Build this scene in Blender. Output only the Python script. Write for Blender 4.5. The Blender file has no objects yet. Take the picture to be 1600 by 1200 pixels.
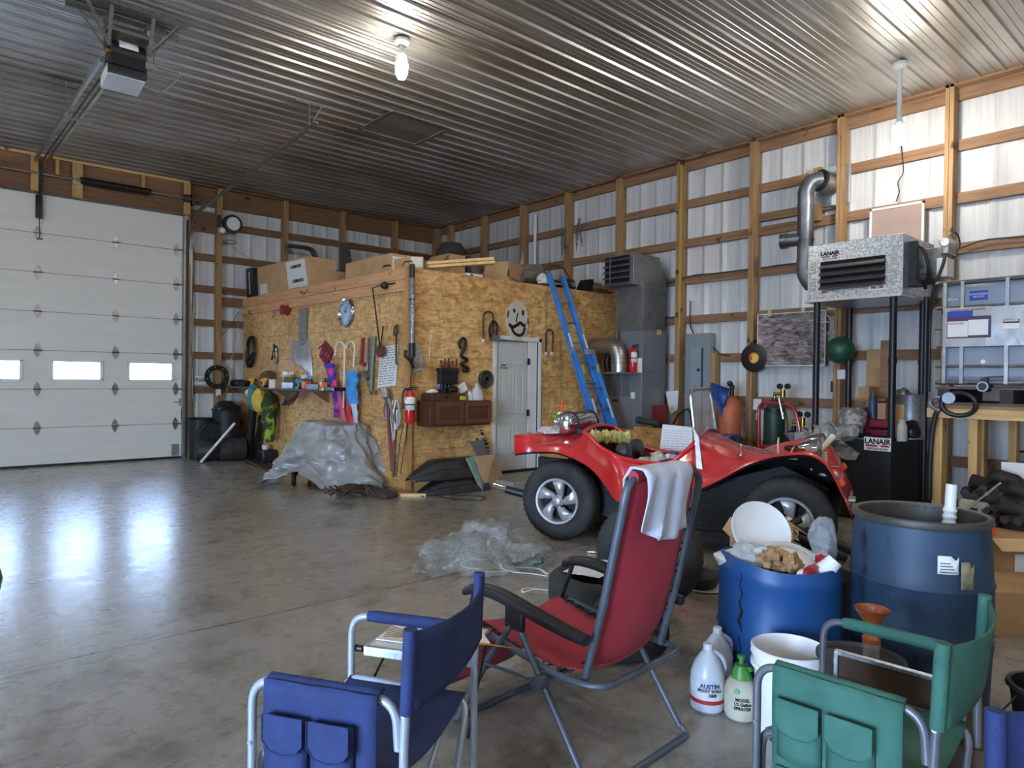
import bpy, math, random
from mathutils import Vector as V, Matrix, noise
PI = math.pi
sc = bpy.context.scene
COL = sc.collection
rnd = random.Random(7)
# ------------------------------------------------------------------ camera
CAMH = 1.5; FPX = 1064.9
_ya, _pi, _ro = math.radians(40.95), math.radians(-.55), math.radians(.7)
_F = V((math.sin(_ya)*math.cos(_pi), math.cos(_ya)*math.cos(_pi), math.sin(_pi)))
_R0 = V((math.cos(_ya), -math.sin(_ya), 0)); _U0 = _R0.cross(_F)
_R = math.cos(_ro)*_R0 + math.sin(_ro)*_U0; _U = -math.sin(_ro)*_R0 + math.cos(_ro)*_U0
CAM = V((0, 0, CAMH))
cd = bpy.data.cameras.new('camera'); cam = bpy.data.objects.new('camera', cd); COL.objects.link(cam)
cd.sensor_width = 36; cd.lens = FPX/1600*36; cd.clip_start = .05; cd.clip_end = 200
mw = Matrix((( _R.x, _U.x, -_F.x, CAM.x), (_R.y, _U.y, -_F.y, CAM.y), (_R.z, _U.z, -_F.z, CAM.z), (0, 0, 0, 1)))
cam.matrix_world = mw; sc.camera = cam
def ray(x, y): return (x-800)*_R - (y-600)*_U + FPX*_F
def onz(x, y, z=0.):
    d = ray(x, y); return CAM + d*((z-CAMH)/d.z)
def onY(x, y, Y):
    d = ray(x, y); return CAM + d*(Y/d.y)
def onX(x, y, X):
    d = ray(x, y); return CAM + d*(X/d.x)
def onP(x, y, p, n):
    d = ray(x, y); n = V(n); return CAM + d*(((V(p)-CAM).dot(n))/d.dot(n))
YB, XR, ZC, ZD = 13.0, 8.98, 4.88, 4.29
XL, YF = -6.0, -5.0
# ------------------------------------------------------------------ materials
def lin(h):
    if not isinstance(h, str): return tuple(h)
    c = [int(h[i:i+2], 16)/255 for i in (0, 2, 4)]
    return tuple((v/12.92 if v <= .04045 else ((v+.055)/1.055)**2.4) for v in c)
def mat(name, col, rough=.5, metal=0., var=.12, sc_=6., stretch=(1,1,1), bump=.0, bsc=None, coat=0., alpha=1., trans=0., emis=None, es=0., col2=None, det=4., spec=.5, ramp=(.3,.7), sheen=0.):
    m = bpy.data.materials.new(name); m.use_nodes = True; nt = m.node_tree; N = nt.nodes; L = nt.links
    b = N['Principled BSDF']; c = lin(col)
    b.inputs['Roughness'].default_value = rough; b.inputs['Metallic'].default_value = metal
    b.inputs['Coat Weight'].default_value = coat; b.inputs['Coat Roughness'].default_value = .08
    b.inputs['Alpha'].default_value = alpha; b.inputs['Transmission Weight'].default_value = trans
    b.inputs['Specular IOR Level'].default_value = spec
    if emis: b.inputs['Emission Color'].default_value = (*lin(emis), 1); b.inputs['Emission Strength'].default_value = es
    tc = N.new('ShaderNodeTexCoord'); mp = N.new('ShaderNodeMapping'); mp.inputs['Scale'].default_value = stretch
    L.new(tc.outputs['Object'], mp.inputs['Vector'])
    nz = N.new('ShaderNodeTexNoise'); nz.inputs['Scale'].default_value = sc_; nz.inputs['Detail'].default_value = det
    L.new(mp.outputs[0], nz.inputs['Vector'])
    cr = N.new('ShaderNodeValToRGB'); cr.color_ramp.elements[0].position = ramp[0]; cr.color_ramp.elements[1].position = ramp[1]
    c2 = lin(col2) if col2 else tuple(min(1, v*(1+var)) for v in c)
    c1 = c if col2 else tuple(v*(1-var) for v in c)
    cr.color_ramp.elements[0].color = (*c1, 1); cr.color_ramp.elements[1].color = (*c2, 1)
    L.new(nz.outputs['Fac'], cr.inputs[0]); L.new(cr.outputs[0], b.inputs['Base Color'])
    if bump:
        bp = N.new('ShaderNodeBump'); bp.inputs['Strength'].default_value = bump; bp.inputs['Distance'].default_value = .02
        n2 = N.new('ShaderNodeTexNoise'); n2.inputs['Scale'].default_value = bsc or sc_*3; n2.inputs['Detail'].default_value = 3
        L.new(mp.outputs[0], n2.inputs['Vector']); L.new(n2.outputs['Fac'], bp.inputs['Height']); L.new(bp.outputs[0], b.inputs['Normal'])
    m['_nodes'] = 1
    return m
def rampmix(nt, fac, colA, colB, a=.4, b=.6):
    cr = nt.nodes.new('ShaderNodeValToRGB'); e = cr.color_ramp.elements
    e[0].position = a; e[1].position = b; e[0].color = (*lin(colA), 1); e[1].color = (*lin(colB), 1)
    nt.links.new(fac, cr.inputs[0]); return cr.outputs[0]
def mixc(nt, fac, A, B, mode='MIX'):
    m = nt.nodes.new('ShaderNodeMix'); m.data_type = 'RGBA'; m.blend_type = mode
    if isinstance(fac, float): m.inputs[0].default_value = fac
    else: nt.links.new(fac, m.inputs[0])
    for i, c in ((6, A), (7, B)):
        if isinstance(c, (tuple, str)): m.inputs[i].default_value = (*lin(c), 1)
        else: nt.links.new(c, m.inputs[i])
    return m.outputs[2]
def noise_out(nt, scale, stretch=(1,1,1), det=4, rough=.5, dist=0, space='Object', rot=(0,0,0)):
    N = nt.nodes; tc = N.new('ShaderNodeTexCoord'); mp = N.new('ShaderNodeMapping'); mp.inputs['Scale'].default_value = stretch; mp.inputs['Rotation'].default_value = rot
    nt.links.new(tc.outputs[space], mp.inputs['Vector'])
    z = N.new('ShaderNodeTexNoise'); z.inputs['Scale'].default_value = scale; z.inputs['Detail'].default_value = det; z.inputs['Roughness'].default_value = rough; z.inputs['Distortion'].default_value = dist
    nt.links.new(mp.outputs[0], z.inputs['Vector']); return z.outputs['Fac']
def mathn(nt, op, a, b=None):
    n = nt.nodes.new('ShaderNodeMath'); n.operation = op
    for i, v in ((0, a), (1, b)):
        if v is None: continue
        if isinstance(v, (int, float)): n.inputs[i].default_value = v
        else: nt.links.new(v, n.inputs[i])
    return n.outputs[0]
def sepxyz(nt, space='Object'):
    tc = nt.nodes.new('ShaderNodeTexCoord'); s = nt.nodes.new('ShaderNodeSeparateXYZ'); nt.links.new(tc.outputs[space], s.inputs[0]); return s.outputs
def base(m): return m.node_tree, m.node_tree.nodes['Principled BSDF']
def setcol(m, out): nt, b = base(m); nt.links.new(out, b.inputs['Base Color'])
def bumpf(m, out, strength=.3, dist=.01):
    nt, b = base(m); bp = nt.nodes.new('ShaderNodeBump'); bp.inputs['Strength'].default_value = strength; bp.inputs['Distance'].default_value = dist
    nt.links.new(out, bp.inputs['Height']); nt.links.new(bp.outputs[0], b.inputs['Normal'])
# ------------------------------------------------------------------ mesh builder
def frame_from(z, x=None):
    z = V(z).normalized(); a = V(x) if x is not None else (V((1,0,0)) if abs(z.x) < .9 else V((0,1,0)))
    y = z.cross(a).normalized(); x = y.cross(z).normalized()
    return x, y, z
def catmull(pts, n=6, closed=False):
    P = [V(p) for p in pts]; m = len(P); out = []
    rng = range(m) if closed else range(m-1)
    for i in rng:
        p1, p2 = P[i], P[(i+1) % m]
        p0 = P[(i-1) % m] if (closed or i > 0) else p1*2-p2
        p3 = P[(i+2) % m] if (closed or i < m-2) else p2*2-p1
        for k in range(n):
            t = k/n; out.append(.5*((2*p1)+(p2-p0)*t+(2*p0-5*p1+4*p2-p3)*t*t+(3*p1-p0-3*p2+p3)*t*t*t))
    if not closed: out.append(P[-1].copy())
    return out
class MB:
    def __init__(s): s.v = []; s.f = []; s.m = []
    def add(s, vs, fs, mi=0):
        o = len(s.v); s.v += [V(v) for v in vs]; s.f += [tuple(i+o for i in f) for f in fs]; s.m += [mi]*len(fs); return s
    def box(s, c, d, R=None, mi=0):
        c = V(c); vs = []
        for z in (-.5, .5):
            for x, y in ((-.5,-.5), (.5,-.5), (.5,.5), (-.5,.5)):
                p = V((x*d[0], y*d[1], z*d[2]))
                if R is not None: p = R @ p
                vs.append(c+p)
        return s.add(vs, [(3,2,1,0), (4,5,6,7), (0,1,5,4), (1,2,6,5), (2,3,7,6), (3,0,4,7)], mi)
    def bb(s, a, b, mi=0):
        a, b = V(a), V(b); return s.box((a+b)/2, (abs(b.x-a.x), abs(b.y-a.y), abs(b.z-a.z)), None, mi)
    def bar(s, p0, p1, w, d, up=(0,0,1), mi=0):     # w across, d along "up"
        p0, p1 = V(p0), V(p1); z = (p1-p0); l = z.length; z.normalize(); up = V(up)
        x = up.cross(z)
        if x.length < 1e-5: x = V((1,0,0)).cross(z)
        x.normalize(); y = z.cross(x); R = Matrix((x, y, z)).transposed()
        return s.box((p0+p1)/2, (w, d, l), R, mi)
    def tube(s, pts, r, n=10, closed=False, caps=True, mi=0, flat=1.):
        P = [V(p) for p in pts]; m = len(P)
        rr = r if isinstance(r, (list, tuple)) else [r]*m
        T = []
        for i in range(m):
            a = P[(i-1) % m] if (closed or i > 0) else P[i]; b = P[(i+1) % m] if (closed or i < m-1) else P[i]
            t = b-a; T.append(t.normalized() if t.length > 1e-9 else V((0,0,1)))
        x, y, _ = frame_from(T[0]); vs = []
        for i in range(m):
            x = (x - T[i]*x.dot(T[i]));
            if x.length < 1e-6: x = frame_from(T[i])[0]
            x.normalize(); y = T[i].cross(x)
            for k in range(n):
                a = 2*PI*k/n; vs.append(P[i]+(x*math.cos(a)+y*math.sin(a)*flat)*rr[i])
        fs = []
        for i in range(m if closed else m-1):
            j = (i+1) % m
            for k in range(n):
                l = (k+1) % n; fs.append((i*n+k, i*n+l, j*n+l, j*n+k))
        if caps and not closed: fs.append(tuple(range(n-1, -1, -1))); fs.append(tuple((m-1)*n+k for k in range(n)))
        return s.add(vs, fs, mi)
    def cyl(s, p0, p1, r0, r1=None, n=20, caps=True, mi=0): return s.tube([p0, p1], [r0, r0 if r1 is None else r1], n, False, caps, mi)
    def lathe(s, prof, c=(0,0,0), ax=(0,0,1), n=28, mi=0, a0=0., a1=2*PI, cap0=False, cap1=False):
        x, y, z = frame_from(ax); c = V(c); vs = []; full = abs(a1-a0-2*PI) < 1e-6; nn = n if full else n+1
        for r, h in prof:
            for k in range(nn):
                a = a0+(a1-a0)*k/n; vs.append(c+(x*math.cos(a)+y*math.sin(a))*r+z*h)
        fs = []
        for i in range(len(prof)-1):
            for k in range(n):
                l = (k+1) % nn; fs.append((i*nn+k, i*nn+l, (i+1)*nn+l, (i+1)*nn+k))
        if cap0: fs.append(tuple(range(nn-1, -1, -1)))
        if cap1: fs.append(tuple((len(prof)-1)*nn+k for k in range(nn)))
        return s.add(vs, fs, mi)
    def prism(s, poly, off, mi=0):
        P = [V(p) for p in poly]; off = V(off); n = len(P)
        fs = [tuple(range(n-1, -1, -1)), tuple(range(n, 2*n))]+[(i, (i+1) % n, n+(i+1) % n, n+i) for i in range(n)]
        return s.add(P+[p+off for p in P], fs, mi)
    def grid(s, rows, cu=False, cv=False, mi=0):
        a = len(rows); b = len(rows[0]); vs = [p for r in rows for p in r]; fs = []
        for i in range(a if cu else a-1):
            for j in range(b if cv else b-1):
                i2, j2 = (i+1) % a, (j+1) % b; fs.append((i*b+j, i*b+j2, i2*b+j2, i2*b+j))
        return s.add(vs, fs, mi)
    def blob(s, c, r, n=10, amp=.2, seed=0, freq=1.5, mi=0, flatb=False):
        c = V(c); r = r if isinstance(r, (tuple, list)) else (r, r, r); vs = []; m = n*2
        vs.append(V((0,0,-1)));
        for i in range(1, n):
            t = -PI/2+PI*i/n
            for k in range(m): vs.append(V((math.cos(t)*math.cos(2*PI*k/m), math.cos(t)*math.sin(2*PI*k/m), math.sin(t))))
        vs.append(V((0,0,1))); out = []
        for p in vs:
            d = 1+amp*noise.noise(p*freq+V((seed*7.1, seed*3.3, seed)))*2
            q = V((p.x*r[0]*d, p.y*r[1]*d, p.z*r[2]*d))
            if flatb and q.z < -r[2]*.6: q.z = -r[2]*.6
            out.append(c+q)
        fs = [(0, 1+(k+1) % m, 1+k) for k in range(m)]
        for i in range(n-2):
            for k in range(m): a = 1+i*m; l = (k+1) % m; fs.append((a+k, a+l, a+m+l, a+m+k))
        a = 1+(n-2)*m; e = len(vs)-1; fs += [(a+k, a+(k+1) % m, e) for k in range(m)]
        return s.add(out, fs, mi)
    def disc(s, c, ax, r, n=24, mi=0):
        x, y, z = frame_from(ax); c = V(c)
        return s.add([c+(x*math.cos(2*PI*k/n)+y*math.sin(2*PI*k/n))*r for k in range(n)], [tuple(range(n))], mi)
    def xf(s, M):
        s.v = [M @ v for v in s.v]; return s
    def bounds(s):
        xs = [v.x for v in s.v]; ys = [v.y for v in s.v]; zs = [v.z for v in s.v]
        return V((min(xs), min(ys), min(zs))), V((max(xs), max(ys), max(zs)))
TW = {}     # root transform per object
def rootM(o):
    return TW.get(o.name, Matrix.Identity(4))
def thing(name, label, cat, loc=(0,0,0), rz=0., group=None, M=None):
    o = bpy.data.objects.new(name, None); COL.objects.link(o); o.empty_display_size = .1
    if M is None: M = Matrix.Translation(V(loc)) @ Matrix.Rotation(rz, 4, 'Z')
    o.matrix_world = M; TW[o.name] = M.copy()
    o['label'] = label; o['category'] = cat
    if group: o['group'] = group
    return o
def obj(name, mb, m, parent=None, world=False, ang=35, bevel=0., solid=0., sub=0, label=None, soff=0.):
    if world and parent is not None: Mi = rootM(parent).inverted(); mb.xf(Mi)
    me = bpy.data.meshes.new(name); me.from_pydata([tuple(v) for v in mb.v], [], mb.f)
    ms = m if isinstance(m, (list, tuple)) else [m]
    for q in ms: me.materials.append(q)
    if len(ms) > 1: me.polygons.foreach_set('material_index', mb.m)
    me.validate(); me.update()
    me.polygons.foreach_set('use_smooth', [True]*len(me.polygons)); me.set_sharp_from_angle(angle=math.radians(ang))
    o = bpy.data.objects.new(name, me); COL.objects.link(o)
    if parent is not None: o.parent = parent; TW[o.name] = rootM(parent).copy()
    if solid: md = o.modifiers.new('thick', 'SOLIDIFY'); md.thickness = solid; md.offset = soff
    if bevel: md = o.modifiers.new('bevel', 'BEVEL'); md.width = bevel; md.segments = 2; md.limit_method = 'ANGLE'; md.angle_limit = math.radians(40)
    if sub: md = o.modifiers.new('sub', 'SUBSURF'); md.levels = sub; md.render_levels = sub
    if label: o['label'] = label
    return o
def single(name, label, cat, mb, m, group=None, **k):      # a thing that is one mesh, authored in world space
    a, b = mb.bounds(); c = V(((a.x+b.x)/2, (a.y+b.y)/2, a.z)); mb.xf(Matrix.Translation(-c))
    o = obj(name, mb, m, **k); o.location = c; o['label'] = label; o['category'] = cat; TW[o.name] = Matrix.Translation(c)
    if group: o['group'] = group
    return o
def struct(name, mb, m, parent=None, **k):
    a, b = mb.bounds()
    o = obj(name, mb, m, parent, **k)
    if parent is None: o['kind'] = 'structure'
    return o
def dup(root, M, label=None, group=None, cat=None):
    r = root.copy(); COL.objects.link(r); r.matrix_world = M; TW[r.name] = M.copy()
    if label: r['label'] = label
    if group: r['group'] = group
    for ch in list(root.children):
        c = ch.copy(); COL.objects.link(c); c.parent = r; TW[c.name] = M.copy()
        for g in list(ch.children):
            d = g.copy(); COL.objects.link(d); d.parent = c; TW[d.name] = M.copy()
    return r
def textmesh(name, s, size, at, right, up, m, parent, ext=.0015, align='CENTER', bold=0., world=False, sx=1., label=None):
    cu = bpy.data.curves.new('t', 'FONT'); cu.body = s; cu.size = size; cu.extrude = ext; cu.align_x = align; cu.align_y = 'CENTER'; cu.offset = bold; cu.resolution_u = 3
    t = bpy.data.objects.new('t', cu); COL.objects.link(t)
    dg = bpy.context.evaluated_depsgraph_get(); me = bpy.data.meshes.new_from_object(t.evaluated_get(dg)); COL.objects.unlink(t); bpy.data.objects.remove(t)
    x = V(right).normalized(); y = V(up); y = (y-x*y.dot(x)).normalized(); z = x.cross(y)
    M = Matrix(((x.x*sx, y.x, z.x, at[0]), (x.y*sx, y.y, z.y, at[1]), (x.z*sx, y.z, z.z, at[2]), (0,0,0,1)))
    if world and parent is not None: M = rootM(parent).inverted() @ M
    me.transform(M); me.materials.clear(); me.materials.append(m); me.name = name
    o = bpy.data.objects.new(name, me); COL.objects.link(o); o.parent = parent; TW[o.name] = rootM(parent).copy()
    if label: o['label'] = label
    return o
def Rz(a): return Matrix.Rotation(a, 3, 'Z')
def Rx(a): return Matrix.Rotation(a, 3, 'X')
def Ry(a): return Matrix.Rotation(a, 3, 'Y')
def fillet(pts, r, n=5):                                  # polyline with rounded corners
    P = [V(p) for p in pts]; out = [P[0]]
    for i in range(1, len(P)-1):
        a, b, c = P[i-1], P[i], P[i+1]; d1 = (a-b); d2 = (c-b); q = min(r, d1.length*.49, d2.length*.49)
        s = b+d1.normalized()*q; e = b+d2.normalized()*q
        for k in range(n+1): t = k/n; out.append(s*(1-t)**2+b*2*t*(1-t)+e*t*t)
    out.append(P[-1]); return out
def strokes(name, lines, w, m, parent, at, right, up, world=True, n=V((0,0,0))):   # thin ribbons drawn on a surface (marks)
    x = V(right).normalized(); y = V(up).normalized(); z = x.cross(y); mb = MB()
    for ln in lines:
        P = [V(at)+x*p[0]+y*p[1]+z*.0015 for p in ln]
        for a, b in zip(P[:-1], P[1:]):
            d = (b-a)
            if d.length < 1e-6: continue
            s = z.cross(d).normalized()*w/2; e = d.normalized()*w*.25
            mb.add([a-s-e, a+s-e, b+s+e, b-s+e], [(0,3,2,1)])
    return obj(name, mb, m, parent, world=world)
def panel(mb, at, right, up, x0, x1, y0, y1, off=.002, mi=0):      # thin rectangle slab
    x = V(right).normalized(); y = V(up).normalized(); z = x.cross(y); at = V(at)
    P = [at+x*a+y*b for a, b in ((x0,y0), (x1,y0), (x1,y1), (x0,y1))]
    return mb.prism(P, z*off, mi)
# ------------------------------------------------------------------ shared materials
def mk_wood(name, c1, c2, ax='z', rough=.7):
    st = {'z': (9, 9, .6), 'x': (.6, 9, 9), 'y': (9, .6, 9)}[ax]
    m = mat(name, c1, rough, col2=c2, sc_=3.5, stretch=st, det=5, bump=.15, bsc=8, ramp=(.25,.75))
    nt, b = base(m); z = noise_out(nt, 4.5, (1,1,1), 2)
    kn = rampmix(nt, z, '6a4a30', 'ffffff', .27, .33)
    old = b.inputs['Base Color'].links[0].from_socket
    nt.links.new(mixc(nt, 1., old, kn, 'MULTIPLY'), b.inputs['Base Color']); return m
M_post = mk_wood('treated post wood', '80603c', 'ad8a5c', 'z')
M_girtX = mk_wood('girt wood along x', '5e4029', '83603f', 'x')
M_girtY = mk_wood('girt wood along y', '6f4f33', '977352', 'y')
M_pineX = mk_wood('pine x', 'c89a5e', 'e6c48c', 'x'); M_pineY = mk_wood('pine y', 'b98f58', 'd8b47c', 'y'); M_pineZ = mk_wood('pine z', 'a8824c', 'd0a868', 'z')
M_rim = mk_wood('rim board wood', 'b98050', 'd9a878', 'y'); M_darkplank = mk_wood('old dark plank', '2e2620', '4e4238', 'x')
def mk_osb():
    m = mat('oriented strand board', 'c08a4a', .62, var=.1); nt, b = base(m)
    cols = None
    for i, (rot, st, sc) in enumerate((((.3,.2,.5), (1,1,3.4), 11), ((.1,.9,1.2), (3.4,1,1), 10), ((1.1,.4,.1), (1,3.4,1), 13))):
        N = nt.nodes; tc = N.new('ShaderNodeTexCoord'); mp = N.new('ShaderNodeMapping'); mp.inputs['Scale'].default_value = st; mp.inputs['Rotation'].default_value = rot
        nt.links.new(tc.outputs['Object'], mp.inputs['Vector'])
        vo = N.new('ShaderNodeTexVoronoi'); vo.inputs['Scale'].default_value = sc; nt.links.new(mp.outputs[0], vo.inputs['Vector'])
        bw = N.new('ShaderNodeSeparateColor'); nt.links.new(vo.outputs['Color'], bw.inputs[0])
        c = rampmix(nt, bw.outputs[0], ('94602a', 'a26c34', 'aa763c')[i], ('f8cf88', 'f2c47c', 'f8d08c')[i], .0, 1.)
        cols = c if cols is None else mixc(nt, .38, cols, c)
    big = noise_out(nt, .9, det=3)
    cols = mixc(nt, 1., cols, rampmix(nt, big, 'e4dad0', 'ffffff', .35, .65), 'MULTIPLY')
    kn = noise_out(nt, 5.5, (1,1,1.6), 1)
    cols = mixc(nt, 1., cols, rampmix(nt, kn, '6a4426', 'ffffff', .215, .24), 'MULTIPLY')
    xyz = sepxyz(nt)
    # printed 16 inch guide lines and sheet joints
    u = mathn(nt, 'ADD', xyz[0], xyz[1])
    for src, pit, w, dk in ((xyz[2], .406, .0045, '6b4a2c'), (u, .8, .003, '97703f')):
        fr = mathn(nt, 'FRACT', mathn(nt, 'DIVIDE', mathn(nt, 'ADD', src, 10.02), pit)); ln = mathn(nt, 'LESS_THAN', fr, w/pit)
        cols = mixc(nt, ln, cols, dk)
    setcol(m, cols); bumpf(m, noise_out(nt, 60, (1,1,2.5), 3), .25, .004); return m
M_osb = mk_osb()
def mk_floor():
    m = mat('sealed concrete floor', '8a8173', .4); nt, b = base(m)
    a = noise_out(nt, .6, (1,1,1), 6, .6, .1); c = noise_out(nt, 4.5, (1,1.6,1), 9, .75, .15); d = noise_out(nt, 22, (1,1,1), 5, .7)
    col = rampmix(nt, a, '868175', 'a09b90', .3, .7)
    col = mixc(nt, .4, col, rampmix(nt, c, '787164', 'b0aa9c', .25, .75))
    col = mixc(nt, .25, col, rampmix(nt, d, '5c5549', 'b3ac9c', .3, .7))
    st = noise_out(nt, 1.3, (1,1,1), 8, .75, .4)
    col = mixc(nt, 1., col, rampmix(nt, st, 'b8b0a2', 'ffffff', .34, .5), 'MULTIPLY')
    xyz = sepxyz(nt)
    for y0 in (onz(300, 987).y, onz(150, 836).y, -.6, 12.2):
        l = mathn(nt, 'LESS_THAN', mathn(nt, 'ABSOLUTE', mathn(nt, 'SUBTRACT', xyz[1], y0)), .006); col = mixc(nt, l, col, '262320')
    setcol(m, col)
    r = rampmix(nt, c, (.2,.2,.2), (.38,.38,.38), .3, .7); nt.links.new(r, b.inputs['Roughness']); b.inputs['Coat Weight'].default_value = .4; b.inputs['Coat Roughness'].default_value = .23; b.inputs['Specular IOR Level'].default_value = .6
    bumpf(m, noise_out(nt, 14, (1,1,1), 6, .6, .5), .06, .01); return m
M_floor = mk_floor()
M_ceil = mat('galvanised ribbed ceiling steel', 'a9a8a4', .36, .8, col2='c4c2bc', sc_=1.6, stretch=(.35, 3, 1), det=6)
nt_, b_ = base(M_ceil); dirt = noise_out(nt_, .8, (.5,1,1), 5, .6)
oldc = b_.inputs['Base Color'].links[0].from_socket
setcol(M_ceil, mixc(nt_, 1., oldc, rampmix(nt_, dirt, 'cdc6bb', 'ffffff', .35, .6), 'MULTIPLY'))
def mk_wrap(name, st):
    m = mat(name, 'c4c2bd', .42, var=.05, sc_=2); nt, b = base(m)
    v = noise_out(nt, 7, st, 4, .6); w = noise_out(nt, 1.2, (1,1,1), 4)
    col = rampmix(nt, v, 'aeadab', 'd8d6d0', .35, .65); col = mixc(nt, .5, col, rampmix(nt, w, 'b4b2ad', 'cfcdc6', .3, .7)); setcol(m, col)
    bumpf(m, noise_out(nt, 16, tuple(s*1.5 for s in st), 5, .7, .4), .5, .012); return m
M_wrapX = mk_wrap('white insulation facing', (3, 3, .12)); 
M_garage = mat('garage door off white steel', 'dddbd0', .55, var=.04, sc_=1.2, stretch=(1,1,8), bump=.08, bsc=40)
M_steel = mat('dull galvanised steel', '9a9a98', .38, 1., var=.2, sc_=14, bump=.05)
M_galv = mat('spangled galvanised sheet', '9b9fa2', .36, .95, col2='c6cacc', sc_=60, det=2)
M_duct = mat('grey duct sheet', '6d7073', .42, .75, col2='8c8f91', sc_=4, det=3)
M_cabgrey = mat('grey painted furnace steel', '74777b', .45, .15, var=.08, sc_=2)
M_chrome = mat('chrome', 'd8d8da', .09, 1., var=.05); M_alu = mat('brushed aluminium', 'b9babb', .3, 1., var=.1, sc_=20)
M_black = mat('black plastic', '17171a', .45, var=.3); M_blackm = mat('satin black steel', '1d1d20', .4, .3, var=.25, sc_=8)
M_rubber = mat('dusty tire rubber', '262422', .8, col2='3c3935', sc_=9, bump=.25, bsc=50)
M_white = mat('white plastic', 'd9d8d4', .4, var=.05); M_paper = mat('white paper', 'dcdad2', .85, var=.04)
M_card = mat('brown cardboard', 'a07a52', .85, col2='b48d62', sc_=5, bump=.05)
M_card2 = mat('tan cardboard', 'b58e62', .85, col2='c6a278', sc_=4, bump=.05)
M_ink = mat('black ink', '141414', .7, var=0.); M_redink = mat('red ink', 'a81c1c', .6, var=.05); M_blueink = mat('blue ink', '24409a', .6, var=.1)
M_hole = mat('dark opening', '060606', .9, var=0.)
M_red = mat('red enamel', 'a01417', .3, var=.08, coat=.4); M_extred = mat('extinguisher red', 'c0181c', .3, var=.05, coat=.5)
M_orange = mat('orange', 'e05a18', .5, var=.08); M_yellow = mat('yellow', 'd9b028', .5, var=.1); M_yelsafe = mat('yellow-green', 'a8c02a', .6, var=.1); M_green = mat('dark green steel', '1f3a2c', .5, var=.15)
M_bluefab = mat('navy blue polyester', '17264f', .75, col2='203262', sc_=12, bump=.3, bsc=300); M_grnfab = mat('green polyester', '2c5a4b', .75, col2='386a59', sc_=10, bump=.3, bsc=300)
M_silver = mat('silver painted tube', 'a6adb6', .35, .35, var=.08); M_greytube = mat('grey painted tube', '6a6c70', .4, .4, var=.15)
M_glass = mat('clear glass', 'f2f4f4', .03, 0, var=0, trans=1.); 
M_clearp = mat('clear plastic film', 'e8ecec', .12, 0, var=.02, alpha=.38)
M_hdpe = mat('translucent plastic', 'd6d9d8', .35, var=.05, trans=.15)
M_brass = mat('brass', 'a8843c', .3, 1., var=.1); M_pink = mat('pink cloth', 'd05878', .8, var=.2); M_brown = mat('brown leather', '5a3a22', .7, var=.25)
def duo(name, c1, c2, s=6, a=.45, b=.55, rough=.7, **k): return mat(name, c1, rough, col2=c2, sc_=s, ramp=(a, b), **k)
# ------------------------------------------------------------------ setting
trim_n = [0]
def trim(mb, m, **k): trim_n[0] += 1; return struct('trim_%d' % trim_n[0], mb, m, **k)
struct('floor', MB().bb((XL-.2, YF-.2, -.15), (XR+.3, YB+.25, 0)), M_floor)
# ribbed ceiling, ribs run along x
rows = []; y = YF; P = []
while y < YB+.05:
    for dy, dz in ((0, 0), (.012, .022), (.04, .022), (.052, 0), (.098, 0), (.103, .005), (.112, .005), (.117, 0), (.162, 0), (.167, .005), (.176, .005), (.181, 0)):
        P.append((y+dy, ZC-dz))
    y += .2286
rows = [[V((x, a, z)) for a, z in P] for x in (XL-.1, XR+.15)]
o = struct('ceiling', MB().grid(rows), M_ceil, ang=20); 
struct('ceiling_deck', MB().bb((XL-.2, YF-.2, ZC+.03), (XR+.3, YB+.25, ZC+.12)), M_post)
# ribbed white wall facing: back and right walls
def ribbed(name, a, b, z0, z1, nrm, m, holes=()):
    a, b, nrm = V(a), V(b), V(nrm); d = (b-a); L = d.length; d.normalize(); P = []; t = 0
    while t < L:
        for dt, h in ((0, 0), (.10, .004), (.20, 0), (.22, .02), (.25, .02), (.27, 0)): P.append(a+d*min(L, t+dt)+nrm*h)
        t += .305
    P.append(b.copy()); return struct(name, MB().grid([[V((p.x, p.y, z)) for p in P] for z in (z0, z1)]), m, ang=60)
DX0, DX1 = -2.1, 3.50       # garage door span
ribbed('wall_right', (XR, YF, 0), (XR, YB, 0), 0, ZC, (-1, 0, 0), M_wrapX)
ribbed('wall_back', (DX1+.03, YB, 0), (XR, YB, 0), 0, ZC, (0, -1, 0), M_wrapX)
struct('wall_back_outer', MB().bb((DX1+.03, YB+.02, 0), (XR+.2, YB+.1, ZC)).bb((XL, YB+.02, 0), (DX0, YB+.1, ZC)).bb((DX0, YB+.02, ZD+.02), (DX1+.03, YB+.1, ZC)), M_garage)
struct('wall_right_outer', MB().bb((XR+.02, YF, 0), (XR+.1, YB+.1, ZC)), M_garage)
ribbed('wall_front', (XL, YF, 0), (XR, YF, 0), 0, ZC, (0, 1, 0), M_wrapX)
# left wall with a tall opening (an open overhead door beside the photographer)
LY0, LY1, LZ = -1.6, 1.8, 2.8
struct('wall_left', MB().bb((XL-.1, YF, 0), (XL, LY0, ZC)).bb((XL-.1, LY1, 0), (XL, YB, ZC)).bb((XL-.1, LY0, LZ), (XL, LY1, ZC)), M_wrapX)
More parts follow.
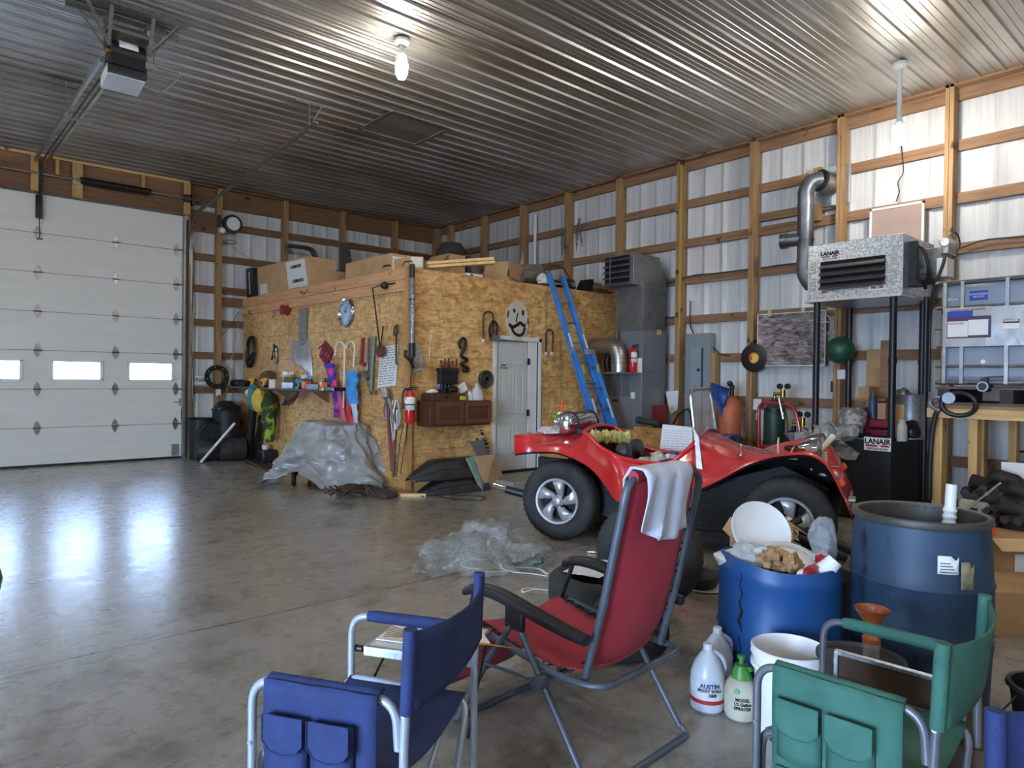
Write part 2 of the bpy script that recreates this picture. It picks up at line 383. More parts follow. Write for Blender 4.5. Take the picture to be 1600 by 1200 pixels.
# posts
PW = .14
for i, yy in enumerate([-2.2, -.98, .24, 1.42, 2.63, 3.84, 5.05, 6.27, 7.49, 8.70, 9.92, 11.14, 12.33]):
    if i == 0: continue
    trim(MB().bb((XR-.19, yy-.045, 0), (XR-.04, yy-.0015, ZC)).bb((XR-.19, yy+.0015, 0), (XR-.04, yy+.045, ZC)), M_post, bevel=.003)
for xx in (4.08, 5.31, 6.53, 7.76):
    trim(MB().bb((xx-.045, YB-.19, 0), (xx-.0015, YB-.03, ZC)).bb((xx+.0015, YB-.19, 0), (xx+.045, YB-.03, ZC)), M_post, bevel=.003)
trim(MB().bb((XR-.19, YB-.19, 0), (XR-.03, YB-.03, ZC)), M_post, bevel=.003)
trim(MB().bb((3.56, YB-.15, 0), (3.60, YB-.03, ZC)), M_post, bevel=.003)      # door jamb post
# girts
for i, z in enumerate((.10, .60, 1.21, 1.83, 2.42, 3.03, 3.60, 4.20)):
    trim(MB().bb((XR-.075, YF, z-.062), (XR-.022, YB-.05, z+.062)), M_girtY, bevel=.002)
    trim(MB().bb((3.60, YB-.075, z-.062), (XR-.05, YB-.022, z+.062)), M_girtX, bevel=.002)
trim(MB().bb((XR-.075, YF, 4.71), (XR-.022, YB-.05, ZC-.01)), M_girtY)
trim(MB().bb((3.60, YB-.075, 4.52), (XR-.05, YB-.022, ZC-.02)), M_girtX)
trim(MB().bb((3.56, YB-.085, 4.05), (4.05, YB-.03, 4.42)), M_girtX)
trim(MB().bb((4.08, YB-.13, 2.74), (4.56, YB-.075, 2.90)), M_girtX)
trim(MB().bb((XR-.19, YF, ZC-.035), (XR-.03, YB-.02, ZC-.002)), M_girtY)
trim(MB().bb((3.6, YB-.19, ZC-.03), (XR-.03, YB-.03, ZC-.002)), M_girtX)
# extra girt round the flue opening
q = onX(1225, 345, XR-.05); trim(MB().bb((XR-.085, 3.90, 3.73), (XR-.022, 5.0, 3.84)), M_girtY)
# header above the garage door
mb = MB().bb((XL, YB-.1, ZD+.02), (3.56, YB-.03, ZC-.02))
trim(mb, mk_wood('header dark wood', '765236', '94704c', 'x'))
trim(MB().bb((XL, YB-.17, ZD+.01), (3.56, YB-.1, ZD+.2)), M_girtX, bevel=.003)
trim(MB().bb((XL, YB-.16, ZD+.2), (3.56, YB-.105, ZD+.37)), mk_wood('header reddish wood', '6c4830', '8a6244', 'x'), bevel=.003)
trim(MB().bb((XL, YB-.2, ZC-.045), (3.56, YB-.08, ZC-.003)), M_pineX)
for xx, w, dpt in ((onY(54, 262, YB-.2).x, .10, .23), (onY(90, 268, YB-.2).x, .05, .20), (onY(121, 275, YB-.2).x, .14, .23), (onY(224, 290, YB-.2).x, .05, .20), (onY(292, 320, YB-.2).x, .1, .23)):
    trim(MB().bb((xx-w/2, YB-dpt, ZD-.0 if w > .08 else 4.6), (xx+w/2, YB-.15, ZC-.05)), M_pineZ, bevel=.003)
trim(MB().bb((3.50, YB-.12, 0), (3.56, YB-.03, ZD+.02)), M_steel)     # steel jamb
# garage door
gd = bpy.data.objects.new('door_1', None); COL.objects.link(gd); gd['kind'] = 'structure'; gd.location = ((DX0+DX1)/2, YB, 0); TW[gd.name] = Matrix.Translation(gd.location)
H7 = ZD/7; wx = []; M_greyj = mat('grey door joint', '6a6a66', .7)
for a, b in ((-60, 35), (82, 158), (202, 270)): wx.append((onY(a, 578, YB-.03).x, onY(b, 578, YB-.03).x))
wid = wx[1][1]-wx[1][0]; pit = wx[2][0]-wx[1][0]
wx = [(wx[1][0]+k*pit, wx[1][0]+k*pit+wid) for k in (-3, -2, -1, 0, 1)]
wz0, wz1 = 1.375, 1.675
M_wframe = mat('white window frame', 'e2e2dc', .4, var=.03)
for k in range(7):
    z0, z1 = k*H7+.004, (k+1)*H7-.004; mb = MB()
    if k == 2:
        mb.bb((DX0, YB-.01, z0), (DX1, YB+.03, wz0)); mb.bb((DX0, YB-.01, wz1), (DX1, YB+.03, z1)); xs = [DX0]+[v for w in wx for v in w]+[DX1]
        for i in range(0, len(xs), 2): mb.bb((xs[i], YB-.01, wz0), (xs[i+1], YB+.03, wz1))
    else: mb.bb((DX0, YB-.01, z0), (DX1, YB+.03, z1))
    for j in range(1, 8 if k != 2 else 1): mb.bb((DX0, YB-.0115, z0+j*H7/8-.002), (DX1, YB-.01, z0+j*H7/8+.002))
    pn = obj('door_panel', mb, M_garage, gd, world=True)
    if k == 2:
        for a, b in wx:
            f = MB(); f.bb((a-.03, YB-.03, wz0-.03), (b+.03, YB-.01, wz0+.012)).bb((a-.03, YB-.03, wz1-.012), (b+.03, YB-.01, wz1+.03)).bb((a-.03, YB-.03, wz0), (a+.012, YB-.01, wz1)).bb((b-.012, YB-.03, wz0), (b+.03, YB-.01, wz1))
            obj('window_frame', f, M_wframe, pn, world=True)
            obj('window_pane', MB().bb((a, YB+.008, wz0), (b, YB+.012, wz1)), M_glass, pn, world=True)
for k in range(1, 7): obj('panel_joint', MB().bb((DX0, YB+.005, k*H7-.012), (DX1, YB+.025, k*H7+.012)), M_greyj, gd, world=True)
obj('top_seal', MB().bb((DX0-.05, YB+.028, ZD-.06), (DX1+.06, YB+.05, ZD+.1)), M_greyj, gd, world=True)
obj('side_seal', MB().bb((DX1-.05, YB+.028, 0), (DX1+.08, YB+.05, ZD+.1)), M_greyj, gd, world=True)
obj('bottom_seal', MB().bb((DX0, YB-.02, 0), (DX1, YB+.03, .035)), M_black, gd, world=True)
hx = [onY(58, 500, YB).x, onY(180, 500, YB).x, DX1-.10]; dh = hx[1]-hx[0]
for k in range(1, 7):
    for j, x in enumerate([hx[0]-dh, hx[0]-2*dh]+hx):
        z = k*H7; mb = MB()
        for s in (1, -1): mb.prism([(x-.045, YB-.011, z+s*.012), (x+.045, YB-.011, z+s*.012), (x+.03, YB-.011, z+s*.07), (x, YB-.011, z+s*.115), (x-.03, YB-.011, z+s*.07)][::s], (0, -.012, 0))
        mb.cyl((x-.055, YB-.035, z), (x+.055, YB-.035, z), .011, n=8)
        if x > 3.2: mb.cyl((x, YB-.05, z), (x+.12, YB-.05, z), .012, n=8)
        obj('hinge', mb, M_steel, gd, world=True)
p = onY(285, 628, YB); obj('lock_plate', MB().bb((p.x-.06, YB-.04, p.z-.06), (p.x+.06, YB-.01, p.z+.06)).cyl((p.x-.15, YB-.03, p.z-.0), (p.x, YB-.03, p.z), .008), M_steel, gd, world=True)
obj('lift_handle', MB().bb((p.x-.03, YB-.05, p.z-.3), (p.x, YB-.03, p.z-.12)), M_blackm, gd, world=True)
obj('corner_bracket', MB().bb((DX1-.16, YB-.03, .05), (DX1-.04, YB-.01, .25)), M_galv, gd, world=True)
# inner OSB room
BX, BY, BXF, BH = 4.74, 7.5, 4.55, 2.90
bd = V((BX-BXF, BY-YB, 0)).normalized()     # along left face towards the corner
def onL(x, y): return onP(x, y, (BX, BY, 0), (bd.y, -bd.x, 0))
LN = V((bd.y, -bd.x, 0)); LN = LN if LN.x < 0 else -LN      # outward normal of left face
dz1 = [onY(776, 533, BY), onY(823, 735, BY)]
TH = .0
DLx0, DLx1 = onY(775, 640, BY).x, onY(838, 640, BY).x; DT = 2.03
mb = MB().prism([(BXF, YB-.08, 0), (BX, BY, 0), (BX+.05, BY+.05, 0), (BXF+.05, YB-.08, 0)], (0, 0, BH)); struct('wall_office_left', mb, M_osb)
mb = MB().bb((BX, BY, 0), (DLx0, BY+.05, BH)).bb((DLx1, BY, 0), (XR-.2, BY+.05, BH)).bb((DLx0, BY, DT), (DLx1, BY+.05, BH)).bb((DLx0, BY+.01, 0), (DLx1, BY+.05, .15)); struct('wall_office_front', mb, M_osb)
struct('ceiling_office', MB().prism([(BXF+.05, YB-.08, BH-.06), (BX+.05, BY+.05, BH-.06), (XR-.2, BY+.05, BH-.06), (XR-.2, YB-.08, BH-.06)], (0, 0, .04)), M_osb)
struct('wall_office_inner', MB().bb((DLx0-.5, BY+.35, 0), (DLx1+.5, BY+.37, BH-.1)), M_white)
def Lp(t, z, out=0.): return V((BX, BY, z)) - bd*t + LN*out      # point on left face, t metres from the corner
def tL(x, y): p = onL(x, y); return -(p-V((BX, BY, 0))).dot(bd), p.z
def lbox(t0, t1, z0, z1, o0, o1, mb=None):
    mb = mb or MB(); return mb.prism([Lp(t0, z0, o0), Lp(t1, z0, o0), Lp(t1, z1, o0), Lp(t0, z1, o0)], LN*(o1-o0))
trim(lbox(-.01, 5.4, 2.60, 2.745, 0, .04), M_rim, bevel=.003); trim(lbox(-.01, 5.4, 2.75, BH, 0, .04), M_rim, bevel=.003)
trim(MB().bb((BX-.06, BY-.045, 0), (BX+.04, BY+.01, BH)), mk_wood('corner post wood', 'a8743e', 'c8965a', 'z'), bevel=.004)
# office door and casing
M_door = mat('off white painted door', 'bdbdb4', .45, var=.04); M_casing = mat('white painted casing', 'd2d2ca', .5, var=.04)
cx0, cx1 = onY(769, 640, BY).x, onY(844, 640, BY).x; zb = onY(800, 734, BY).z
trim(MB().bb((cx0, BY-.02, .0), (cx0+.06, BY, DT+.06)).bb((cx1-.06, BY-.02, 0), (cx1, BY, DT+.06)).bb((cx0, BY-.02, DT), (cx1, BY, DT+.07)), M_casing, bevel=.004)
d2 = bpy.data.objects.new('door_2', None); COL.objects.link(d2); d2['kind'] = 'structure'; d2.location = (cx0+.06, BY, zb); TW[d2.name] = Matrix.Translation(d2.location)
lx0, lx1 = cx0+.065, onY(823, 640, BY+.02).x
mb = MB().bb((lx0, BY+.02, zb), (lx1, BY+.055, DT-.005)); W = lx1-lx0
leaf = obj('door_leaf', mb, M_door, d2, world=True, bevel=.002)
for a, b, z0, z1 in ((.12,.45,1.62,1.78), (.55,.88,1.62,1.78), (.12,.45,.86,1.55), (.55,.88,.86,1.55), (.12,.45,.24,.72), (.55,.88,.24,.72)):
    k = (DT-zb)/1.98; z0 = zb+z0*k; z1 = zb+z1*k; a = lx0+a*W; b = lx0+b*W; f = MB()
    f.bb((a, BY+.012, z0), (b, BY+.02, z0+.015)).bb((a, BY+.012, z1-.015), (b, BY+.02, z1)).bb((a, BY+.012, z0), (a+.015, BY+.02, z1)).bb((b-.015, BY+.012, z0), (b, BY+.02, z1)).bb((a+.05, BY+.015, z0+.05), (b-.05, BY+.02, z1-.05))
    obj('door_panel', f, M_door, leaf, world=True, bevel=.002)
for py in (565, 645): 
    p = onY(823, py, BY); obj('hinge', MB().bb((lx1-.015, BY-.012, p.z-.05), (lx1+.025, BY+.0, p.z+.05)).cyl((lx1+.01, BY-.018, p.z-.05), (lx1+.01, BY-.018, p.z+.05), .008), M_blackm, d2, world=True)
obj('door_frame', MB().bb((lx1+.018, BY-.0, zb), (cx1-.055, BY+.05, DT-.002)), M_casing, d2, world=True)
obj('hinge_gap_shade', MB().bb((lx1, BY+.04, zb), (lx1+.02, BY+.05, DT)), M_hole, d2, world=True, label='dark strip painted as shade in the hinge side gap')  # near-black strip stands in for the shade inside the hinge gap
obj('threshold', MB().bb((cx0, BY-.05, zb-.03), (cx1, BY+.0, zb)), M_blackm, d2, world=True)
struct('floor_step', MB().bb((cx0-.25, BY-.75, 0), (cx1+.15, BY-.0, zb-.035)), mat('pale concrete step', '8b867a', .7, var=.1, sc_=5), bevel=.01)
p = onY(787, 571, BY)
textmesh('sign_text', 'KEEP\n CLOSED', .045, (p.x+.01, BY+.018, p.z-.02), (1,0,0), (0,0,1), M_ink, d2, world=True, align='CENTER', bold=.001)
obj('note', MB().bb((p.x-.04, BY+.0175, p.z-.17), (p.x+.10, BY+.02, p.z-.1)), mat('yellow-green note', 'b6bf84', .7, var=.05), d2, world=True)
# outside
struct('floor_outside', MB().bb((-60, YB+.3, -.35), (60, YB+70, -.3)), mat('pale gravel yard', 'c9c2b4', .9, var=.1, sc_=2))
struct('floor_outside_side', MB().bb((-60, -40, -.35), (XL-.3, 40, -.3)), mat('gravel beside building', 'b8b2a6', .9, var=.1, sc_=2))
# ------------------------------------------------------------------ light
w = bpy.data.worlds.new('sky'); sc.world = w; w.use_nodes = True; nt = w.node_tree; bg = nt.nodes['Background']
tc = nt.nodes.new('ShaderNodeTexCoord'); sp = nt.nodes.new('ShaderNodeSeparateXYZ'); nt.links.new(tc.outputs['Generated'], sp.inputs[0])
cr = nt.nodes.new('ShaderNodeValToRGB'); e = cr.color_ramp.elements; e[0].position = .0; e[1].position = .6; e[0].color = (.52,.70,1,1); e[1].color = (.32,.52,1,1)
nt.links.new(sp.outputs[2], cr.inputs[0]); nt.links.new(cr.outputs[0], bg.inputs[0]); bg.inputs[1].default_value = 27.0
def portal(loc, rot, sx, sy):
    l = bpy.data.lights.new('portal', 'AREA'); l.shape = 'RECTANGLE'; l.size = sx; l.size_y = sy; l.cycles.is_portal = True
    o = bpy.data.objects.new('daylight_portal', l); o.location = loc; o.rotation_euler = rot; COL.objects.link(o)
portal((XL-.05, (LY0+LY1)/2, LZ/2), (0, -PI/2, 0), LZ, LY1-LY0)
a, b = wx[0][0], wx[-1][1]; portal(((a+b)/2, YB+.06, (wz0+wz1)/2), (-PI/2, 0, 0), b-a, wz1-wz0)
M_bulb = mat('lit bulb', 'ffffff', .4, var=0, emis='fffaf2', es=185)
M_fix = mat('white porcelain lamp base', 'cfcfca', .4, var=.03)
def bulb(loc, label, group=None, drop=.0):
    t = thing('lamp', label, 'lamp', loc, group=group)
    obj('lamp_base', MB().lathe([(0, 0), (.075, 0), (.075, -.03), (.05, -.06), (.025, -.07), (.025, -.13-drop), (.05, -.15-drop), (.05, -.19-drop), (0, -.19-drop)], n=20), M_fix, t)
    obj('light_bulb', MB().lathe([(0, -.19-drop), (.045, -.2-drop), (.062, -.24-drop), (.06, -.33-drop), (.035, -.385-drop), (0, -.395-drop)], n=20), M_bulb, t)
    return t
bp = onz(628, 62, ZC-.02); bulb((bp.x, bp.y, ZC-.022), 'lit bulb hanging from the middle of the ribbed ceiling')
bq = onz(1405, 206, 4.4); bq = onX(1405, 185, XR-1.2)
bulb((bq.x, bq.y, ZC-.022), 'bright lit bulb near the right wall above the heater', drop=max(0., ZC-.25-onX(1405, 206, XR-1.2).z-.02))
for x, y in ((3.6, .6), (-1.8, 5.9), (-1.8, .6), (3.6, -3.2), (-1.8, -3.2), (-3.2, 10.2)):  # unseen bulbs added on the ceiling for fill light
    bulb((x, y, ZC-.022), 'added ceiling bulb out of the view, for fill light', group='added fill bulbs outside the frame')
sc.view_settings.view_transform = 'Standard'; sc.view_settings.look = 'None'; sc.view_settings.gamma = 1; sc.view_settings.exposure = 1.0; sc.view_settings.use_curve_mapping = False
# ------------------------------------------------------------------ overhead door hardware
xo = 1.39
m1 = onX(185, 100, xo+.12)
t = thing('door_opener', 'overhead door opener motor with long rail hanging below the ribbed ceiling', 'door opener', (xo, m1.y, ZC-.03))
mz = m1.z
R0 = V((xo-.05, 7.35, 4.42)); R1 = V((xo-.0, YB-.32, 4.74))
rail = MB()
for dx in (-.075, .075): rail.bar(R0+V((dx, 0, 0)), R1+V((dx, 0, 0)), .03, .05)
rl = obj('rail', rail, M_steel, t, world=True)
obj('chain', MB().bar(R0+V((0, 0, -.02)), R1+V((0, 0, -.02)), .012, .02), M_blackm, t, world=True)
mx, my, mzz = xo+.06, 7.3, 4.50
obj('motor', MB().cyl((mx-.13, my, mzz), (mx+.15, my, mzz), .11, n=24).box((mx, my, mzz-.1), (.3, .22, .1)), M_blackm, t, world=True)
obj('motor_label', MB().lathe([(.112, -.07), (.112, .09)], (mx, my, mzz), (1, 0, 0), 12, a0=PI*.35, a1=PI*.95), M_paper, t, world=True, solid=.002)
cv = MB().prism([(mx-.15, my-.02, 4.28), (mx+.17, my-.02, 4.28), (mx+.17, my+.30, 4.24), (mx-.15, my+.30, 4.24)], (0, 0, .11))
obj('control_box', cv, M_white, t, world=True, bevel=.006)
obj('control_strip', MB().box((mx+.01, my-.05, 4.34), (.32, .06, .1)), M_black, t, world=True)
for dx in (-.14, .14):
    obj('sprocket', MB().cyl((mx+dx-.02, my+.02, mzz), (mx+dx+.02, my+.02, mzz), .06, n=16), M_brass, t, world=True) if dx < 0 else None
M_perf = mat('perforated angle steel', '7f7d78', .45, .9, var=.3, sc_=40)
hg = MB()
for dx in (-.36, .40):
    pass
hg.box((mx+.0, my-.28, ZC-.05), (.95, .05, .05)); hg.box((mx, my+.05, ZC-.05), (.95, .05, .05))
for dx, tx in ((-.16, -.38), (.18, .42)):
    for dy in (-.28, .05): hg.bar((mx+dx, my+dy*.4, mzz+.02), (mx+tx, my+dy, ZC-.05), .03, .012); hg.bar((mx+dx, my+dy*.4, mzz), (mx+dx, my+dy, ZC-.05), .03, .012)
hg.box((mx, my-.08, mzz+.14), (.36, .2, .03))
obj('hanger', hg, M_perf, t, world=True)
obj('emergency_cord', MB().cyl(onX(61, 318, xo-.0), onX(62, 372, xo), .006).box(onX(62, 373, xo), (.08, .02, .02)), M_blackm, t, world=True)
a = onX(60, 262, xo); obj('draw_arm', MB().bar((xo, YB-.3, 4.7), (xo, YB-.12, 4.1), .04, .02).box((xo, YB-.07, 4.08), (.09, .05, .36)), M_blackm, t, world=True)
hp = onX(100, 160, xo-.15); obj('rail_hanger', MB().bar((xo-.14, hp.y, ZC-.02), (xo-.1, hp.y, 4.45), .03, .01).box((xo-.14, hp.y, ZC-.035), (.34, .04, .03)).box((xo, hp.y, 4.44), (.3, .03, .02)), M_perf, t, world=True)
oz = onz(243, 45, ZC-.04); t2 = thing('ceiling_outlet', 'small ceiling junction box feeding the door opener', 'junction box', (oz.x, oz.y, ZC-.03))
obj('box', MB().box((0, 0, -.04), (.16, .12, .07)).box((.02, 0, -.1), (.06, .06, .08)), M_steel, t2)
obj('cable', MB().tube(catmull([(oz.x+.01, oz.y, ZC-.14), (oz.x+.03, oz.y+.1, ZC-.35), (mx+.5, my+.1, 4.5), (mx+.35, my+.15, 4.3), (mx+.17, my+.15, 4.3)], 8), .009), mat('grey cord', '7a7468', .7), t2, world=True)
# right hand track: vertical, curve, horizontal
tx = 3.60
t = thing('door_track', 'galvanised overhead door track running from the jamb up and out under the ceiling', 'door track', (tx, YB-.1, 0))
e1 = onX(500, 186, tx)
pts = [(tx, YB-.12, .02), (tx, YB-.13, 3.3)]+[tuple(p) for p in catmull([(tx, YB-.15, 3.7), (tx, YB-.22, 3.98), (tx, YB-.42, 4.2), (tx, YB-.7, 4.3)], 5)]+[(tx, e1.y+.1, onX(482, 214, tx).z+.12)]
rows = [[V(p)+V(o) for o in ((0, 0, 0), (0, 0, 0))] for p in pts]
mb = MB(); P = [V(p) for p in pts]
for a, b in zip(P[:-1], P[1:]): mb.bar(a, b, .055, .025, up=(0, -1, 1))
obj('track', mb, M_steel, t, world=True)
obj('track_angle', MB().bb((tx-.07, YB-.15, .02), (tx-.03, YB-.03, 4.2)), mat('dark angle iron', '4a4440', .55, .6), t, world=True)
for (px_, py_) in ((482, 214), (393, 228)):
    k = onX(px_, py_, tx); mb = MB().bar((tx, k.y, k.z+.08 if py_ == 214 else k.z), (tx, k.y, ZC-.03), .035, .012).box((tx+.0, k.y, ZC-.04), (.36, .04, .03))
    if py_ == 214: mb.bar((tx, k.y, k.z+.1), (tx+.16, k.y-.05, ZC-.03), .03, .01)
    obj('track_hanger', mb, M_perf, t, world=True)
obj('conduit', MB().cyl((tx+.06, YB-.08, .9), (tx+.06, YB-.08, 4.1), .012), M_white, t, world=True)
# torsion shaft
sz = onY(100, 275, YB-.25)
t = thing('torsion_spring_shaft', 'long galvanised torsion shaft with black spring above the garage door', 'door spring', (2.3, YB-.25, 4.5))
zs = onY(180, 291, YB-.25).z
obj('shaft', MB().cyl((DX0, YB-.25, zs), (tx+.1, YB-.25, zs), .016).box((onY(120, 284, YB-.25).x-.03, YB-.22, zs), (.05, .08, .16)), M_steel, t, world=True)
x0, x1 = onY(126, 284, YB-.25).x, onY(236, 300, YB-.25).x
hel = [(x0+(x1-x0)*k/420, YB-.25+.048*math.cos(k*.6), zs+.048*math.sin(k*.6)) for k in range(421)]
obj('spring', MB().cyl((x0, YB-.25, zs), (x1, YB-.25, zs), .046, n=16).tube(hel, .012, 5), M_black, t, world=True)
obj('cable_drum', MB().cyl((tx-.15, YB-.25, zs), (tx-.05, YB-.25, zs), .07, n=20).box((tx+.0, YB-.2, zs), (.04, .15, .2)), mat('cast drum', '55524e', .5, .6), t, world=True)
# attic hatch
c = [onz(611, 175, ZC-.03), onz(703, 202, ZC-.03), onz(647, 227, ZC-.03), onz(563, 202, ZC-.03)]
x0 = (c[0].x+c[3].x)/2; x1 = (c[1].x+c[2].x)/2; y0 = (c[0].y+c[1].y)/2; y1 = (c[2].y+c[3].y)/2
mb = MB()
for a, b in (((x0, y0), (x1, y0)), ((x1, y0), (x1, y1)), ((x1, y1), (x0, y1)), ((x0, y1), (x0, y0))): mb.bar((*a, ZC-.028), (*b, ZC-.028), .05, .012)
t = thing('ceiling_hatch', 'square framed access hatch in the ribbed ceiling', 'hatch', ((x0+x1)/2, (y0+y1)/2, ZC-.03))
obj('hatch_frame', mb, M_alu, t, world=True)
obj('hatch_panel', MB().bb((x0+.02, y0+.02, ZC-.026), (x1-.02, y1-.02, ZC-.024)), M_ceil, t, world=True)
# round flood light on the back wall post
p = onY(364, 350, YB-.3); t = thing('flood_light', 'round black rimmed light fixed to a back wall post', 'wall light', (p.x, YB-.2, p.z-.15))
obj('housing', MB().lathe([(.02, .1), (.14, .08), (.16, .0), (.155, -.03), (.12, -.035)], p, (0, 1, 0), 32), M_black, t, world=True)
obj('lens', MB().lathe([(0, -.03), (.125, -.025)], p, (0, 1, 0), 32), M_white, t, world=True)
fin = MB()
for k in range(28): a = 2*PI*k/28; fin.box(p+V((math.cos(a)*.165, .03, math.sin(a)*.165)), (.012, .08, .012))
obj('cooling_fins', fin, M_black, t, world=True)
obj('mount', MB().bar(p+V((-.2, .1, .05)), p+V((0, .06, 0)), .04, .04).box(p+V((-.22, .08, .03)), (.05, .08, .2)), M_black, t, world=True)
q = onY(347, 360, YB-.25); single('motion_sensor', 'small white round sensor under the flood light', 'sensor', MB().lathe([(0, -.05), (.05, -.04), (.055, .04), (0, .06)], q, (0, 1, .2), 16).lathe([(0, -.052), (.02, -.052)], q, (0, 1, .2), 12), M_white)
q = onY(358, 379, YB-.1); single('cord_coil', 'coil of grey twine hung on the back wall below the flood light', 'cord', MB().tube([(q.x+.12*math.cos(a), q.y-.03*math.sin(a)-.02, q.z+.03*math.sin(a)+.004*(k % 5)) for k, a in enumerate([i*.35 for i in range(90)])], .006, 5), mat('twine', '8a7d5c', .9))
# wiring between posts
def cable(name, label, pts, r, m, group=None, n=8, cat='cable'): return single(name, label, cat, MB().tube(catmull(pts, n), r, 7), m, group=group)
q0 = onY(344, 365, YB-.2); cable('thin_wire', 'thin grey wire drooping along the back wall behind the boxes', [q0, onY(375, 395, YB-.2), onY(420, 415, YB-.2), onY(445, 425, YB-.2)], .004, M_greytube)
cable('power_cable', 'thin black cord looping down beside the door track', [onY(300, 350, YB-.15), onY(303, 420, YB-.12), onY(299, 520, YB-.12), onY(303, 600, YB-.1), onY(300, 640, YB-.1), onY(304, 655, YB-.1)], .005, M_black)
cable('yellow_rope', 'yellow rope hanging between back wall post and work shelf', [onY(375, 485, YB-.2), onY(366, 540, YB-.2), onY(357, 580, YB-.2), onY(355, 605, YB-.2), onY(354, 640, YB-.2), onY(358, 690, YB-.2)], .007, mat('dull yellow rope', 'a89848', .9))
cable('black_rope', 'dark rope crossing the back wall bay by the partition', [onY(373, 487, YB-.15), onY(360, 510, YB-.15), onY(345, 525, YB-.2)], .005, M_black)
# ------------------------------------------------------------------ things behind the bench by the back wall
q = onY(314, 594, YB-.085); t = thing('license_plate', 'white licence plate screwed to the back wall girt beside the garage door', 'licence plate', (q.x, YB-.08, q.z-.08))
obj('plate', MB().bb((q.x-.155, YB-.085, q.z-.08), (q.x+.155, YB-.08, q.z+.075)), M_white, t, world=True, bevel=.002)
textmesh('plate_number', '71916WM', .1, (q.x, YB-.087, q.z), (1,0,0), (0,0,1), M_ink, t, world=True, bold=.002, sx=.78)
q = onY(339, 589, YB-.24); mb = MB().lathe([(.13, -.012), (.215, -.012), (.215, .012), (.13, .012), (.13, -.012)], q, (0, 1, 0), 40)
t = thing('clutch_ring', 'black drilled metal ring hung on the back wall post', 'ring', q); obj('ring', mb, M_blackm, t, world=True)
for k in range(8): a = k*PI/4+.2; obj('bolt', MB().cyl(q+V((.175*math.cos(a), -.014, .175*math.sin(a))), q+V((.175*math.cos(a), -.02, .175*math.sin(a))), .012, n=8), M_alu, t, world=True)
def outlet(px_, py_, X=None, Y=None, label='', w=.08, h=.12):
    q = onX(px_, py_, X) if X else onY(px_, py_, Y); t = thing('wall_outlet', label, 'outlet', q); nx = V((-1, 0, 0)) if X else V((0, -1, 0)); r = V((0, -1, 0)) if X else V((1, 0, 0))
    mb = MB(); panel(mb, q, r, (0,0,1), -w/2, w/2, -h/2, h/2, .02); obj('cover', mb, M_white, t, world=True, bevel=.003)
    for z in (-.028, .028): mb = MB(); panel(mb, q+nx*.02, r, (0,0,1), -.016, .016, z-.014, z+.014, .003); obj('socket', mb, M_hdpe, t, world=True)
    return t, q
outlet(341, 613, Y=YB-.2, label='white outlet on the back wall post near the licence plate')
cable('black_plug_cord', 'black cord plugged in at the back wall post', [onY(342, 615, YB-.22), onY(345, 640, YB-.25), onY(340, 660, YB-.3), onY(345, 690, YB-.3), onY(338, 705, YB-.3)], .006, M_black)
# pile of black drums in the corner
M_drumblk = mat('dull black plastic drum', '1c1c1e', .55, var=.3, sc_=5)
def drum_on(x, y, z, r, h, ax, name, label, m=None, group=None):
    t = thing(name, label, 'drum', (x, y, z), group=group); a = V(ax).normalized()
    obj('drum_body', MB().lathe([(0, -h/2), (r*.9, -h/2), (r, -h/2+.03), (r, -.1*h), (r*1.03, -.08*h), (r, -.05*h), (r, h/2-.03), (r*.92, h/2), (r*.86, h/2-.03), (0, h/2-.03)], (0, 0, 0), a, 28), m or M_drumblk, t)
    obj('drum_hub', MB().lathe([(.0, h/2+.01), (r*.3, h/2+.01), (r*.3, h/2-.03)], (0, 0, 0), a, 16), m or M_drumblk, t); return t
a = onY(328, 680, 12.5); drum_on(a.x, 12.5, a.z, .24, .3, (.1, -1, .1), 'brake_drum', 'round black drum lying on its side on top of the pile beside the post')
a = onz(325, 718); drum_on(a.x+.05, 12.3, .17, .19, .55, (1, -.25, 0), 'axle_drum', 'black cylinder lying at the bottom of the corner pile by the garage door')
a = onY(393, 690, 12.35); 
t = thing('black_tub', 'tall black plastic tub standing behind the axle pieces in the corner', 'tub', (4.14, 12.56, 0)); obj('tub', MB().lathe([(0, 0), (.2, 0), (.24, .85), (.26, .86), (.25, .88), (.22, .88), (.2, .05), (0, .04)], n=32), M_drumblk, t)
obj('bag', MB().blob((0, 0, .88), (.2, .19, .12), 10, .25, 3), M_black, t)
a = onY(365, 685, 12.4); t = thing('black_tub', 'lower wide black tub beside the white pole in the corner', 'tub', (3.72, 12.66, 0)); obj('tub', MB().lathe([(0, 0), (.17, 0), (.2, .7), (.22, .71), (.2, .72), (.17, .06), (0, .05)], n=28), M_drumblk, t)
a = onz(358, 718); drum_on(a.x, 12.05, .2, .2, .42, (1, -.3, 0), 'wheel_drum', 'rusty black drum lying in front of the corner pile', mat('rusty black drum', '2c2522', .75, var=.4, sc_=12))
a = onz(374, 716); t = thing('axle_shaft', 'dark greasy axle shaft poking out of the drum in the corner pile', 'car part', (a.x, 12.1, .2))
obj('shaft', MB().cyl((-.1, 0, 0), (.35, -.1, 0), .05, n=12).cyl((.2, -.06, 0), (.24, -.07, 0), .11, n=16), M_blackm, t)
a = onz(304, 712); single('black_bin_lid', 'dark curved plastic fender piece leaning at the garage door jamb', 'car part', MB().grid([[V((3.72+.02*j+.3*u, 12.72-.12*u, .02+(.36-.3*u)*(j/4)))for j in range(5)] for u in [k/6 for k in range(7)]]), M_drumblk, solid=.01)
a = onz(316, 716); b = onY(365, 660, 12.2); t = thing('white_pole', 'slim white pole leaning across the black drums in the corner', 'pole', a)
obj('pole', MB().cyl(onz(314, 722, .02), onY(367, 661, 11.6), .022), M_white, t, world=True)
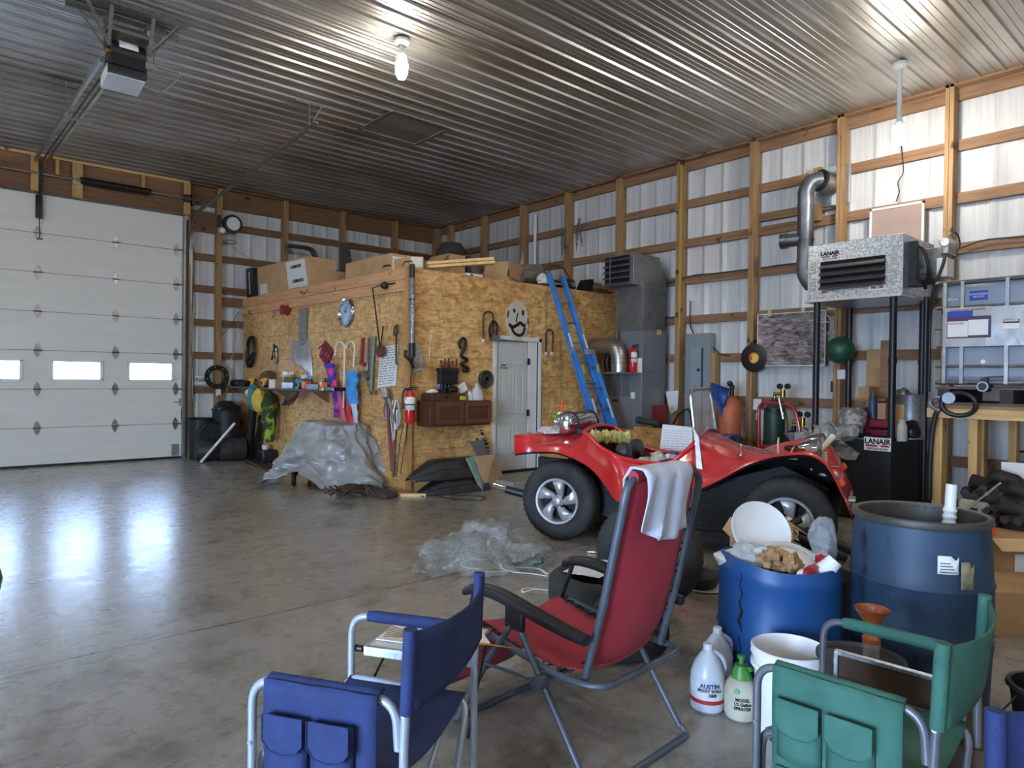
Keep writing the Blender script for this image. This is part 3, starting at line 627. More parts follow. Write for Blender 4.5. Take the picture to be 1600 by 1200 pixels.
# leaning black tubes against the left face
t = thing('gun_case', 'long black ribbed tube leaning on the partition below the shelf', 'tube', Lp(4.6, 0, .5))
b0 = onz(387, 718); b1 = onL(420, 612); b1 = b1+LN*.25
obj('tube_body', MB().cyl(b0+V((0, 0, .0)), b1, .075, n=16), M_black, t, world=True)
dq = (b1-b0).normalized()
obj('end_cap', MB().cyl(b0, b0+dq*.2, .085, n=16).cyl(b1-dq*.12, b1+dq*.02, .085, n=16), M_blackm, t, world=True)
b0 = onz(396, 716); b1 = onL(428, 652)+LN*.2
single('black_pipe', 'shorter dark pipe leaning beside the long black tube', 'pipe', MB().cyl(b0, b1, .055, n=12).cyl(b1-(b1-b0).normalized()*.1, b1, .075, n=12), mat('worn black pipe', '221e1c', .6, var=.4))
t = thing('black_case', 'small black case standing on the floor mat behind the covered machine', 'case', onz(425, 722))
a = onz(422, 724); obj('case_body', MB().box((a.x-.02, a.y+.1, .12), (.26, .3, .22)), M_black, t, world=True, bevel=.03)
obj('white_cup', MB().cyl((a.x-.05, a.y+.1, .23), (a.x-.05, a.y+.1, .31), .045, .055), M_white, t, world=True)
a, b, c, d = onz(388, 722), onz(420, 738), onz(450, 738), onz(425, 716)
single('floor_grate', 'flat rusty wire rack lying on the floor by the partition', 'rack', MB().tube([a, b, c, d], .015, 6, closed=True).tube([a.lerp(b, .5), d.lerp(c, .5)], .01, 6).tube([a.lerp(d, .3), b.lerp(c, .3)], .01).tube([a.lerp(d, .6), b.lerp(c, .6)], .01).tube([a.lerp(b, .25), d.lerp(c, .25)], .01).tube([a.lerp(b, .75), d.lerp(c, .75)], .01).xf(Matrix.Translation((0, 0, .016))), mat('rusty wire', '5a4438', .8, .3, var=.3))
single('floor_mat', 'thin dark mat under the wire rack beside the partition', 'mat', MB().prism([a+V((-.1,0,.001)), b+V((0,-.05,.001)), c+V((.1,0,.001)), d+V((0,.1,.001))], (0, 0, .008)), mat('dark red brown mat', '3e302a', .9, var=.3, sc_=20))
# ------------------------------------------------------------------ shelf on left face
tl0, z0 = tL(535, 612); 
shz = 1.28; ts0 = tL(535, 600)[0]; ts1 = 5.35
t = thing('work_shelf', 'long narrow dark topped shelf fixed to the partition beside the garage door', 'shelf', Lp(3.5, shz, .1))
obj('shelf_board', lbox(ts0, ts1, shz-.025, shz, 0, .34), mk_wood('grey worn shelf', '463c34', '6e6256', 'y'), t, world=True, bevel=.003)
obj('backing_board', lbox(ts0+.1, ts1-1.3, shz-.15, shz-.03, 0, .02), M_rim, t, world=True)
for tt in (ts0+.4, 3.4, 4.9): obj('bracket', MB().prism([Lp(tt, shz-.03, .02), Lp(tt, shz-.03, .28), Lp(tt, shz-.2, .02)], bd*.03), M_girtY, t, world=True)
def onShelf(x, z=shz, out=.17):      # point on the shelf for an image column
    p = onP(x, 600, Lp(0, 0, out), tuple(LN)); tt = -(p-V((BX, BY, 0))).dot(bd); return Lp(tt, z, out)
SX = -bd; SU = V((0, 0, 1))
Lm = Matrix((bd, LN, SU)).transposed()   # local x: towards the corner, y: outwards, z up
def sbox(name, label, cat, x, w, d, h, m, out=.17, z=shz, rz=0., bevel=.004, group=None, extra=None):
    c = onShelf(x, z, out); t = MB().box((0, 0, h/2), (w, d, h)); t.xf(Matrix.Rotation(rz, 4, 'Z')); t.xf(Lm.to_4x4()); t.xf(Matrix.Translation(c)); return single(name, label, cat, t, m, group=group, bevel=bevel)
def drill(x, label, col, sc0=1., out=.2):
    c = onShelf(x, shz, out); M = Matrix.Translation(c) @ Lm.to_4x4(); t = thing('power_drill', label, 'power tool', M=M)
    obj('drill_body', MB().tube([(-.13*sc0, 0, .12), (-.1*sc0, 0, .125), (.03*sc0, 0, .125), (.08*sc0, 0, .12)], [.03, .042, .042, .03], 12).tube([(-.03, 0, .1), (-.045, .01, .03)], .028, 10), col, t)
    obj('chuck', MB().cyl((.08*sc0, 0, .12), (.14*sc0, 0, .12), .025, .014, 10), M_black, t); obj('battery', MB().box((-.045, .01, .02), (.13, .07, .04)), M_black, t, bevel=.006)
yt = mat('tool yellow', 'e0a020', .45, var=.08); tt_ = mat('tool teal', '1d7f78', .45, var=.1); og = mat('tool orange', 'e0531a', .45, var=.08)
sbox('black_hose_coil', 'black rubber lump at the far end of the work shelf', 'hose', 372, .3, .2, .12, M_black, bevel=.04)
sbox('black_toolbox', 'low black box near the far end of the work shelf', 'box', 384, .3, .18, .1, M_blackm)
drill(396, 'yellow power drill at the far end of the work shelf', yt)
drill(415, 'yellow drill lying on the work shelf below the hung clamps', yt, 1.2)
c = onShelf(420, shz, .1); single('wood_block', 'rounded brown wooden block at the back of the work shelf', 'block', MB().lathe([(0, -.09), (.13, -.09), (.14, 0), (.13, .09), (0, .09)], c+V((0, 0, .15)), tuple(bd), 20), mat('brown block', '5c4634', .8, var=.2))
sbox('paper_packet', 'crumpled white packet beside the yellow drill', 'packet', 426, .2, .1, .14, M_paper, rz=.5, out=.26)
sbox('tan_box', 'small tan and grey box on the work shelf', 'box', 436, .2, .2, .12, M_card)
sbox('green_box', 'green and cream carton under the hung wrenches', 'box', 448, .24, .14, .22, duo('green cream', '7d8f3a', 'cfc9a0', 8), out=.1)
sbox('white_carton', 'white topped carton standing by the green carton', 'box', 450, .18, .12, .05, M_white, z=shz+.22, out=.1)
sbox('flat_box', 'flat brown box stacked near the wrenches', 'box', 460, .34, .2, .08, M_brown, z=shz+.1, out=.12)
sbox('grey_case', 'grey flat case on the work shelf under the flat brown box', 'case', 460, .4, .24, .1, M_greytube, out=.14)
drill(470, 'teal power tool lying on the work shelf', tt_, 1.3)
sbox('orange_tool', 'orange tool body on the middle of the work shelf', 'power tool', 478, .12, .1, .13, og, out=.27, bevel=.02)
sbox('spray_can_box', 'blue and white tub below the hung steel blade', 'tub', 478, .12, .12, .22, duo('blue white', '3f6aa8', 'd8dce0', 10), out=.1)
sbox('black_tray', 'long black tray of parts on the work shelf', 'tray', 495, .5, .2, .09, M_black, out=.2)
sbox('orange_box', 'small orange and white box on the near end of the shelf', 'box', 505, .09, .08, .12, duo('orange white', 'e0662a', 'e4ddd0', 9), out=.3)
for i, x in enumerate((508, 512, 516)):
    c = onShelf(x, shz, .15); single('bottle', ('short dark bottle first in the row of three bottles on the shelf', 'middle dark bottle in the row of three on the shelf', 'last dark bottle in the row, nearest the purple windsock')[i], 'bottle', MB().lathe([(0, 0), (.03, 0), (.032, .11), (.015, .15), (.015, .18), (0, .18)], c, n=14), mat('dark bottle', '2c2a28', .3, var=.2), group='bottles on the work shelf')
sbox('socket_tray', 'black tray at the near end of the work shelf', 'tray', 523, .3, .18, .05, M_blackm, out=.22)
# hanging under the shelf
def hang(p, out): return onL(*p)+LN*out
t = thing('tool_bag', 'yellow and teal tool pouch hanging under the shelf', 'bag', hang((430, 640), .2))
obj('pouch', MB().blob(hang((433, 626), .3), (.13, .16, .2), 10, .12, 5), mat('yellow pouch', 'cfae38', .7, var=.2), t, world=True)
obj('pouch_top', MB().blob(hang((424, 620), .3), (.1, .12, .22), 10, .15, 6), mat('teal pouch', '2c7f7a', .7, var=.25), t, world=True)
obj('tag', MB().blob(hang((418, 614), .33), (.06, .03, .07), 6, .1, 8), M_white, t, world=True)
mg = duo('yellow green black cloth', '8fae2c', '2e3a24', 7, .42, .5, .8)
pts = catmull([hang((437, 616), .2), hang((440, 640), .22), hang((440, 665), .22), hang((441, 690), .22)], 5)
single('green_strap_bag', 'long yellow-green bag hanging from the shelf behind the covered machine', 'bag', MB().tube(pts, [.07, .1, .12, .13, .13, .13, .13, .12, .12, .12, .11, .11, .1, .09, .08, .06][:len(pts)], 12), mg)
t = thing('work_gloves', 'pair of brown leather gloves hanging below the work shelf', 'gloves', hang((482, 625), .35))
for k, (dx, sd) in enumerate(((0, 1), (5, 2))):
    a = hang((492+dx, 612), .33); b = hang((478+dx, 630), .36)
    g = MB().tube(catmull([a, a.lerp(b, .5), a.lerp(b, .75)], 4), [.03, .04, .05, .055, .06, .06, .06, .055, .05][:9], 10)
    for j in range(4): s = a.lerp(b, .72)+V((0, .03*(j-1.5), 0)); g.tube([s, s+(b-a)*.3+V((0, .02*(j-1.5), -.02))], [.017, .012], 7)
    s = a.lerp(b, .5); g.tube([s, s+V((-.02, -.05, -.1))], [.018, .012], 7)
    obj('glove', g, M_brown if k else mat('dark glove', '2a2220', .8), t, world=True)
# ------------------------------------------------------------------ things hung on the left face
def lp(x, y, out=.03): return onL(x, y)+LN*out
a = lp(452, 485); t = thing('hose_reel', 'small red reel with a curled wire fixed high on the partition', 'reel', a)
obj('reel', MB().cyl(a, a+LN*.09, .07, n=18).cyl(a+LN*.0, a+LN*.015, .09, n=18).cyl(a+LN*.09, a+LN*.1, .09, n=18), mat('dull red reel', '8a2a22', .6), t, world=True)
obj('wire', MB().tube(catmull([a, lp(445, 484), lp(434, 486), lp(431, 492), lp(428, 497)], 5), .006), M_steel, t, world=True)
a = lp(398, 550, .08); P = [a+bd*(.15*math.cos(k*.4)+.04*math.sin(k*.4)*1.0)+V((0, 0, .27*math.sin(k*.4)))+LN*(.02*math.sin(k*1.3)) for k in range(48)]
single('belt_loop', 'black looped drive belt hanging on the partition above the shelf', 'belt', MB().tube(P, .022, 7), M_black)
single('buckle', 'dark buckle at the bottom of the looped belt', 'buckle', MB().tube([lp(392, 563, .06), lp(398, 561, .1), lp(404, 552, .09)], .035, 8), M_blackm)
for i, (x0, y0, x1, y1, m) in enumerate(((430, 538, 432, 565, M_brass), (433, 540, 428, 562, M_black), (436, 544, 434, 568, M_steel))):
    single('pliers', ('brass handled clamp in the hanging cluster left of the wrenches', 'black pliers in the hanging cluster left of the wrenches', 'steel pliers in the hanging cluster left of the wrenches')[i], 'tool', MB().tube([lp(x0, y0, .03+.01*i), lp((x0+x1)/2+1, (y0+y1)/2, .04), lp(x1, y1, .04)], .017, 7).tube([lp(x0+2, y0+2, .03+.01*i), lp((x0+x1)/2-1, (y0+y1)/2, .04), lp(x1+3, y1-1, .04)], .014, 7), m)
q = [lp(470, 483, .02), lp(482, 482, .02), lp(481, 537, .02), lp(468, 540, .02)]
single('steel_plate', 'wide grey steel blade hanging above the row of wrenches', 'blade', MB().prism(q, LN*.006), M_steel, bevel=.001)
M_wr = mat('wrench steel', 'b4b4b0', .35, .5, var=.1)
for i in range(13):
    x = 458+i*2.35; yt0 = 535+(1.0 if i % 2 else 0); yb0 = 562+i*2.1 if i < 11 else 590; x2 = x+.3*i
    a, b = lp(x, yt0, .02), lp(x2, yb0, .02); d = (b-a).normalized(); s = .8
    mb = MB().bar(a+d*.02, b-d*.02, .024, .008, up=tuple(LN)); mb.lathe([(.014, -.006), (.03, -.006), (.03, .006), (.014, .006), (.014, -.006)], a, tuple(LN), 12)
    sx = bd
    for sg in (1, -1): mb.tube([b-d*.01, b+sx*sg*.02, b+sx*sg*.018+d*.035], .008, 6)
    single('wrench', 'chrome combination wrench in the hanging row, %s' % ['shortest, at the far left', 'second from the left', 'third from the left', 'fourth from the left', 'fifth from the left', 'sixth from the left', 'the middle one', 'seventh from the right', 'sixth from the right', 'fifth from the right', 'fourth from the right', 'long, second from the right', 'longest, at the far right'][i], 'wrench', mb, M_wr, group='wrenches hung in a row')
for i in range(5):
    a = lp(505+i*2.6, 536+i*2.0, .03); b = lp(500+i*2.8, 560+i*2.3, .03)
    if i == 0: t = thing('key_rack', 'red diamond shaped rack of small red handled tools on the partition', 'tool rack', a); obj('holder', MB().prism([lp(501, 556, .01), lp(510, 532, .01), lp(523, 549, .01), lp(513, 573, .01)], LN*.02), mat('dark red rack', '6e1d28', .6), t, world=True)
    obj('tool', MB().cyl(lp(503+i*3.5, 552+i*3.6-8, .05), lp(509+i*2.5, 540+i*3.8-1, .05), .014, n=8).cyl(lp(505+i*2, 556+i*2.8, .05), lp(513+i*2, 548+i*3, .05), .012, n=8), mat('pinkish red handle', 'a8404c', .5), t, world=True)
a = lp(543.5, 489, .0); t = thing('wall_clock', 'round chrome rimmed clock on the partition', 'clock', a)
obj('case', MB().lathe([(.0, .02), (.175, .02), (.185, .05), (.2, .055), (.215, .035), (.22, .0), (0, 0)], a, tuple(LN), 40), M_chrome, t, world=True)
obj('dial', MB().lathe([(0, .024), (.172, .024)], a, tuple(LN), 40), mat('pale blue dial', 'a8c0cc', .5, var=.3, sc_=9), t, world=True)
hd = MB(); hd.bar(a+LN*.03, a+LN*.03+V((0, 0, .11)), .012, .004, up=tuple(LN)); hd.bar(a+LN*.03, a+LN*.03-bd*.06+V((0, 0, .04)), .014, .004, up=tuple(LN)); obj('hands', hd, M_ink, t, world=True)
tk = MB()
for k in range(12): an = k*PI/6; u_ = bd*math.cos(an)+V((0, 0, math.sin(an))); tk.bar(a+LN*.028+u_*.13, a+LN*.028+u_*.155, .01, .003, up=tuple(LN))
obj('hour_marks', tk, M_ink, t, world=True)
def cane(x0, x1, ytop, ybot, yhook, label):
    a = lp(x1, ybot, .12); b = lp((x1+x0)/2+4, ytop+8, .1); top = lp((x0+x1)/2, ytop, .1); h = lp(x0, yhook, .1)
    return single('walking_cane', label, 'cane', MB().tube(catmull([a, a.lerp(lp(x1, ytop+12, .1), .5), lp(x1, ytop+12, .1), lp(x1-2, ytop+3, .1), top, lp(x0+2, ytop+5, .1), lp(x0, yhook-6, .1), h], 5), .012, 8), mat('cream cane', 'e2d8c4', .5))
cane(533, 548, 535, 652, 556, 'cream crook handled cane hanging beside the purple windsock')
cane(551, 564, 534, 574, 545, 'shorter cream crook holding the blue windsock')
def sock(name, label, pts, r, m, dy=.12):
    P = catmull([lp(x, y, dy) for x, y in pts], 5); k = len(P)-1; rr = [r(i/k)*(1+.12*math.sin(i*1.9)) for i in range(len(P))]
    rows = []
    for i, p in enumerate(P):
        rows.append([p+(bd*math.cos(a)*1.+LN*math.sin(a)*.45)*rr[i]*(1+.12*math.sin(3*a+i)) for a in [2*PI*j/14 for j in range(14)]])
    return MB().grid(rows, cv=True)
mp = duo('purple pink swirl', '4a2a9a', 'd03a7a', 5, .47, .53, .7)
t = thing('windsock', 'purple and pink windsock hanging on the partition', 'windsock', lp(532, 600, .1))
obj('tube', sock('', '', [(526, 568), (529, 585), (533, 605), (538, 625), (537, 652)], lambda u: .12-.06*u, mp), mp, t, world=True)
obj('tails', sock('', '', [(540, 608), (544, 630), (549, 655)], lambda u: .05+.01*u, M_pink), M_pink, t, world=True)
t = thing('windsock', 'sky blue windsock with red and white tails by the paper list', 'windsock', lp(562, 600, .1))
mbk = mat('sky blue cloth', '3f8fd0', .75, var=.15)
P = [(554, 583), (571, 580), (571, 628), (557, 632)]
obj('tube', sock('', '', [(562, 580), (562, 600), (563, 630)], lambda u: .13-.01*u, mbk), mbk, t, world=True)
obj('tails', sock('', '', [(558, 618), (557, 640), (563, 662)], lambda u: .06, M_red), mat('red cloth', 'cc2a34', .75), t, world=True)
obj('tails', sock('', '', [(564, 628), (567, 650), (571, 678)], lambda u: .07-.03*u, M_white), mat('pale blue white cloth', 'b4c8d8', .75, var=.2), t, world=True)
obj('string', MB().tube([lp(563, 575, .1), lp(555, 583, .1)], .003).tube([lp(563, 575, .1), lp(571, 582, .1)], .003), M_white, t, world=True)
single('pipe_wrench', 'red pipe wrench hanging by the blue windsock', 'wrench', MB().bar(lp(570, 528, .03), lp(568, 565, .03), .05, .025, up=tuple(LN)).bar(lp(566, 566, .03), lp(574, 570, .03), .05, .04, up=tuple(LN)), mat('rusty red wrench', '8e2a20', .6, var=.2))
single('steel_bar', 'grey steel bar clamp hanging right of the red pipe wrench', 'clamp', MB().bar(lp(579, 528, .03), lp(577, 585, .03), .035, .02, up=tuple(LN)).cyl(lp(574, 583, .06), lp(582, 592, .06), .04, n=8), M_greytube)
single('long_pipe', 'long green-grey pipe with elbow hanging left of the paper list', 'pipe', MB().tube(catmull([lp(589, 526, .04), lp(586, 570, .04), lp(584, 605, .04)], 4)+[lp(586, 613, .06), lp(592, 612, .08)], .03, 10), mat('grey green pipe', '6c7666', .5, .4))
single('adjustable_wrench', 'small dark wrench hanging between the clamps', 'wrench', MB().bar(lp(580, 595, .03), lp(581, 604, .03), .05, .03, up=tuple(LN)), M_blackm)
pa = [lp(596, 542, .012), lp(624, 538, .012), lp(620, 602, .012), lp(591, 606, .012)]
t = thing('paper_list', 'long sheet of handwritten paper pinned near the partition corner', 'paper', pa[3])
obj('sheet', MB().prism(pa, LN*.002), M_paper, t, world=True)
ln = MB(); rr_ = random.Random(3)
for k in range(15):
    u0 = (k+.8)/16; a = pa[0].lerp(pa[3], u0); b = pa[1].lerp(pa[2], u0); x = .08
    while x < .85: w_ = rr_.uniform(.05, .2); ln.bar(a.lerp(b, x)+LN*.0035, a.lerp(b, min(.92, x+w_))+LN*.0035, .009, .001, up=tuple(LN)); x += w_+rr_.uniform(.03, .1)
obj('handwriting', ln, mat('faded ink', '5e5e5c', .8), t, world=True)
t = thing('gear_shifter', 'thin dark rod with round brown end hanging over the paper list', 'rod', lp(600, 500, .1))
obj('rod', MB().tube([lp(622, 443, .05), lp(605, 446, .08), lp(592, 451, .1), lp(596, 480, .1), lp(604, 545, .1)], .01, 8).tube([lp(607, 510, .08), lp(604, 545, .1)], .009, 8), M_blackm, t, world=True)
obj('round_end', MB().cyl(lp(603, 549, .06), lp(603, 549, .1), .085, n=20), mat('rusty disc', '6a4030', .7, .3), t, world=True)
obj('knob', MB().blob(lp(609, 447, .08), .05, 8, .1), M_black, t, world=True)
single('cable_loop', 'black looped cable hanging near the partition corner', 'cable', MB().tube(catmull([lp(624, 507, .04), lp(621, 515, .05), lp(622, 525, .05), lp(626, 520, .06), lp(625, 508, .05), lp(624, 525, .05), lp(624, 570, .05)], 6), .011, 7), M_black)
for px_, py_, lab in ((611, 421, 'small black hook on the top board of the partition'),):
    single('hook', lab, 'hook', MB().tube([lp(604, 418, .05), lp(612, 416, .08), lp(618, 416, .08)], .012), M_black)
# torque tool hanging at the corner post
t = thing('bar_tool', 'long black and clear tube tool hanging on the partition corner post', 'tool', V((BX, BY-.1, 1.4)))
def fp(x, y, out=.06): return onY(x, y, BY-out)
obj('upper_grip', MB().cyl(fp(644, 413, .12), fp(644, 434, .12), .035), M_black, t, world=True)
obj('tube', MB().cyl(fp(644, 434, .12), fp(644, 536, .12), .03), mat('smoky tube', '75777a', .25, .3, var=.5, sc_=9), t, world=True)
obj('lower_grip', MB().cyl(fp(644, 536, .12), fp(644, 558, .12), .042).cyl(fp(644, 558, .12), fp(644, 566, .12), .02), M_black, t, world=True)
obj('hanger', MB().tube([fp(630, 415, .1), fp(632, 409, .1), fp(644, 408, .12), fp(644, 413, .12)], .009).lathe([(.036, -.01), (.042, 0), (.036, .01)], fp(644, 468, .12), n=16), M_black, t, world=True)
textmesh('tool_lettering', 'POWERBUILT PRO', .045, fp(645.5, 490, .155), (0,0,1), (-1,0,0), M_white, t, world=True, sx=1.3)
t = thing('grease_gun', 'black tool with a cord hanging at the corner post bottom', 'tool', fp(632, 560, .12))
obj('body', MB().tube(catmull([fp(634, 548, .1), fp(633, 556, .12), fp(640, 562, .14), fp(646, 575, .12)], 4), .022), M_black, t, world=True)
obj('cord', MB().tube(catmull([fp(646, 570, .1), fp(642, 590, .06), fp(641, 620, .05), fp(637, 660, .05), fp(626, 740, .08)], 6), .007), M_black, t, world=True)
# ------------------------------------------------------------------ things on top of the partition room
def TP(x, y, o): return onP(x, y, Lp(0, 0, -o), tuple(LN))
def clampz(P, z=BH+.005): return [V((p.x, p.y, max(p.z, z))) for p in P]
def cbox(name, label, cat, pts, o, depth, m, group=None, parts=None, bevel=.004):
    P = [TP(x, y, o) for x, y in pts]; lo = min(p.z for p in P); P = [p+V((0, 0, BH+.004-lo)) if lo < BH+.004 else p for p in P]
    P = [V((p.x, p.y, BH+.004)) if (i < 2 and lo > BH+.01) else p for i, p in enumerate(P)]; mb = MB().prism(P, -LN*depth); a, b = mb.bounds(); t = thing(name, label, cat, ((a.x+b.x)/2, (a.y+b.y)/2, a.z), group=group)
    obj('box_body', mb, m, t, world=True, bevel=bevel); return t, P
t, P = cbox('cardboard_box', 'large tilted cardboard box with a white label on the partition top, farthest left', 'box', [(402, 452), (487, 437), (480, 400), (398, 419)], .12, .5, M_card2)
a, b, c, d = P
def q4(P, u, v): return P[0].lerp(P[1], u).lerp(P[3].lerp(P[2], u), v)
def decal(name, P, u0, u1, v0, v1, m, t, n=None, off=.004):
    n = n or LN; return obj(name, MB().prism([q4(P, u0, v0), q4(P, u1, v0), q4(P, u1, v1), q4(P, u0, v1)], n*off), m, t, world=True)
decal('label', P, .62, .95, .1, .95, M_paper, t)
rt = (P[1]-P[0]).normalized(); up = (P[3]-P[0]).normalized()
textmesh('label_text', 'DT. ORIGINAL MATTER', .075, q4(P, .79, .75)+LN*.006, rt, up, M_ink, t, world=True, sx=.5, bold=.002)
textmesh('label_text', 'DT. ORIGINAL MATTER', .075, q4(P, .8, .3)+LN*.006, rt, up, M_ink, t, world=True, sx=.5, bold=.002)
decal('small_label', P, .08, .22, .1, .42, M_paper, t)
t, P = cbox('black_box', 'narrow black box with white lettering at the far left end of the partition top', 'box', [(386, 456), (397, 455), (395, 418), (384, 420)], .04, .25, M_black)
textmesh('box_text', 'MICROPHONE', .07, q4(P, .5, .5)+LN*.006, (P[3]-P[0]), -(P[1]-P[0]), M_white, t, world=True, sx=.9, bold=.002)
t, P = cbox('cardboard_box', 'low cardboard box behind the tilted box on the partition top', 'box', [(486, 440), (530, 432), (529, 424), (484, 420)], .5, .6, M_card)
t, P = cbox('cardboard_box', 'long low cardboard box with a white sticker, centre of the partition top', 'box', [(540, 431), (610, 421), (610, 395), (540, 412)], .5, .35, M_card2)
t2_ = onP(625, 400, Lp(0, 0, -.5), tuple(LN))
E2 = [P[1]+LN*.001, P[1]-LN*.35, P[2]-LN*.35, P[2]]
decal('sticker', [P[1], P[1]-LN*.35, P[2]-LN*.35, P[2]], .1, .8, .15, .9, M_paper, t, n=-bd if False else bd)
for (pts, lab) in (([(640, 419), (662, 420), (662, 401), (640, 400)], 'tall small cardboard box with a white sticker at the partition corner'),):
    P = clampz([onY(x, y, BY+.45) for x, y in pts]); t = thing('cardboard_box', lab, 'box', ((P[0].x+P[1].x)/2, BY+.6, BH)); mb = MB().prism([V((p.x, p.y, BH+.004)) if i < 2 else p for i, p in enumerate(P)], (0, .4, 0)); obj('box_body', mb, M_card2, t, world=True, bevel=.004)
    decal('sticker', P, .1, .9, .1, .95, M_paper, t, n=V((0, -1, 0)))
# grey bent plastic panels leaning at the back wall
mg_ = mat('dark grey trim plastic', '4a4a48', .6, var=.1)
Yp = YB-.45
pts = [onY(x, y, Yp) for x, y in ((448, 384), (480, 388), (491, 397), (497, 424))]
P = catmull([pts[0], pts[1], pts[2], pts[3]], 5); w_ = .09; z_ = [V((p.x, p.y, p.z)) for p in P]
single('roof_frame', 'dark grey curved door frame panel standing behind the tilted box', 'car part', MB().tube(z_+[V((z_[-1].x+.05, z_[-1].y, BH+.02))], .1, 8, flat=.4), mg_)
P = [onY(x, y, YB-.5) for x, y in ((532, 378), (546, 383), (554, 412), (538, 416))]
P = [P[0], P[1], V((P[2].x+.1, P[2].y, BH+.005)), V((P[3].x, P[3].y, BH+.005))]
single('grey_sheet', 'dark grey flat panel leaning against a back wall post', 'panel', MB().prism(P, (0, .03, 0)), mg_)
# lumber lying across the corner
a, b = onz(672, 426, BH+.1), onY(770, 407, BY+.0); a = V((a.x-.2, BY+.55, BH+.08)); b = onY(772, 408, BY-.1)
for k, (dz, lab) in enumerate(((0, 'lower pale pine board laid across the front edge of the partition top'), (.045, 'upper pale pine board laid across the front edge of the partition top'))):
    single('pine_board', lab, 'board', MB().bar(onY(668, 421, BY+.3)+V((-.02*k, .0, .03+dz)), b+V((-.02*k, 0, dz-.02)), .14, .04), M_pineX, bevel=.003)
def FPt(pts, Y): return [onY(x, y, Y) for x, y in pts]
def fbox(name, label, cat, x0, x1, ytop, Y, depth, m, h=None, group=None):
    a = onY(x0, ytop, Y); b = onY(x1, ytop, Y); t = thing(name, label, cat, ((a.x+b.x)/2, Y+depth/2, BH), group=group)
    obj('box_body', MB().bb((a.x, Y, BH+.003), (b.x, Y+depth, a.z)), m, t, world=True, bevel=.005); return t, a, b
t, a, b = fbox('cardboard_box', 'open flapped cardboard box standing behind the pine boards', 'box', 702, 727, 396, BY+1.4, .5, M_card2)
for s, x in ((-1, a.x), (1, b.x)): obj('flap', MB().prism([(x, BY+1.4, a.z), (x, BY+1.9, a.z), (x+s*.13, BY+1.9, a.z-.12 if s < 0 else a.z+.05), (x+s*.13, BY+1.4, a.z-.14 if s < 0 else a.z+.03)], (0, 0, .006)), M_card2, t, world=True)
p = onY(719, 391, YB-.9); single('black_helmet', 'dark round shape behind the flapped box on the partition top', 'part', MB().lathe([(.35, -.5), (.33, -.2), (.2, -.03), (0, .02)], (8.35, 11.6, p.z+.02), n=20).cyl((8.35, 11.6, BH), (8.35, 11.6, p.z-.4), .33, n=20), mg_)
t, a, b = fbox('white_box', 'small white box with a black logo on the partition top edge', 'box', 729, 755, 426, BY+.08, .25, M_white)
obj('logo', MB().cyl((a.x+.09, BY+.076, a.z-.04), (a.x+.09, BY+.08, a.z-.04), .03, n=16), M_ink, t, world=True)
t, a, b = fbox('cardboard_box', 'large open cardboard box left of the post on the partition top', 'box', 757, 794, 427, BY+.15, .6, M_card2)
for (x0, x1, dz0, dz1) in ((a.x, b.x-.02, .17, .2),): obj('flap', MB().prism([(x0, BY+.15, a.z), (x1, BY+.15, a.z), (x1, BY+.12, a.z+.22), (x0, BY+.12, a.z+.16)], (0, .008, 0)), M_card2, t, world=True)
x2 = onY(819, 430, BY+.5).x; obj('box_side', MB().prism([(b.x, BY+.15, BH+.003), (x2, BY+.5, BH+.003), (x2, BY+.5, a.z-.02), (b.x, BY+.15, a.z)], (0, .3, 0)), M_card2, t, world=True, bevel=.003)
obj('flap', MB().prism([(b.x+.01, BY+.13, a.z), (x2+.03, BY+.48, a.z-.03), (x2+.0, BY+.4, a.z+.2), (b.x+.01, BY+.1, a.z+.22)], (0, .008, 0)), M_card2, t, world=True)
p = onY(836, 428, BY+.3); single('tarp_bundle', 'brown-grey cloth bundle on the partition top left of the ladder', 'bundle', MB().blob((p.x, BY+.4, BH+.17), (.3, .25, .18), 12, .2, 3, flatb=True), mat('brown grey cloth', '6a6056', .9, var=.25))
p = onY(845, 436, BY+.15); single('dust_mask', 'crumpled white striped paper beside the cloth bundle', 'paper', MB().blob((p.x, BY+.08, BH+.09), (.13, .08, .09), 10, .3, 5, flatb=True), mat('dirty white paper', 'c8c4bc', .8, var=.3, sc_=20))
single('black_bag', 'black folded bag at the partition top behind the ladder head', 'bag', MB().blob((onY(860, 438, BY+.15).x-.02, BY+.16, BH+.07), (.2, .12, .08), 10, .3, 9, flatb=True), M_black)
p = onY(888, 440, BY+.15); single('shop_vac', 'lump of dark and brown parts right of the ladder head', 'parts', MB().blob((p.x-.05, BY+.2, BH+.08), (.2, .15, .1), 10, .3, 15, flatb=True), duo('dark brown white', '3a2a24', '8a8480', 8, .55, .6))
P = FPt([(907, 455), (915, 437), (927, 436), (928, 443), (921, 458)], BY+.12); P = clampz(P); single('black_bracket', 'angular black bracket standing on the partition top', 'bracket', MB().prism(P, (0, .12, 0)), M_black)
t, a, b = fbox('small_carton', 'small brown carton beside the furnace duct on the partition top', 'box', 927, 941, 441, BY+.15, .2, M_card)
t, a, b = fbox('dark_tray', 'dark wooden tray at the right end of the partition top', 'tray', 934, 950, 450, BY+.02, .2, M_brown)
single('clear_sheet', 'bent clear plastic sheet behind the big open box on the partition top', 'plastic sheet', MB().prism(clampz(FPt([(803, 440), (818, 396), (820, 440)], BY+1.2), BH+.004), (0, .01, 0)), M_clearp)
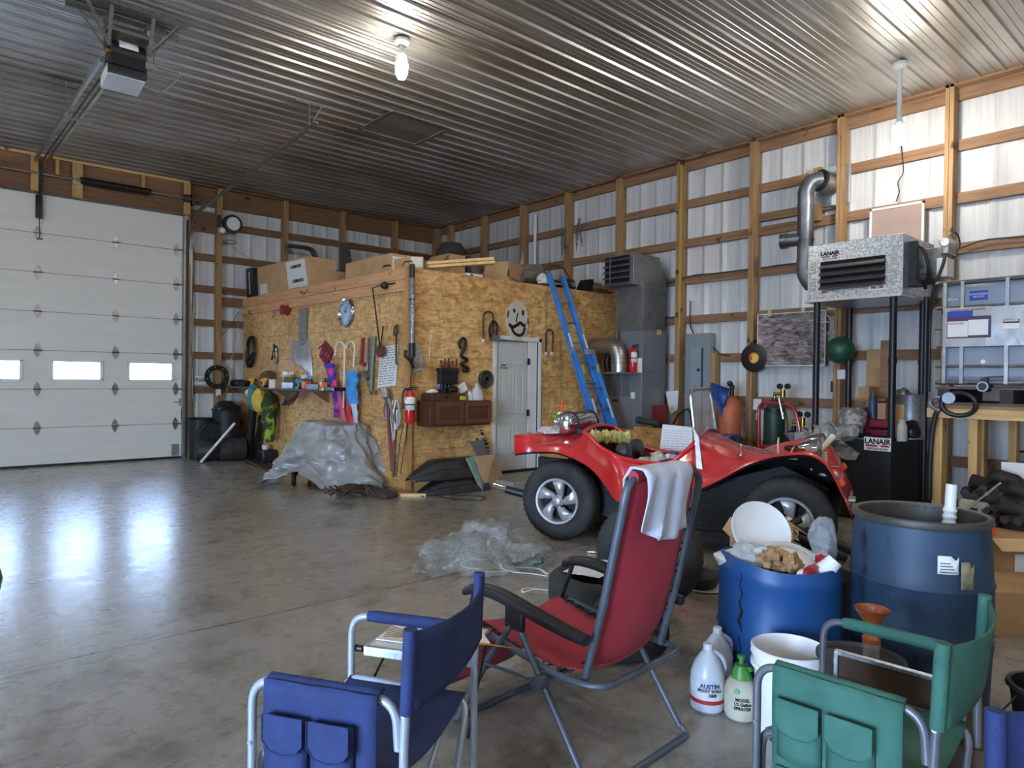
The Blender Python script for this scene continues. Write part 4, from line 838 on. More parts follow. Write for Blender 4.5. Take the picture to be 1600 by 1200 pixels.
# ------------------------------------------------------------------ things on the front face (beside the door)
nY = V((0, -1, 0))
def extinguisher(c, r, h, label, hose=True):
    t = thing('fire_extinguisher', label, 'fire extinguisher', c)
    obj('cylinder', MB().lathe([(0, 0), (r*.85, 0), (r, .02), (r, h*.74), (r*.8, h*.82), (r*.35, h*.88), (r*.3, h*.9), (0, h*.9)], n=24), M_extred, t)
    obj('label', MB().lathe([(r+.002, h*.36), (r+.002, h*.72)], n=16, a0=PI*1.05 if True else 0, a1=PI*1.95), M_paper, t, solid=.001)
    obj('handle', MB().cyl((0, 0, h*.88), (0, 0, h*.95), .02, n=10).bar((-.02, 0, h*.97), (r*1.5, -.02, h*1.0), .02, .012).bar((-.02, 0, h*.93), (r*1.3, -.02, h*.94), .02, .012), M_black, t)
    if hose: obj('hose', MB().tube(catmull([(0, 0, h*.93), (-r*1.2, -.01, h*.93), (-r*1.6, 0, h*.7), (-r*1.4, 0, h*.4)], 6), .013), M_black, t)
    obj('strap', MB().lathe([(r+.003, h*.5), (r+.003, h*.53)], n=20), M_black, t, solid=.002); return t
a = onY(640, 661, BY-.1); e1 = extinguisher((a.x, BY-.1, a.z), .068, .46, 'red fire extinguisher hung on the partition left of the brown cabinet')
# hanging chains, cords and pliers left of the extinguisher
t = thing('hanging_straps', 'cluster of steel snips and red and white cords hanging at the partition corner', 'tools', onL(617, 640)+LN*.05)
def kk(x, y, o=.1): return onY(x, y, BY-o) if x > 640 else onL(x, y)+LN*o
obj('steel_tool', MB().cyl(kk(613, 609, .1), kk(616, 622, .12), .06, .045, 12).tube([kk(616, 620), kk(612, 640), kk(614, 655)], .03, 8).tube([kk(616, 620), kk(622, 640), kk(624, 660)], .02, 8), M_steel, t, world=True)
for k, (x, yb, c) in enumerate(((614, 700, 'b04a38'), (617, 710, 'a04030'), (620, 690, 'c8c4bc'), (624, 670, 'd8d8d8'), (616, 735, '8a4a3a'), (619, 745, '6a4a40'))):
    obj('cord', MB().tube(catmull([kk(x, 625, .06), kk(x-1, 650, .06+.01*k), kk(x-1.5, (650+yb)/2, .06), kk(x, yb, .05), kk(x+1.5, (650+yb)/2, .05), kk(x+1, 640, .05)], 6), .012, 6), mat('cord colour', c, .6, var=.1), t, world=True)
single('white_cord_loop', 'grey coiled hose loop hanging left of the extinguisher', 'hose', MB().tube(catmull([kk(626, 625, .05), kk(631, 640, .07), kk(632, 655, .07), kk(628, 668, .07), kk(626, 655, .05), kk(628, 640, .05)], 6), .014, 7), mat('grey hose', 'a8a8a6', .5))
cable('thin_black_cord', 'thin black cord running down to the black shells', [kk(637, 660, .06), kk(631, 690, .06), kk(628, 720, .06), kk(625, 745, .06)], .006, M_black)
# plastic bag with blades
P = [onY(x, y, BY-.04) for x, y in ((632, 540), (656, 537), (664, 577), (640, 583))]
t = thing('parts_bag', 'clear plastic bag of blades pinned to the partition right of the corner post', 'bag', P[3])
obj('bag', MB().prism(P, (0, .02, 0)), mat('hazy film', 'b8b4a8', .35, var=.3, sc_=25, alpha=.75), t, world=True)
bl = MB()
for k in range(9): s = P[3].lerp(P[2], k/9); bl.bar(s+V((0, -.01, .02)), s+V((.03, -.01, .12)), .006, .002, up=(0, 1, 0))
obj('blades', bl, M_steel, t, world=True)
single('white_zip_tie', 'thin white zip tie hanging on a nail on the front of the partition', 'zip tie', MB().tube([onY(672, 530, BY-.02), onY(671, 565, BY-.02)], .005).lathe([(.012, 0), (.018, 0)], onY(673, 528, BY-.02), (0, 1, 0), 12), M_white, )
# screwdriver rack
t = thing('tool_rack', 'black holder full of red handled screwdrivers above the brown cabinet', 'tool rack', onY(695, 583, BY-.06))
a, b = onY(682, 575, BY), onY(709, 600, BY); obj('holder', MB().bb((a.x, BY-.10, b.z), (b.x, BY-.01, a.z-.02)).bb((a.x-.01, BY-.11, a.z-.05), (b.x+.01, BY-.005, a.z)), M_black, t, world=True, bevel=.004)
for k in range(9):
    x = a.x+(b.x-a.x)*(k+.5)/9; yy = BY-.08+.05*(k % 2); hh = .05+.03*((k*7) % 3)
    obj('screwdriver_handle', MB().lathe([(0, 0), (.012, 0), (.014, hh*.6), (.011, hh+.02), (0, hh+.025)], (x, yy, a.z), n=10), (M_red, M_black, mat('maroon handle', '5a1520', .4))[k % 3], t, world=True)
for k in range(4): x = a.x+(b.x-a.x)*(k+.8)/5; obj('holster', MB().lathe([(.02, 0), (.03, -.1)], (x, BY-.06, b.z), n=10), M_black, t, world=True)
p = onY(690, 608, BY); single('paper_note', 'purple and white card pinned under the screwdriver holder', 'paper', MB().bb((p.x-.08, BY-.012, p.z-.05), (p.x+.07, BY-.005, p.z+.08)), duo('violet white card', '7a6a9a', 'd0ccd0', 9))
# brown wall cabinets
M_cab = mat('dark brown cabinet wood', '4a2a1c', .42, col2='5c3726', sc_=3, stretch=(1, 1, 6), coat=.2)
z1 = onY(655, 628, BY-.3).z; a = onY(680, 627, BY-.33); b = onY(768, 627, BY-.33); zb_ = onY(680, 664, BY-.33).z; m_ = onY(725, 640, BY-.33); M_cabf = mat('cabinet frame wood', '5a3626', .38, col2='6c4432', sc_=3, coat=.2)
t = thing('wall_cabinet', 'brown raised panel wall cabinet with two doors beside the white door', 'cabinet', ((a.x+b.x)/2, BY, zb_))
xl = onY(655, 640, BY-.0).x; xl = a.x-.03
obj('cabinet_body', MB().bb((a.x-.06, BY-.31, zb_-.03), (b.x, BY-.002, a.z)), M_cab, t, world=True, bevel=.003)
for x0, x1 in ((a.x+.02, m_.x-.01), (m_.x+.01, b.x-.01)):
    d = MB().bb((x0, BY-.335, zb_), (x1, BY-.31, a.z-.015)); d = obj('cabinet_door', d, M_cab, t, world=True, bevel=.003)
    f = MB(); w_ = .055; zz0, zz1 = zb_+w_, a.z-.015-w_
    f.bb((x0, BY-.345, zb_), (x0+w_, BY-.335, a.z-.015)).bb((x1-w_, BY-.345, zb_), (x1, BY-.335, a.z-.015)).bb((x0+w_, BY-.345, zb_), (x1-w_, BY-.335, zb_+w_)).bb((x0+w_, BY-.345, a.z-.015-w_), (x1-w_, BY-.335, a.z-.015))
    obj('door_frame', f, M_cabf, d, world=True)
t = thing('wooden_drawer', 'dark wooden tray shelf on top of the brown cabinet', 'shelf', ((a.x+m_.x)/2, BY-.15, a.z))
zt = onY(700, 615, BY-.25).z; xm = onY(728, 615, BY-.25).x
obj('drawer_body', MB().bb((a.x+.0, BY-.25, a.z+.002), (xm, BY-.01, zt)), M_cab, t, world=True, bevel=.003)
obj('knob', MB().cyl((a.x+.23, BY-.25, (a.z+zt)/2), (a.x+.23, BY-.27, (a.z+zt)/2), .016, n=12), M_black, t, world=True)
obj('sticky_note', MB().bb((xm-.1, BY-.254, a.z+.01), (xm-.0, BY-.251, a.z+.06)), M_yelsafe, t, world=True)
for px_, w_, h_, m, lab, nm in ((676, .14, .04, M_paper, 'flat white papers on the wooden tray shelf', 'papers'), (688, .1, .05, M_black, 'small black box on the wooden tray shelf', 'black_box'), (706, .2, .07, M_black, 'black coiled hose lump on the wooden tray shelf', 'hose_coil')):
    p = onY(px_, 612, BY-.13); mb = MB().blob((p.x, BY-.13, zt+h_*.6), (w_/2, .07, h_*.7), 8, .25, px_, flatb=True) if nm != 'black_box' else MB().bb((p.x-w_/2, BY-.18, zt), (p.x+w_/2, BY-.08, zt+h_)); single(nm, lab, nm.replace('_', ' '), mb, m)
p = onY(724, 606, BY-.1); single('price_card', 'white card leaning beside the tray shelf', 'card', MB().box((p.x, BY-.08, p.z), (.13, .01, .12), Ry(-.5)), M_paper)
p = onY(734, 618, BY-.15); t = thing('white_bottle', 'small white bottle on the brown cabinet', 'bottle', (p.x, BY-.15, a.z)); obj('bottle_body', MB().lathe([(0, 0), (.035, 0), (.035, .08), (.02, .1), (.02, .12), (0, .12)], n=14), M_white, t)
p = onY(745, 612, BY-.15); t = thing('grocery_bag', 'translucent tied plastic bag on the brown cabinet by the door', 'bag', (p.x, BY-.15, a.z)); obj('bag', MB().lathe([(0, .0), (.09, .0), (.1, .06), (.07, .13), (.02, .19), (.03, .23)], n=14), mat('hazy white bag', 'c8c8c4', .5, var=.15, alpha=.85), t)
# auger spring, pulley, cords, face plaque
P = [];
for k in range(60):
    u = k/59; c = onY(724-3*math.sin(u*3), 529+u*52, BY-.06); ph = u*13
    r_ = .045 if u < .3 else .055; P.append(c+V((math.sin(ph if u > .3 else u*18)*r_, -.03*math.cos(ph), 0)))
lo = catmull([onY(720, 545, BY-.05), onY(718, 537, BY-.05), onY(722, 529, BY-.05), onY(727, 531, BY-.05), onY(727, 542, BY-.05), onY(723, 550, BY-.05), onY(721, 556, BY-.05), onY(730, 563, BY-.05), onY(721, 569, BY-.05), onY(732, 576, BY-.05)], 6)
single('twisted_cable', 'thick black twisted cable hanging above the cabinet', 'cable', MB().tube(lo, .022, 8).blob(onY(728, 579, BY-.05), (.065, .04, .03), 8, .05, 1), M_black)
p = onY(759, 592, BY-.03); t = thing('pulley_disc', 'round dark ribbed disc hung left of the white door', 'disc', p)
obj('disc', MB().lathe([(.03, -.03), (.06, -.03), (.07, -.01), (.09, -.02), (.105, -.03), (.12, -.02), (.12, .02), (0, .02)], p, (0, 1, 0), 32), mat('dark ribbed disc', '3c3a36', .5, .3), t, world=True)
def ucord(pts, lab, tips): 
    t = thing('cord_loop', lab, 'cord', onY(*pts[0], BY-.03)); obj('cord', MB().tube(catmull([onY(x, y, BY-.04) for x, y in pts], 6), .011, 7), M_black, t, world=True)
    for x, y in tips: obj('plug', MB().box(onY(x, y, BY-.04), (.03, .025, .04)), M_white, t, world=True)
ucord([(755, 530), (755, 510), (756, 492), (763, 487), (770, 492), (771, 510), (771, 522)], 'black cord bent in an arch left above the white door', ((755, 532),))
for x0 in (0, 3.5): pass
ucord([(853, 552), (853, 525), (855, 517), (860, 515), (864, 522), (863, 552)], 'black looped cord hanging right of the white door', ((853, 552), (862, 552)))
p = onY(771, 515, BY-.06); single('wire_coil', 'oval coil of dark cable hung at the upper left of the white door', 'cable', MB().tube([p+V((.07*math.cos(k*.5)*(1+.1*math.sin(k)), -.02*math.sin(k*.9), .12*math.sin(k*.5)*(1+.08*math.cos(k*1.7)))) for k in range(60)], .009, 6), M_blackm)
p = onY(773, 529, BY-.07); single('door_closer', 'grey metal closer arm at the top of the white door', 'door closer', MB().bb((p.x-.06, BY-.09, p.z-.03), (p.x+.08, BY-.022, p.z+.05)).bb((p.x, BY-.06, p.z-.02), (p.x+.55, BY-.045, p.z-.005)), M_steel)
p = onY(807.5, 501, BY-.005); t = thing('face_plaque', 'round cream plaque with a black spray painted face above the white door', 'plaque', p)
ra, rb = .215, .29
pl = [p+V((ra*math.cos(a_), 0, rb*math.sin(a_))) for a_ in [2*PI*k/36 for k in range(36)]]
obj('plaque', MB().prism(pl[::-1], (0, -.02, 0)), mat('cream board', 'bdb4a2', .7, var=.08), t, world=True, bevel=.003)
pt = MB()
def blot(cx_, cz_, rx, rz, n=14, rot=0.): 
    Q = [p+V((cx_+rx*math.cos(a_)*math.cos(rot)-rz*math.sin(a_)*math.sin(rot), -.021, cz_+rx*math.cos(a_)*math.sin(rot)+rz*math.sin(a_)*math.cos(rot))) for a_ in [2*PI*k/n for k in range(n)]]; pt.prism(Q[::-1], (0, -.002, 0))
blot(-.07, .14, .022, .032); blot(.10, .12, .026, .045); blot(-.19, .08, .016, .06, rot=-.2); blot(.2, 0.0, .012, .05)
def stroke(pts, w_): 
    Q = catmull([p+V((x, -.0225, z)) for x, z in pts], 5)
    for a_, b_ in zip(Q[:-1], Q[1:]): pt.bar(a_, b_+(b_-a_)*.2, w_, .002, up=(0, 1, 0))
stroke([(.0, .11), (-.02, .04), (-.03, -.01), (-.01, -.02)], .02)
stroke([(-.17, -.06), (-.1, -.1), (-.02, -.07), (.05, -.03), (.1, -.06), (.15, -.07)], .05)
stroke([(-.12, -.1), (-.07, -.18), (.02, -.215), (.1, -.19), (.14, -.1)], .045)
stroke([(.15, -.02), (.16, -.04)], .02)
obj('painted_face', pt, M_ink, t, world=True)
# ladder: two nested fibreglass sections
M_lad = mat('blue fibreglass', '2f6fb4', .45, col2='4a8ac8', sc_=10, stretch=(1, 1, .3))
gx = .0
lt_ = onY(857, 430, BY-.06); top = V((lt_.x, BY-.06, lt_.z)); tr_ = onY(880, 432, BY-.06)
lb = onz(942, 668, 0); 
# foot: on the floor, clear of the front face
foot = onP(925, 655, (8.2, 6.7, 0), (0, 1, 0)); 
fz = onz(990, 790)
# direction measured at two rails
def lpt(x, y): # plane containing top line (y=BY-.06,z) and foot line (y=6.45,z=0)
    a_ = V((0, BY-.06, lt_.z)); b_ = V((0, 6.30, 0)); n_ = V((1, 0, 0)).cross(b_-a_); return onP(x, y, a_, tuple(n_))
A0, A1 = lpt(857, 428), lpt(925, 655); B0, B1 = lpt(879, 431), lpt(948, 652)
dA = (A1-A0); dB = (B1-B0); A1 = A0+dA*(A0.z/(-dA.z)); B1 = B0+dB*(B0.z/(-dB.z))
nL_ = V((1, 0, 0)).cross(A1-A0).normalized(); nL_ = nL_ if nL_.y < 0 else -nL_
t = thing('extension_ladder', 'blue fibreglass extension ladder leaning on the front of the partition', 'ladder', V((A1.x, A1.y, 0)))
def rail_(a_, b_, u0, u1, off, nm='rail'): 
    p0, p1 = a_.lerp(b_, u0)+nL_*off, a_.lerp(b_, u1)+nL_*off
    mb = MB().bar(p0, p1, .02, .085, up=tuple(nL_)); s = (B0-A0).normalized(); sg = 1 if a_ is A0 else -1
    mb.bar(p0+nL_*.03+s*sg*.012, p1+nL_*.03+s*sg*.018, .05, .012, up=tuple(nL_)); mb.bar(p0-nL_*.03+s*sg*.012, p1-nL_*.03+s*sg*.018, .05, .012, up=tuple(nL_)); return obj(nm, mb, M_lad, t, world=True)
for a_, b_ in ((A0, A1), (B0, B1)): rail_(a_, b_, 0., .93, .0)
A0o, B0o = A0-(B0-A0).normalized()*.035, B0+(B0-A0).normalized()*.035
for a_, b_, s in ((A0o, A1-(B0-A0).normalized()*.035, 0), (B0o, B1+(B0-A0).normalized()*.035, 1)): rail_(a_, b_, .39, 1., .07, 'lower_rail')
n_r = 10
for k in range(n_r):
    u = .045+k*.098; obj('rung', MB().cyl(A0.lerp(A1, u), B0.lerp(B1, u), .016, n=10), M_alu, t, world=True)
    if u > .4: obj('rung', MB().cyl(A0.lerp(A1, u+.03)+nL_*.07, B0.lerp(B1, u+.03)+nL_*.07, .016, n=10), M_alu, t, world=True)
for a_, b_ in ((A0, A1), (B0, B1)):
    obj('yellow_label', MB().box(a_.lerp(b_, .48)+nL_*.118, (.035, .012, .13), Ry(-.25)), M_yelsafe, t, world=True)
    obj('white_label', MB().bar(a_.lerp(b_, .30)+nL_*.045, a_.lerp(b_, .37)+nL_*.045, .03, .003, up=tuple(nL_)).bar(a_.lerp(b_, .62)+nL_*.115, a_.lerp(b_, .71)+nL_*.115, .03, .003, up=tuple(nL_)), M_paper, t, world=True)
    obj('bracket', MB().box(a_.lerp(b_, .39)+nL_*.06, (.09, .14, .07)), M_alu, t, world=True)
obj('rope', MB().tube(catmull([A0+V((0, 0, -.02)), A0.lerp(B0, .3)+V((0, .02, .13)), A0.lerp(B0, .8)+V((.1, .05, .13)), B0+V((.18, .05, .0)), B0+V((.1, .05, -.15))], 6), .009), M_black, t, world=True)
# black shells (two stacked folding tub halves), boards leaning
M_shell = mat('dusty black polyethylene', '1c1b1a', .5, col2='34312d', sc_=2.5, det=6)
def shell(x0, y0, x1, z0, h, label, seed):
    L = x1-x0; rows = []
    prof = [(0, .0), (.08, .35), (.22, .8), (.34, 1.), (1., 1.), (1.0, 0)]
    n = 22
    for i in range(n+1):
        u = i/n; 
        if u < .34: hh = h*(.12+.88*(u/.34)**.8)
        else: hh = h
        x = x0+L*u; row = []
        W_ = .40
        for (v, zz) in ((0, 0), (.0, .12), (.06, .5), (.12, .55), (.2, .9), (.3, 1.), (.7, 1.), (.8, .9), (.9, .5), (1, .12), (1, 0)):
            row.append(V((x+.25*(v-.0)*0, y0+W_*v-.0+(.12*(1-u/.34) if u < .34 else 0)*(1-2*v), z0+hh*zz)))
        rows.append(row)
    mb = MB().grid(rows); mb.f.append(tuple(range(n*11, n*11+11))); mb.m.append(0)
    return single('sled_shell', label, 'sled', mb, M_shell, solid=.012)
xs0 = onz(624, 765).x
shell(4.72, 7.02, 5.72, .0, .18, 'lower black plastic sled shell lying in front of the partition', 1)
shell(4.60, 7.05, 5.66, .185, .24, 'upper black plastic sled shell stacked on another by the partition', 2)
a, b = onz(661, 771), onz(745, 758); single('old_board', 'weathered brown board on the floor along the black shells', 'board', MB().bar(a+V((0, 0, .022)), b+V((0, 0, .022)), .09, .04), mat('weathered wood', '6a4a30', .8, var=.3, sc_=8, stretch=(1, 6, 6)))
def lean(pts_top, pts_bot, m, name, label, th=.02, cat='board', foot_y=None):
    # leaning slab: bottom pixels on the floor, top pixels on the plane just before the wall
    P = [onz(x, y) for x, y in pts_bot]; T = [onY(x, y, pts_top[0][2]) for x, y, _ in pts_top]
    n_ = (P[1]-P[0]).cross(T[0]-P[0]).normalized(); n_ = n_ if n_.y < 0 else -n_
    return thing_slab(name, label, cat, [P[0], P[1], T[1], T[0]], n_*th, m)
def thing_slab(name, label, cat, Q, off, m): return single(name, label, cat, MB().prism(Q, off), m)
lean([(742, 713, BY-.55), (771, 710, BY-.5)], [(757, 765), (791, 757)], M_card2, 'cardboard_sheet', 'brown cardboard sheet leaning on the right end of the black shells', .012, 'cardboard')
lean([(727, 716, BY-.45), (740, 712, BY-.45)], [(751, 767), (765, 763)], mat('green grey panel', '8a9a88', .7, col2='6f7f70', sc_=3), 'green_sheet', 'pale green panel leaning just behind the cardboard sheet', .03)
lean([(733, 690, BY-.2), (752, 687, BY-.2)], [(770, 757), (786, 753)], mat('grey board', '6e6a62', .75, var=.15, sc_=5, stretch=(1,1,.2)), 'grey_board', 'grey wooden board leaning behind the cardboard near the white door', .02)
q0, q1 = onz(783, 752), onY(751, 672, BY-.05); single('perforated_angle', 'thin white and black perforated strip leaning beside the white door', 'metal strip', MB().bar(q0, q1, .03, .02, up=(0, 1, 0)), mat('striped perforated metal', '1c1c1c', .4, .6, col2='d8d8d8', sc_=20, stretch=(.01, .01, 1.), ramp=(.48, .52)))
cable('black_cable', 'thin black cable looping over the floor in front of the black shells', [onz(666, 772)+V((0,0,.006)), onz(700, 774.5)+V((0,0,.006)), onz(740, 774.5)+V((0,0,.006)), onz(758, 778)+V((0,0,.006)), onz(752, 782)+V((0,0,.006)), onz(715, 781)+V((0,0,.006)), onz(670, 774)+V((0,0,.006))], .006, M_black)
a, b = onz(545, 765), onz(612, 779); single('dark_plank', 'thick dark weathered plank lying under the covered machine', 'plank', MB().bar(a+V((0, 0, .04)), b+V((0, .0, .04)), .2, .075), M_darkplank, bevel=.01)
a, b = onz(608, 775), onz(664, 775.5); single('pale_board', 'short pale split board lying end to end with the dark plank', 'board', MB().prism([a+V((0, .12, 0)), a+V((0, -.05, 0)), a.lerp(b, .4)+V((0, -.06, 0)), b+V((0, -.02, 0)), b+V((.02, .06, 0)), a.lerp(b, .5)+V((0, .1, 0))], (0, 0, .035)), M_pineX)
mb = MB(); rr_ = random.Random(5); c = onz(605, 762)+V((-.38, -.25, 0))+V((-.38, -.25, 0))
for k in range(40): mb.tube([c+V((rr_.uniform(-.25, .28), rr_.uniform(-.1, .35), .015+.12*abs(math.sin(k)))), c+V((rr_.uniform(-.25, .28), rr_.uniform(-.1, .35), .015+.1*abs(math.cos(k))))], .012, 5)
o = single('wood_scraps', 'heap of thin brown scraps on the floor at the partition corner', 'scraps', mb, mat('scrap brown', '4a3c2e', .9, var=.4)); o['kind'] = 'stuff'
# ------------------------------------------------------------------ furnace
FX, FY0, FY1 = 8.2, 6.47, 7.3
M_f = M_cabgrey
def zat(px_, py_): return onX(px_, py_, FX).z
z_plat = zat(960, 668)
t = thing('furnace_platform', 'OSB covered platform carrying the grey furnace', 'platform', (8.5, 6.9, 0)); obj('platform', MB().bb((8.0, FY0-.05, 0), (XR-.2, FY1+.12, z_plat)), M_osb, t, world=True)
t = thing('furnace', 'tall grey furnace with metal plenum and louvred duct head beside the partition', 'furnace', (8.5, 6.9, z_plat))
z_a = zat(970, 582); z_b = zat(985, 517); z_c = zat(985, 445); z_d = zat(985, 398)
XE = XR-.2
obj('cabinet', MB().bb((FX, FY0, z_plat), (XE, FY1, z_a)), M_f, t, world=True, bevel=.006)
yg0, yg1 = onX(987, 600, FX).y, onX(942, 600, FX).y
obj('front_panel', MB().bb((FX-.012, yg0, z_plat+.03), (FX, FY1-.02, z_a-.02)), M_f, t, world=True, bevel=.003)
g = MB(); zg0, zg1 = zat(960, 618), zat(960, 585)
for c_ in range(3):
    for r_ in range(12):
        ya = yg0+.03+(yg1-yg0-.06)*(c_/3); yb2 = yg0+.03+(yg1-yg0-.06)*((c_+.82)/3); z = zg0+(zg1-zg0)*r_/12; g.bb((FX-.016, ya, z), (FX-.012, yb2, z+.012))
obj('grille', g, mat('dark louvre slot', '3a3c3e', .6, .2), t, world=True)
p = onX(962, 626, FX); obj('name_plate', MB().bb((FX-.016, p.y-.06, p.z-.02), (FX-.012, p.y+.06, p.z+.02)), M_black, t, world=True)
p = onX(990, 618, FX); obj('switch', MB().bb((FX-.03, p.y-.03, p.z-.05), (FX, p.y+.03, p.z+.05)), M_white, t, world=True, bevel=.003)
obj('plenum_box', MB().bb((FX+.02, FY0+.0, z_a), (XE, FY1-.38, z_b)), M_f, t, world=True, bevel=.004)
yl, yr = onX(958, 480, FX).y, FY0+.02
pl = MB(); pl.bb((FX+.03, yr, z_b), (XE, yl-.05, z_c+.05)); obj('duct_riser', pl, M_duct, t, world=True, bevel=.004)
# cross breaks on riser
for (za, zb2) in ((z_b+.02, z_c-.02),):
    cbk = MB()
    for y_a, y_b in ((yr+.02, yl-.07),): cbk.bar((FX+.028, y_a, za), (FX+.028, y_b, zb2), .006, .004, up=(1, 0, 0)).bar((FX+.028, y_b, za), (FX+.028, y_a, zb2), .006, .004, up=(1, 0, 0))
    cbk.bar((FX+.05, yr-.002, za), (XE-.02, yr-.002, zb2), .006, .004, up=(0, 1, 0)).bar((XE-.02, yr-.002, za), (FX+.05, yr-.002, zb2), .006, .004, up=(0, 1, 0))
    obj('crease', cbk, M_steel, t, world=True)
# louvred head, leaning out to the front
HX = FX-.10; yh0, yh1 = onX(990, 420, HX).y, onX(945, 420, HX).y; zh0, zh1 = onX(945, 449, HX).z, onX(945, 402, HX).z
hd = MB().prism([(HX, yh0, zh0), (XE, yr-.02, z_c-.08), (XE, yr-.02, zh1-.35), (XE-.18, yr+.0, zh1-.02), (HX, yh0, zh1)], (0, yh1-yh0, 0))
obj('duct_head', hd, M_duct, t, world=True, bevel=.004)
obj('duct_opening', MB().bb((HX-.008, yh0+.08, zh0+.05), (HX-.002, yh1-.01, zh1-.02)), M_hole, t, world=True)
for k in range(5): z = zh0+.05+(zh1-zh0-.07)*k/4.4; obj('louvre', MB().prism([(HX-.01, yh0+.06, z), (HX-.06, yh0+.06, z-.03), (HX-.058, yh0+.06, z-.04), (HX-.006, yh0+.06, z-.012)], (0, yh1-yh0-.06, 0)), M_duct, t, world=True)
obj('louvre_post', MB().bb((HX-.05, yh1-.16, zh0+.04), (HX-.04, yh1-.14, zh1-.02)), M_duct, t, world=True)
# round elbow
M_flex = mat('round galvanised pipe', '8c8a84', .38, .9, col2='b0aca4', sc_=3, stretch=(1, 1, 14))
pe = [onX(934, 540, FX+.05), onX(958, 540, FX-.12), onX(970, 547, FX-.16), onX(975, 560, FX-.15), onX(974, 582, FX-.15)]
pe[0] = V((8.1, FY1+.16, pe[0].z)); pe = [V((8.1, BY-.12, pe[1].z)), V((8.02, 7.05, pe[1].z)), V((8.0, 6.86, pe[1].z-.02)), V((8.0, 6.76, pe[1].z-.14)), V((8.0, 6.74, z_a+.0))]
P = catmull(pe, 5); rr2 = [.12+.006*(i % 2) for i in range(len(P))]
obj('elbow_duct', MB().tube(P, rr2, 20), M_flex, t, world=True, ang=60)
obj('duct_shelf', MB().bb((7.86, FY0+.02, z_a-.02), (FX, FY1-.1, z_a)), M_f, t, world=True)
obj('foil_tape', MB().cyl((8.0, 6.74, z_a+.005), (8.0, 6.74, z_a+.12), .128, n=20), M_alu, t, world=True)
obj('gas_pipe', MB().tube([V(onX(934, 580, FX-.05)), V(onX(935, 555, FX-.05)), V(onX(941, 553, FX-.05)), V(onX(943, 580, FX-.05))], .012), mat('copper', 'b06a48', .4, .9), t, world=True)
obj('black_elbow', MB().tube(catmull([V((FX-.04, 7.1, z_a+.02)), V((FX-.05, 7.12, z_a+.18)), V((FX+.0, 7.1, z_a+.35))], 4), .05, 12), M_black, t, world=True)
p = onX(989, 581, FX-.1); e2 = extinguisher((p.x, p.y, z_a), .06, .42, 'red fire extinguisher standing on the furnace shelf', hose=False)
p = onX(998, 572, FX-.05); single('instruction_card', 'white instruction card standing beside the extinguisher on the furnace', 'card', MB().bb((FX-.04, p.y-.05, z_a+.0), (FX-.03, p.y+.05, z_a+.22)), M_paper)
p = onX(1018, 519, FX+.3); single('sticker_tag', 'small beige tag on the side of the furnace duct', 'tag', MB().bb((8.55, FY0-.01, p.z-.04), (8.65, FY0, p.z+.04)), M_card2)
p = onX(1004, 640, 7.97); t = thing('dark_red_tin', 'dark red box leaning at the furnace side behind the car', 'tin', (8.15, 6.42, .6)); 
# ledge in front of furnace side with green pipe
t['label'] = 'dark red metal plate resting on the ledge beside the furnace'
zl = onX(1000, 667, 7.95).z
lg = thing('osb_ledge', 'OSB ledge between the partition and the right wall behind the car', 'ledge', (8.1, 6.2, 0)); ye = onX(1043, 690, 8.0).y
obj('ledge_box', MB().bb((7.95, ye, 0), (8.75, FY0-.06, zl)), M_osb, lg, world=True)
t.location = (8.15, 6.1, zl); TW[t.name] = Matrix.Translation(t.location)
obj('plate', MB().box((0, 0, .16), (.02, .25, .32)), mat('dark red', '6e1c1c', .5), t)
a, b = onX(994, 650, 7.97), onX(1027, 662, 7.97); single('green_pipe', 'dark green pipe lying on the ledge beside the furnace', 'pipe', MB().cyl((8.0, a.y, zl+.10), (8.0, b.y, zl+.06), .045, n=14).cyl((8.0, a.y, zl+.10), (8.0, a.y-.06, zl+.09), .055, n=14), mat('dark green pipe', '2c4a44', .5))
single('pipe_fittings', 'small dark pipe fittings on the ledge by the green pipe', 'fittings', MB().cyl((8.05, b.y+.1, zl+.03), (8.05, b.y-.2, zl+.03), .03).cyl((8.05, b.y-.1, zl), (8.05, b.y-.1, zl+.14), .02), M_blackm)
# wooden stub and panel
p0, p1 = onX(1071, 522, XR-.22), onX(1107, 665, XR-.22); zt_ = onX(1085, 521, XR-.22).z; zb2 = onX(1085, 680, XR-.22).z
t = thing('breaker_panel', 'grey electrical panel mounted on the right wall', 'electrical panel', (XR-.15, (p0.y+p1.y)/2, zb2))
obj('panel_box', MB().bb((XR-.21, p1.y, zb2), (XR-.08, p0.y, zt_)), mat('light grey panel paint', '7c8488', .4, var=.04), t, world=True, bevel=.004)
ya, yb2 = onX(1078, 600, XR-.22).y, onX(1098, 600, XR-.22).y; dr = obj('panel_door', MB().bb((XR-.222, yb2, zb2+.12), (XR-.21, ya, zt_-.2)), mat('light grey panel door', '858d91', .4, var=.04), t, world=True, bevel=.003)
obj('handle_strip', MB().bb((XR-.226, yb2, zb2+.12), (XR-.221, yb2+.03, zt_-.22)), mat('dark blue strip', '26304a', .5), dr, world=True); q = onX(1091, 578, XR-.22); obj('latch', MB().bb((XR-.232, q.y-.03, q.z-.02), (XR-.222, q.y+.02, q.z+.02)), M_black, dr, world=True)
obj('wires', MB().tube(catmull([V((XR-.1, p1.y-.0, zt_-.3)), onX(1115, 543, XR-.12), onX(1125, 553, XR-.1), onX(1140, 556, XR-.1)], 5), .009, 6).tube(catmull([V((XR-.14, ya, zt_)), onX(1078, 505, XR-.1), onX(1079, 470, XR-.1)], 5), .01, 6), M_black, t, world=True)
trim(MB().bb((XR-.19, onX(1117, 600, XR-.19).y, zb2-.2), (XR-.08, onX(1106, 600, XR-.19).y, 1.9)), M_post)
yy = 6.27-.02
mb = MB()
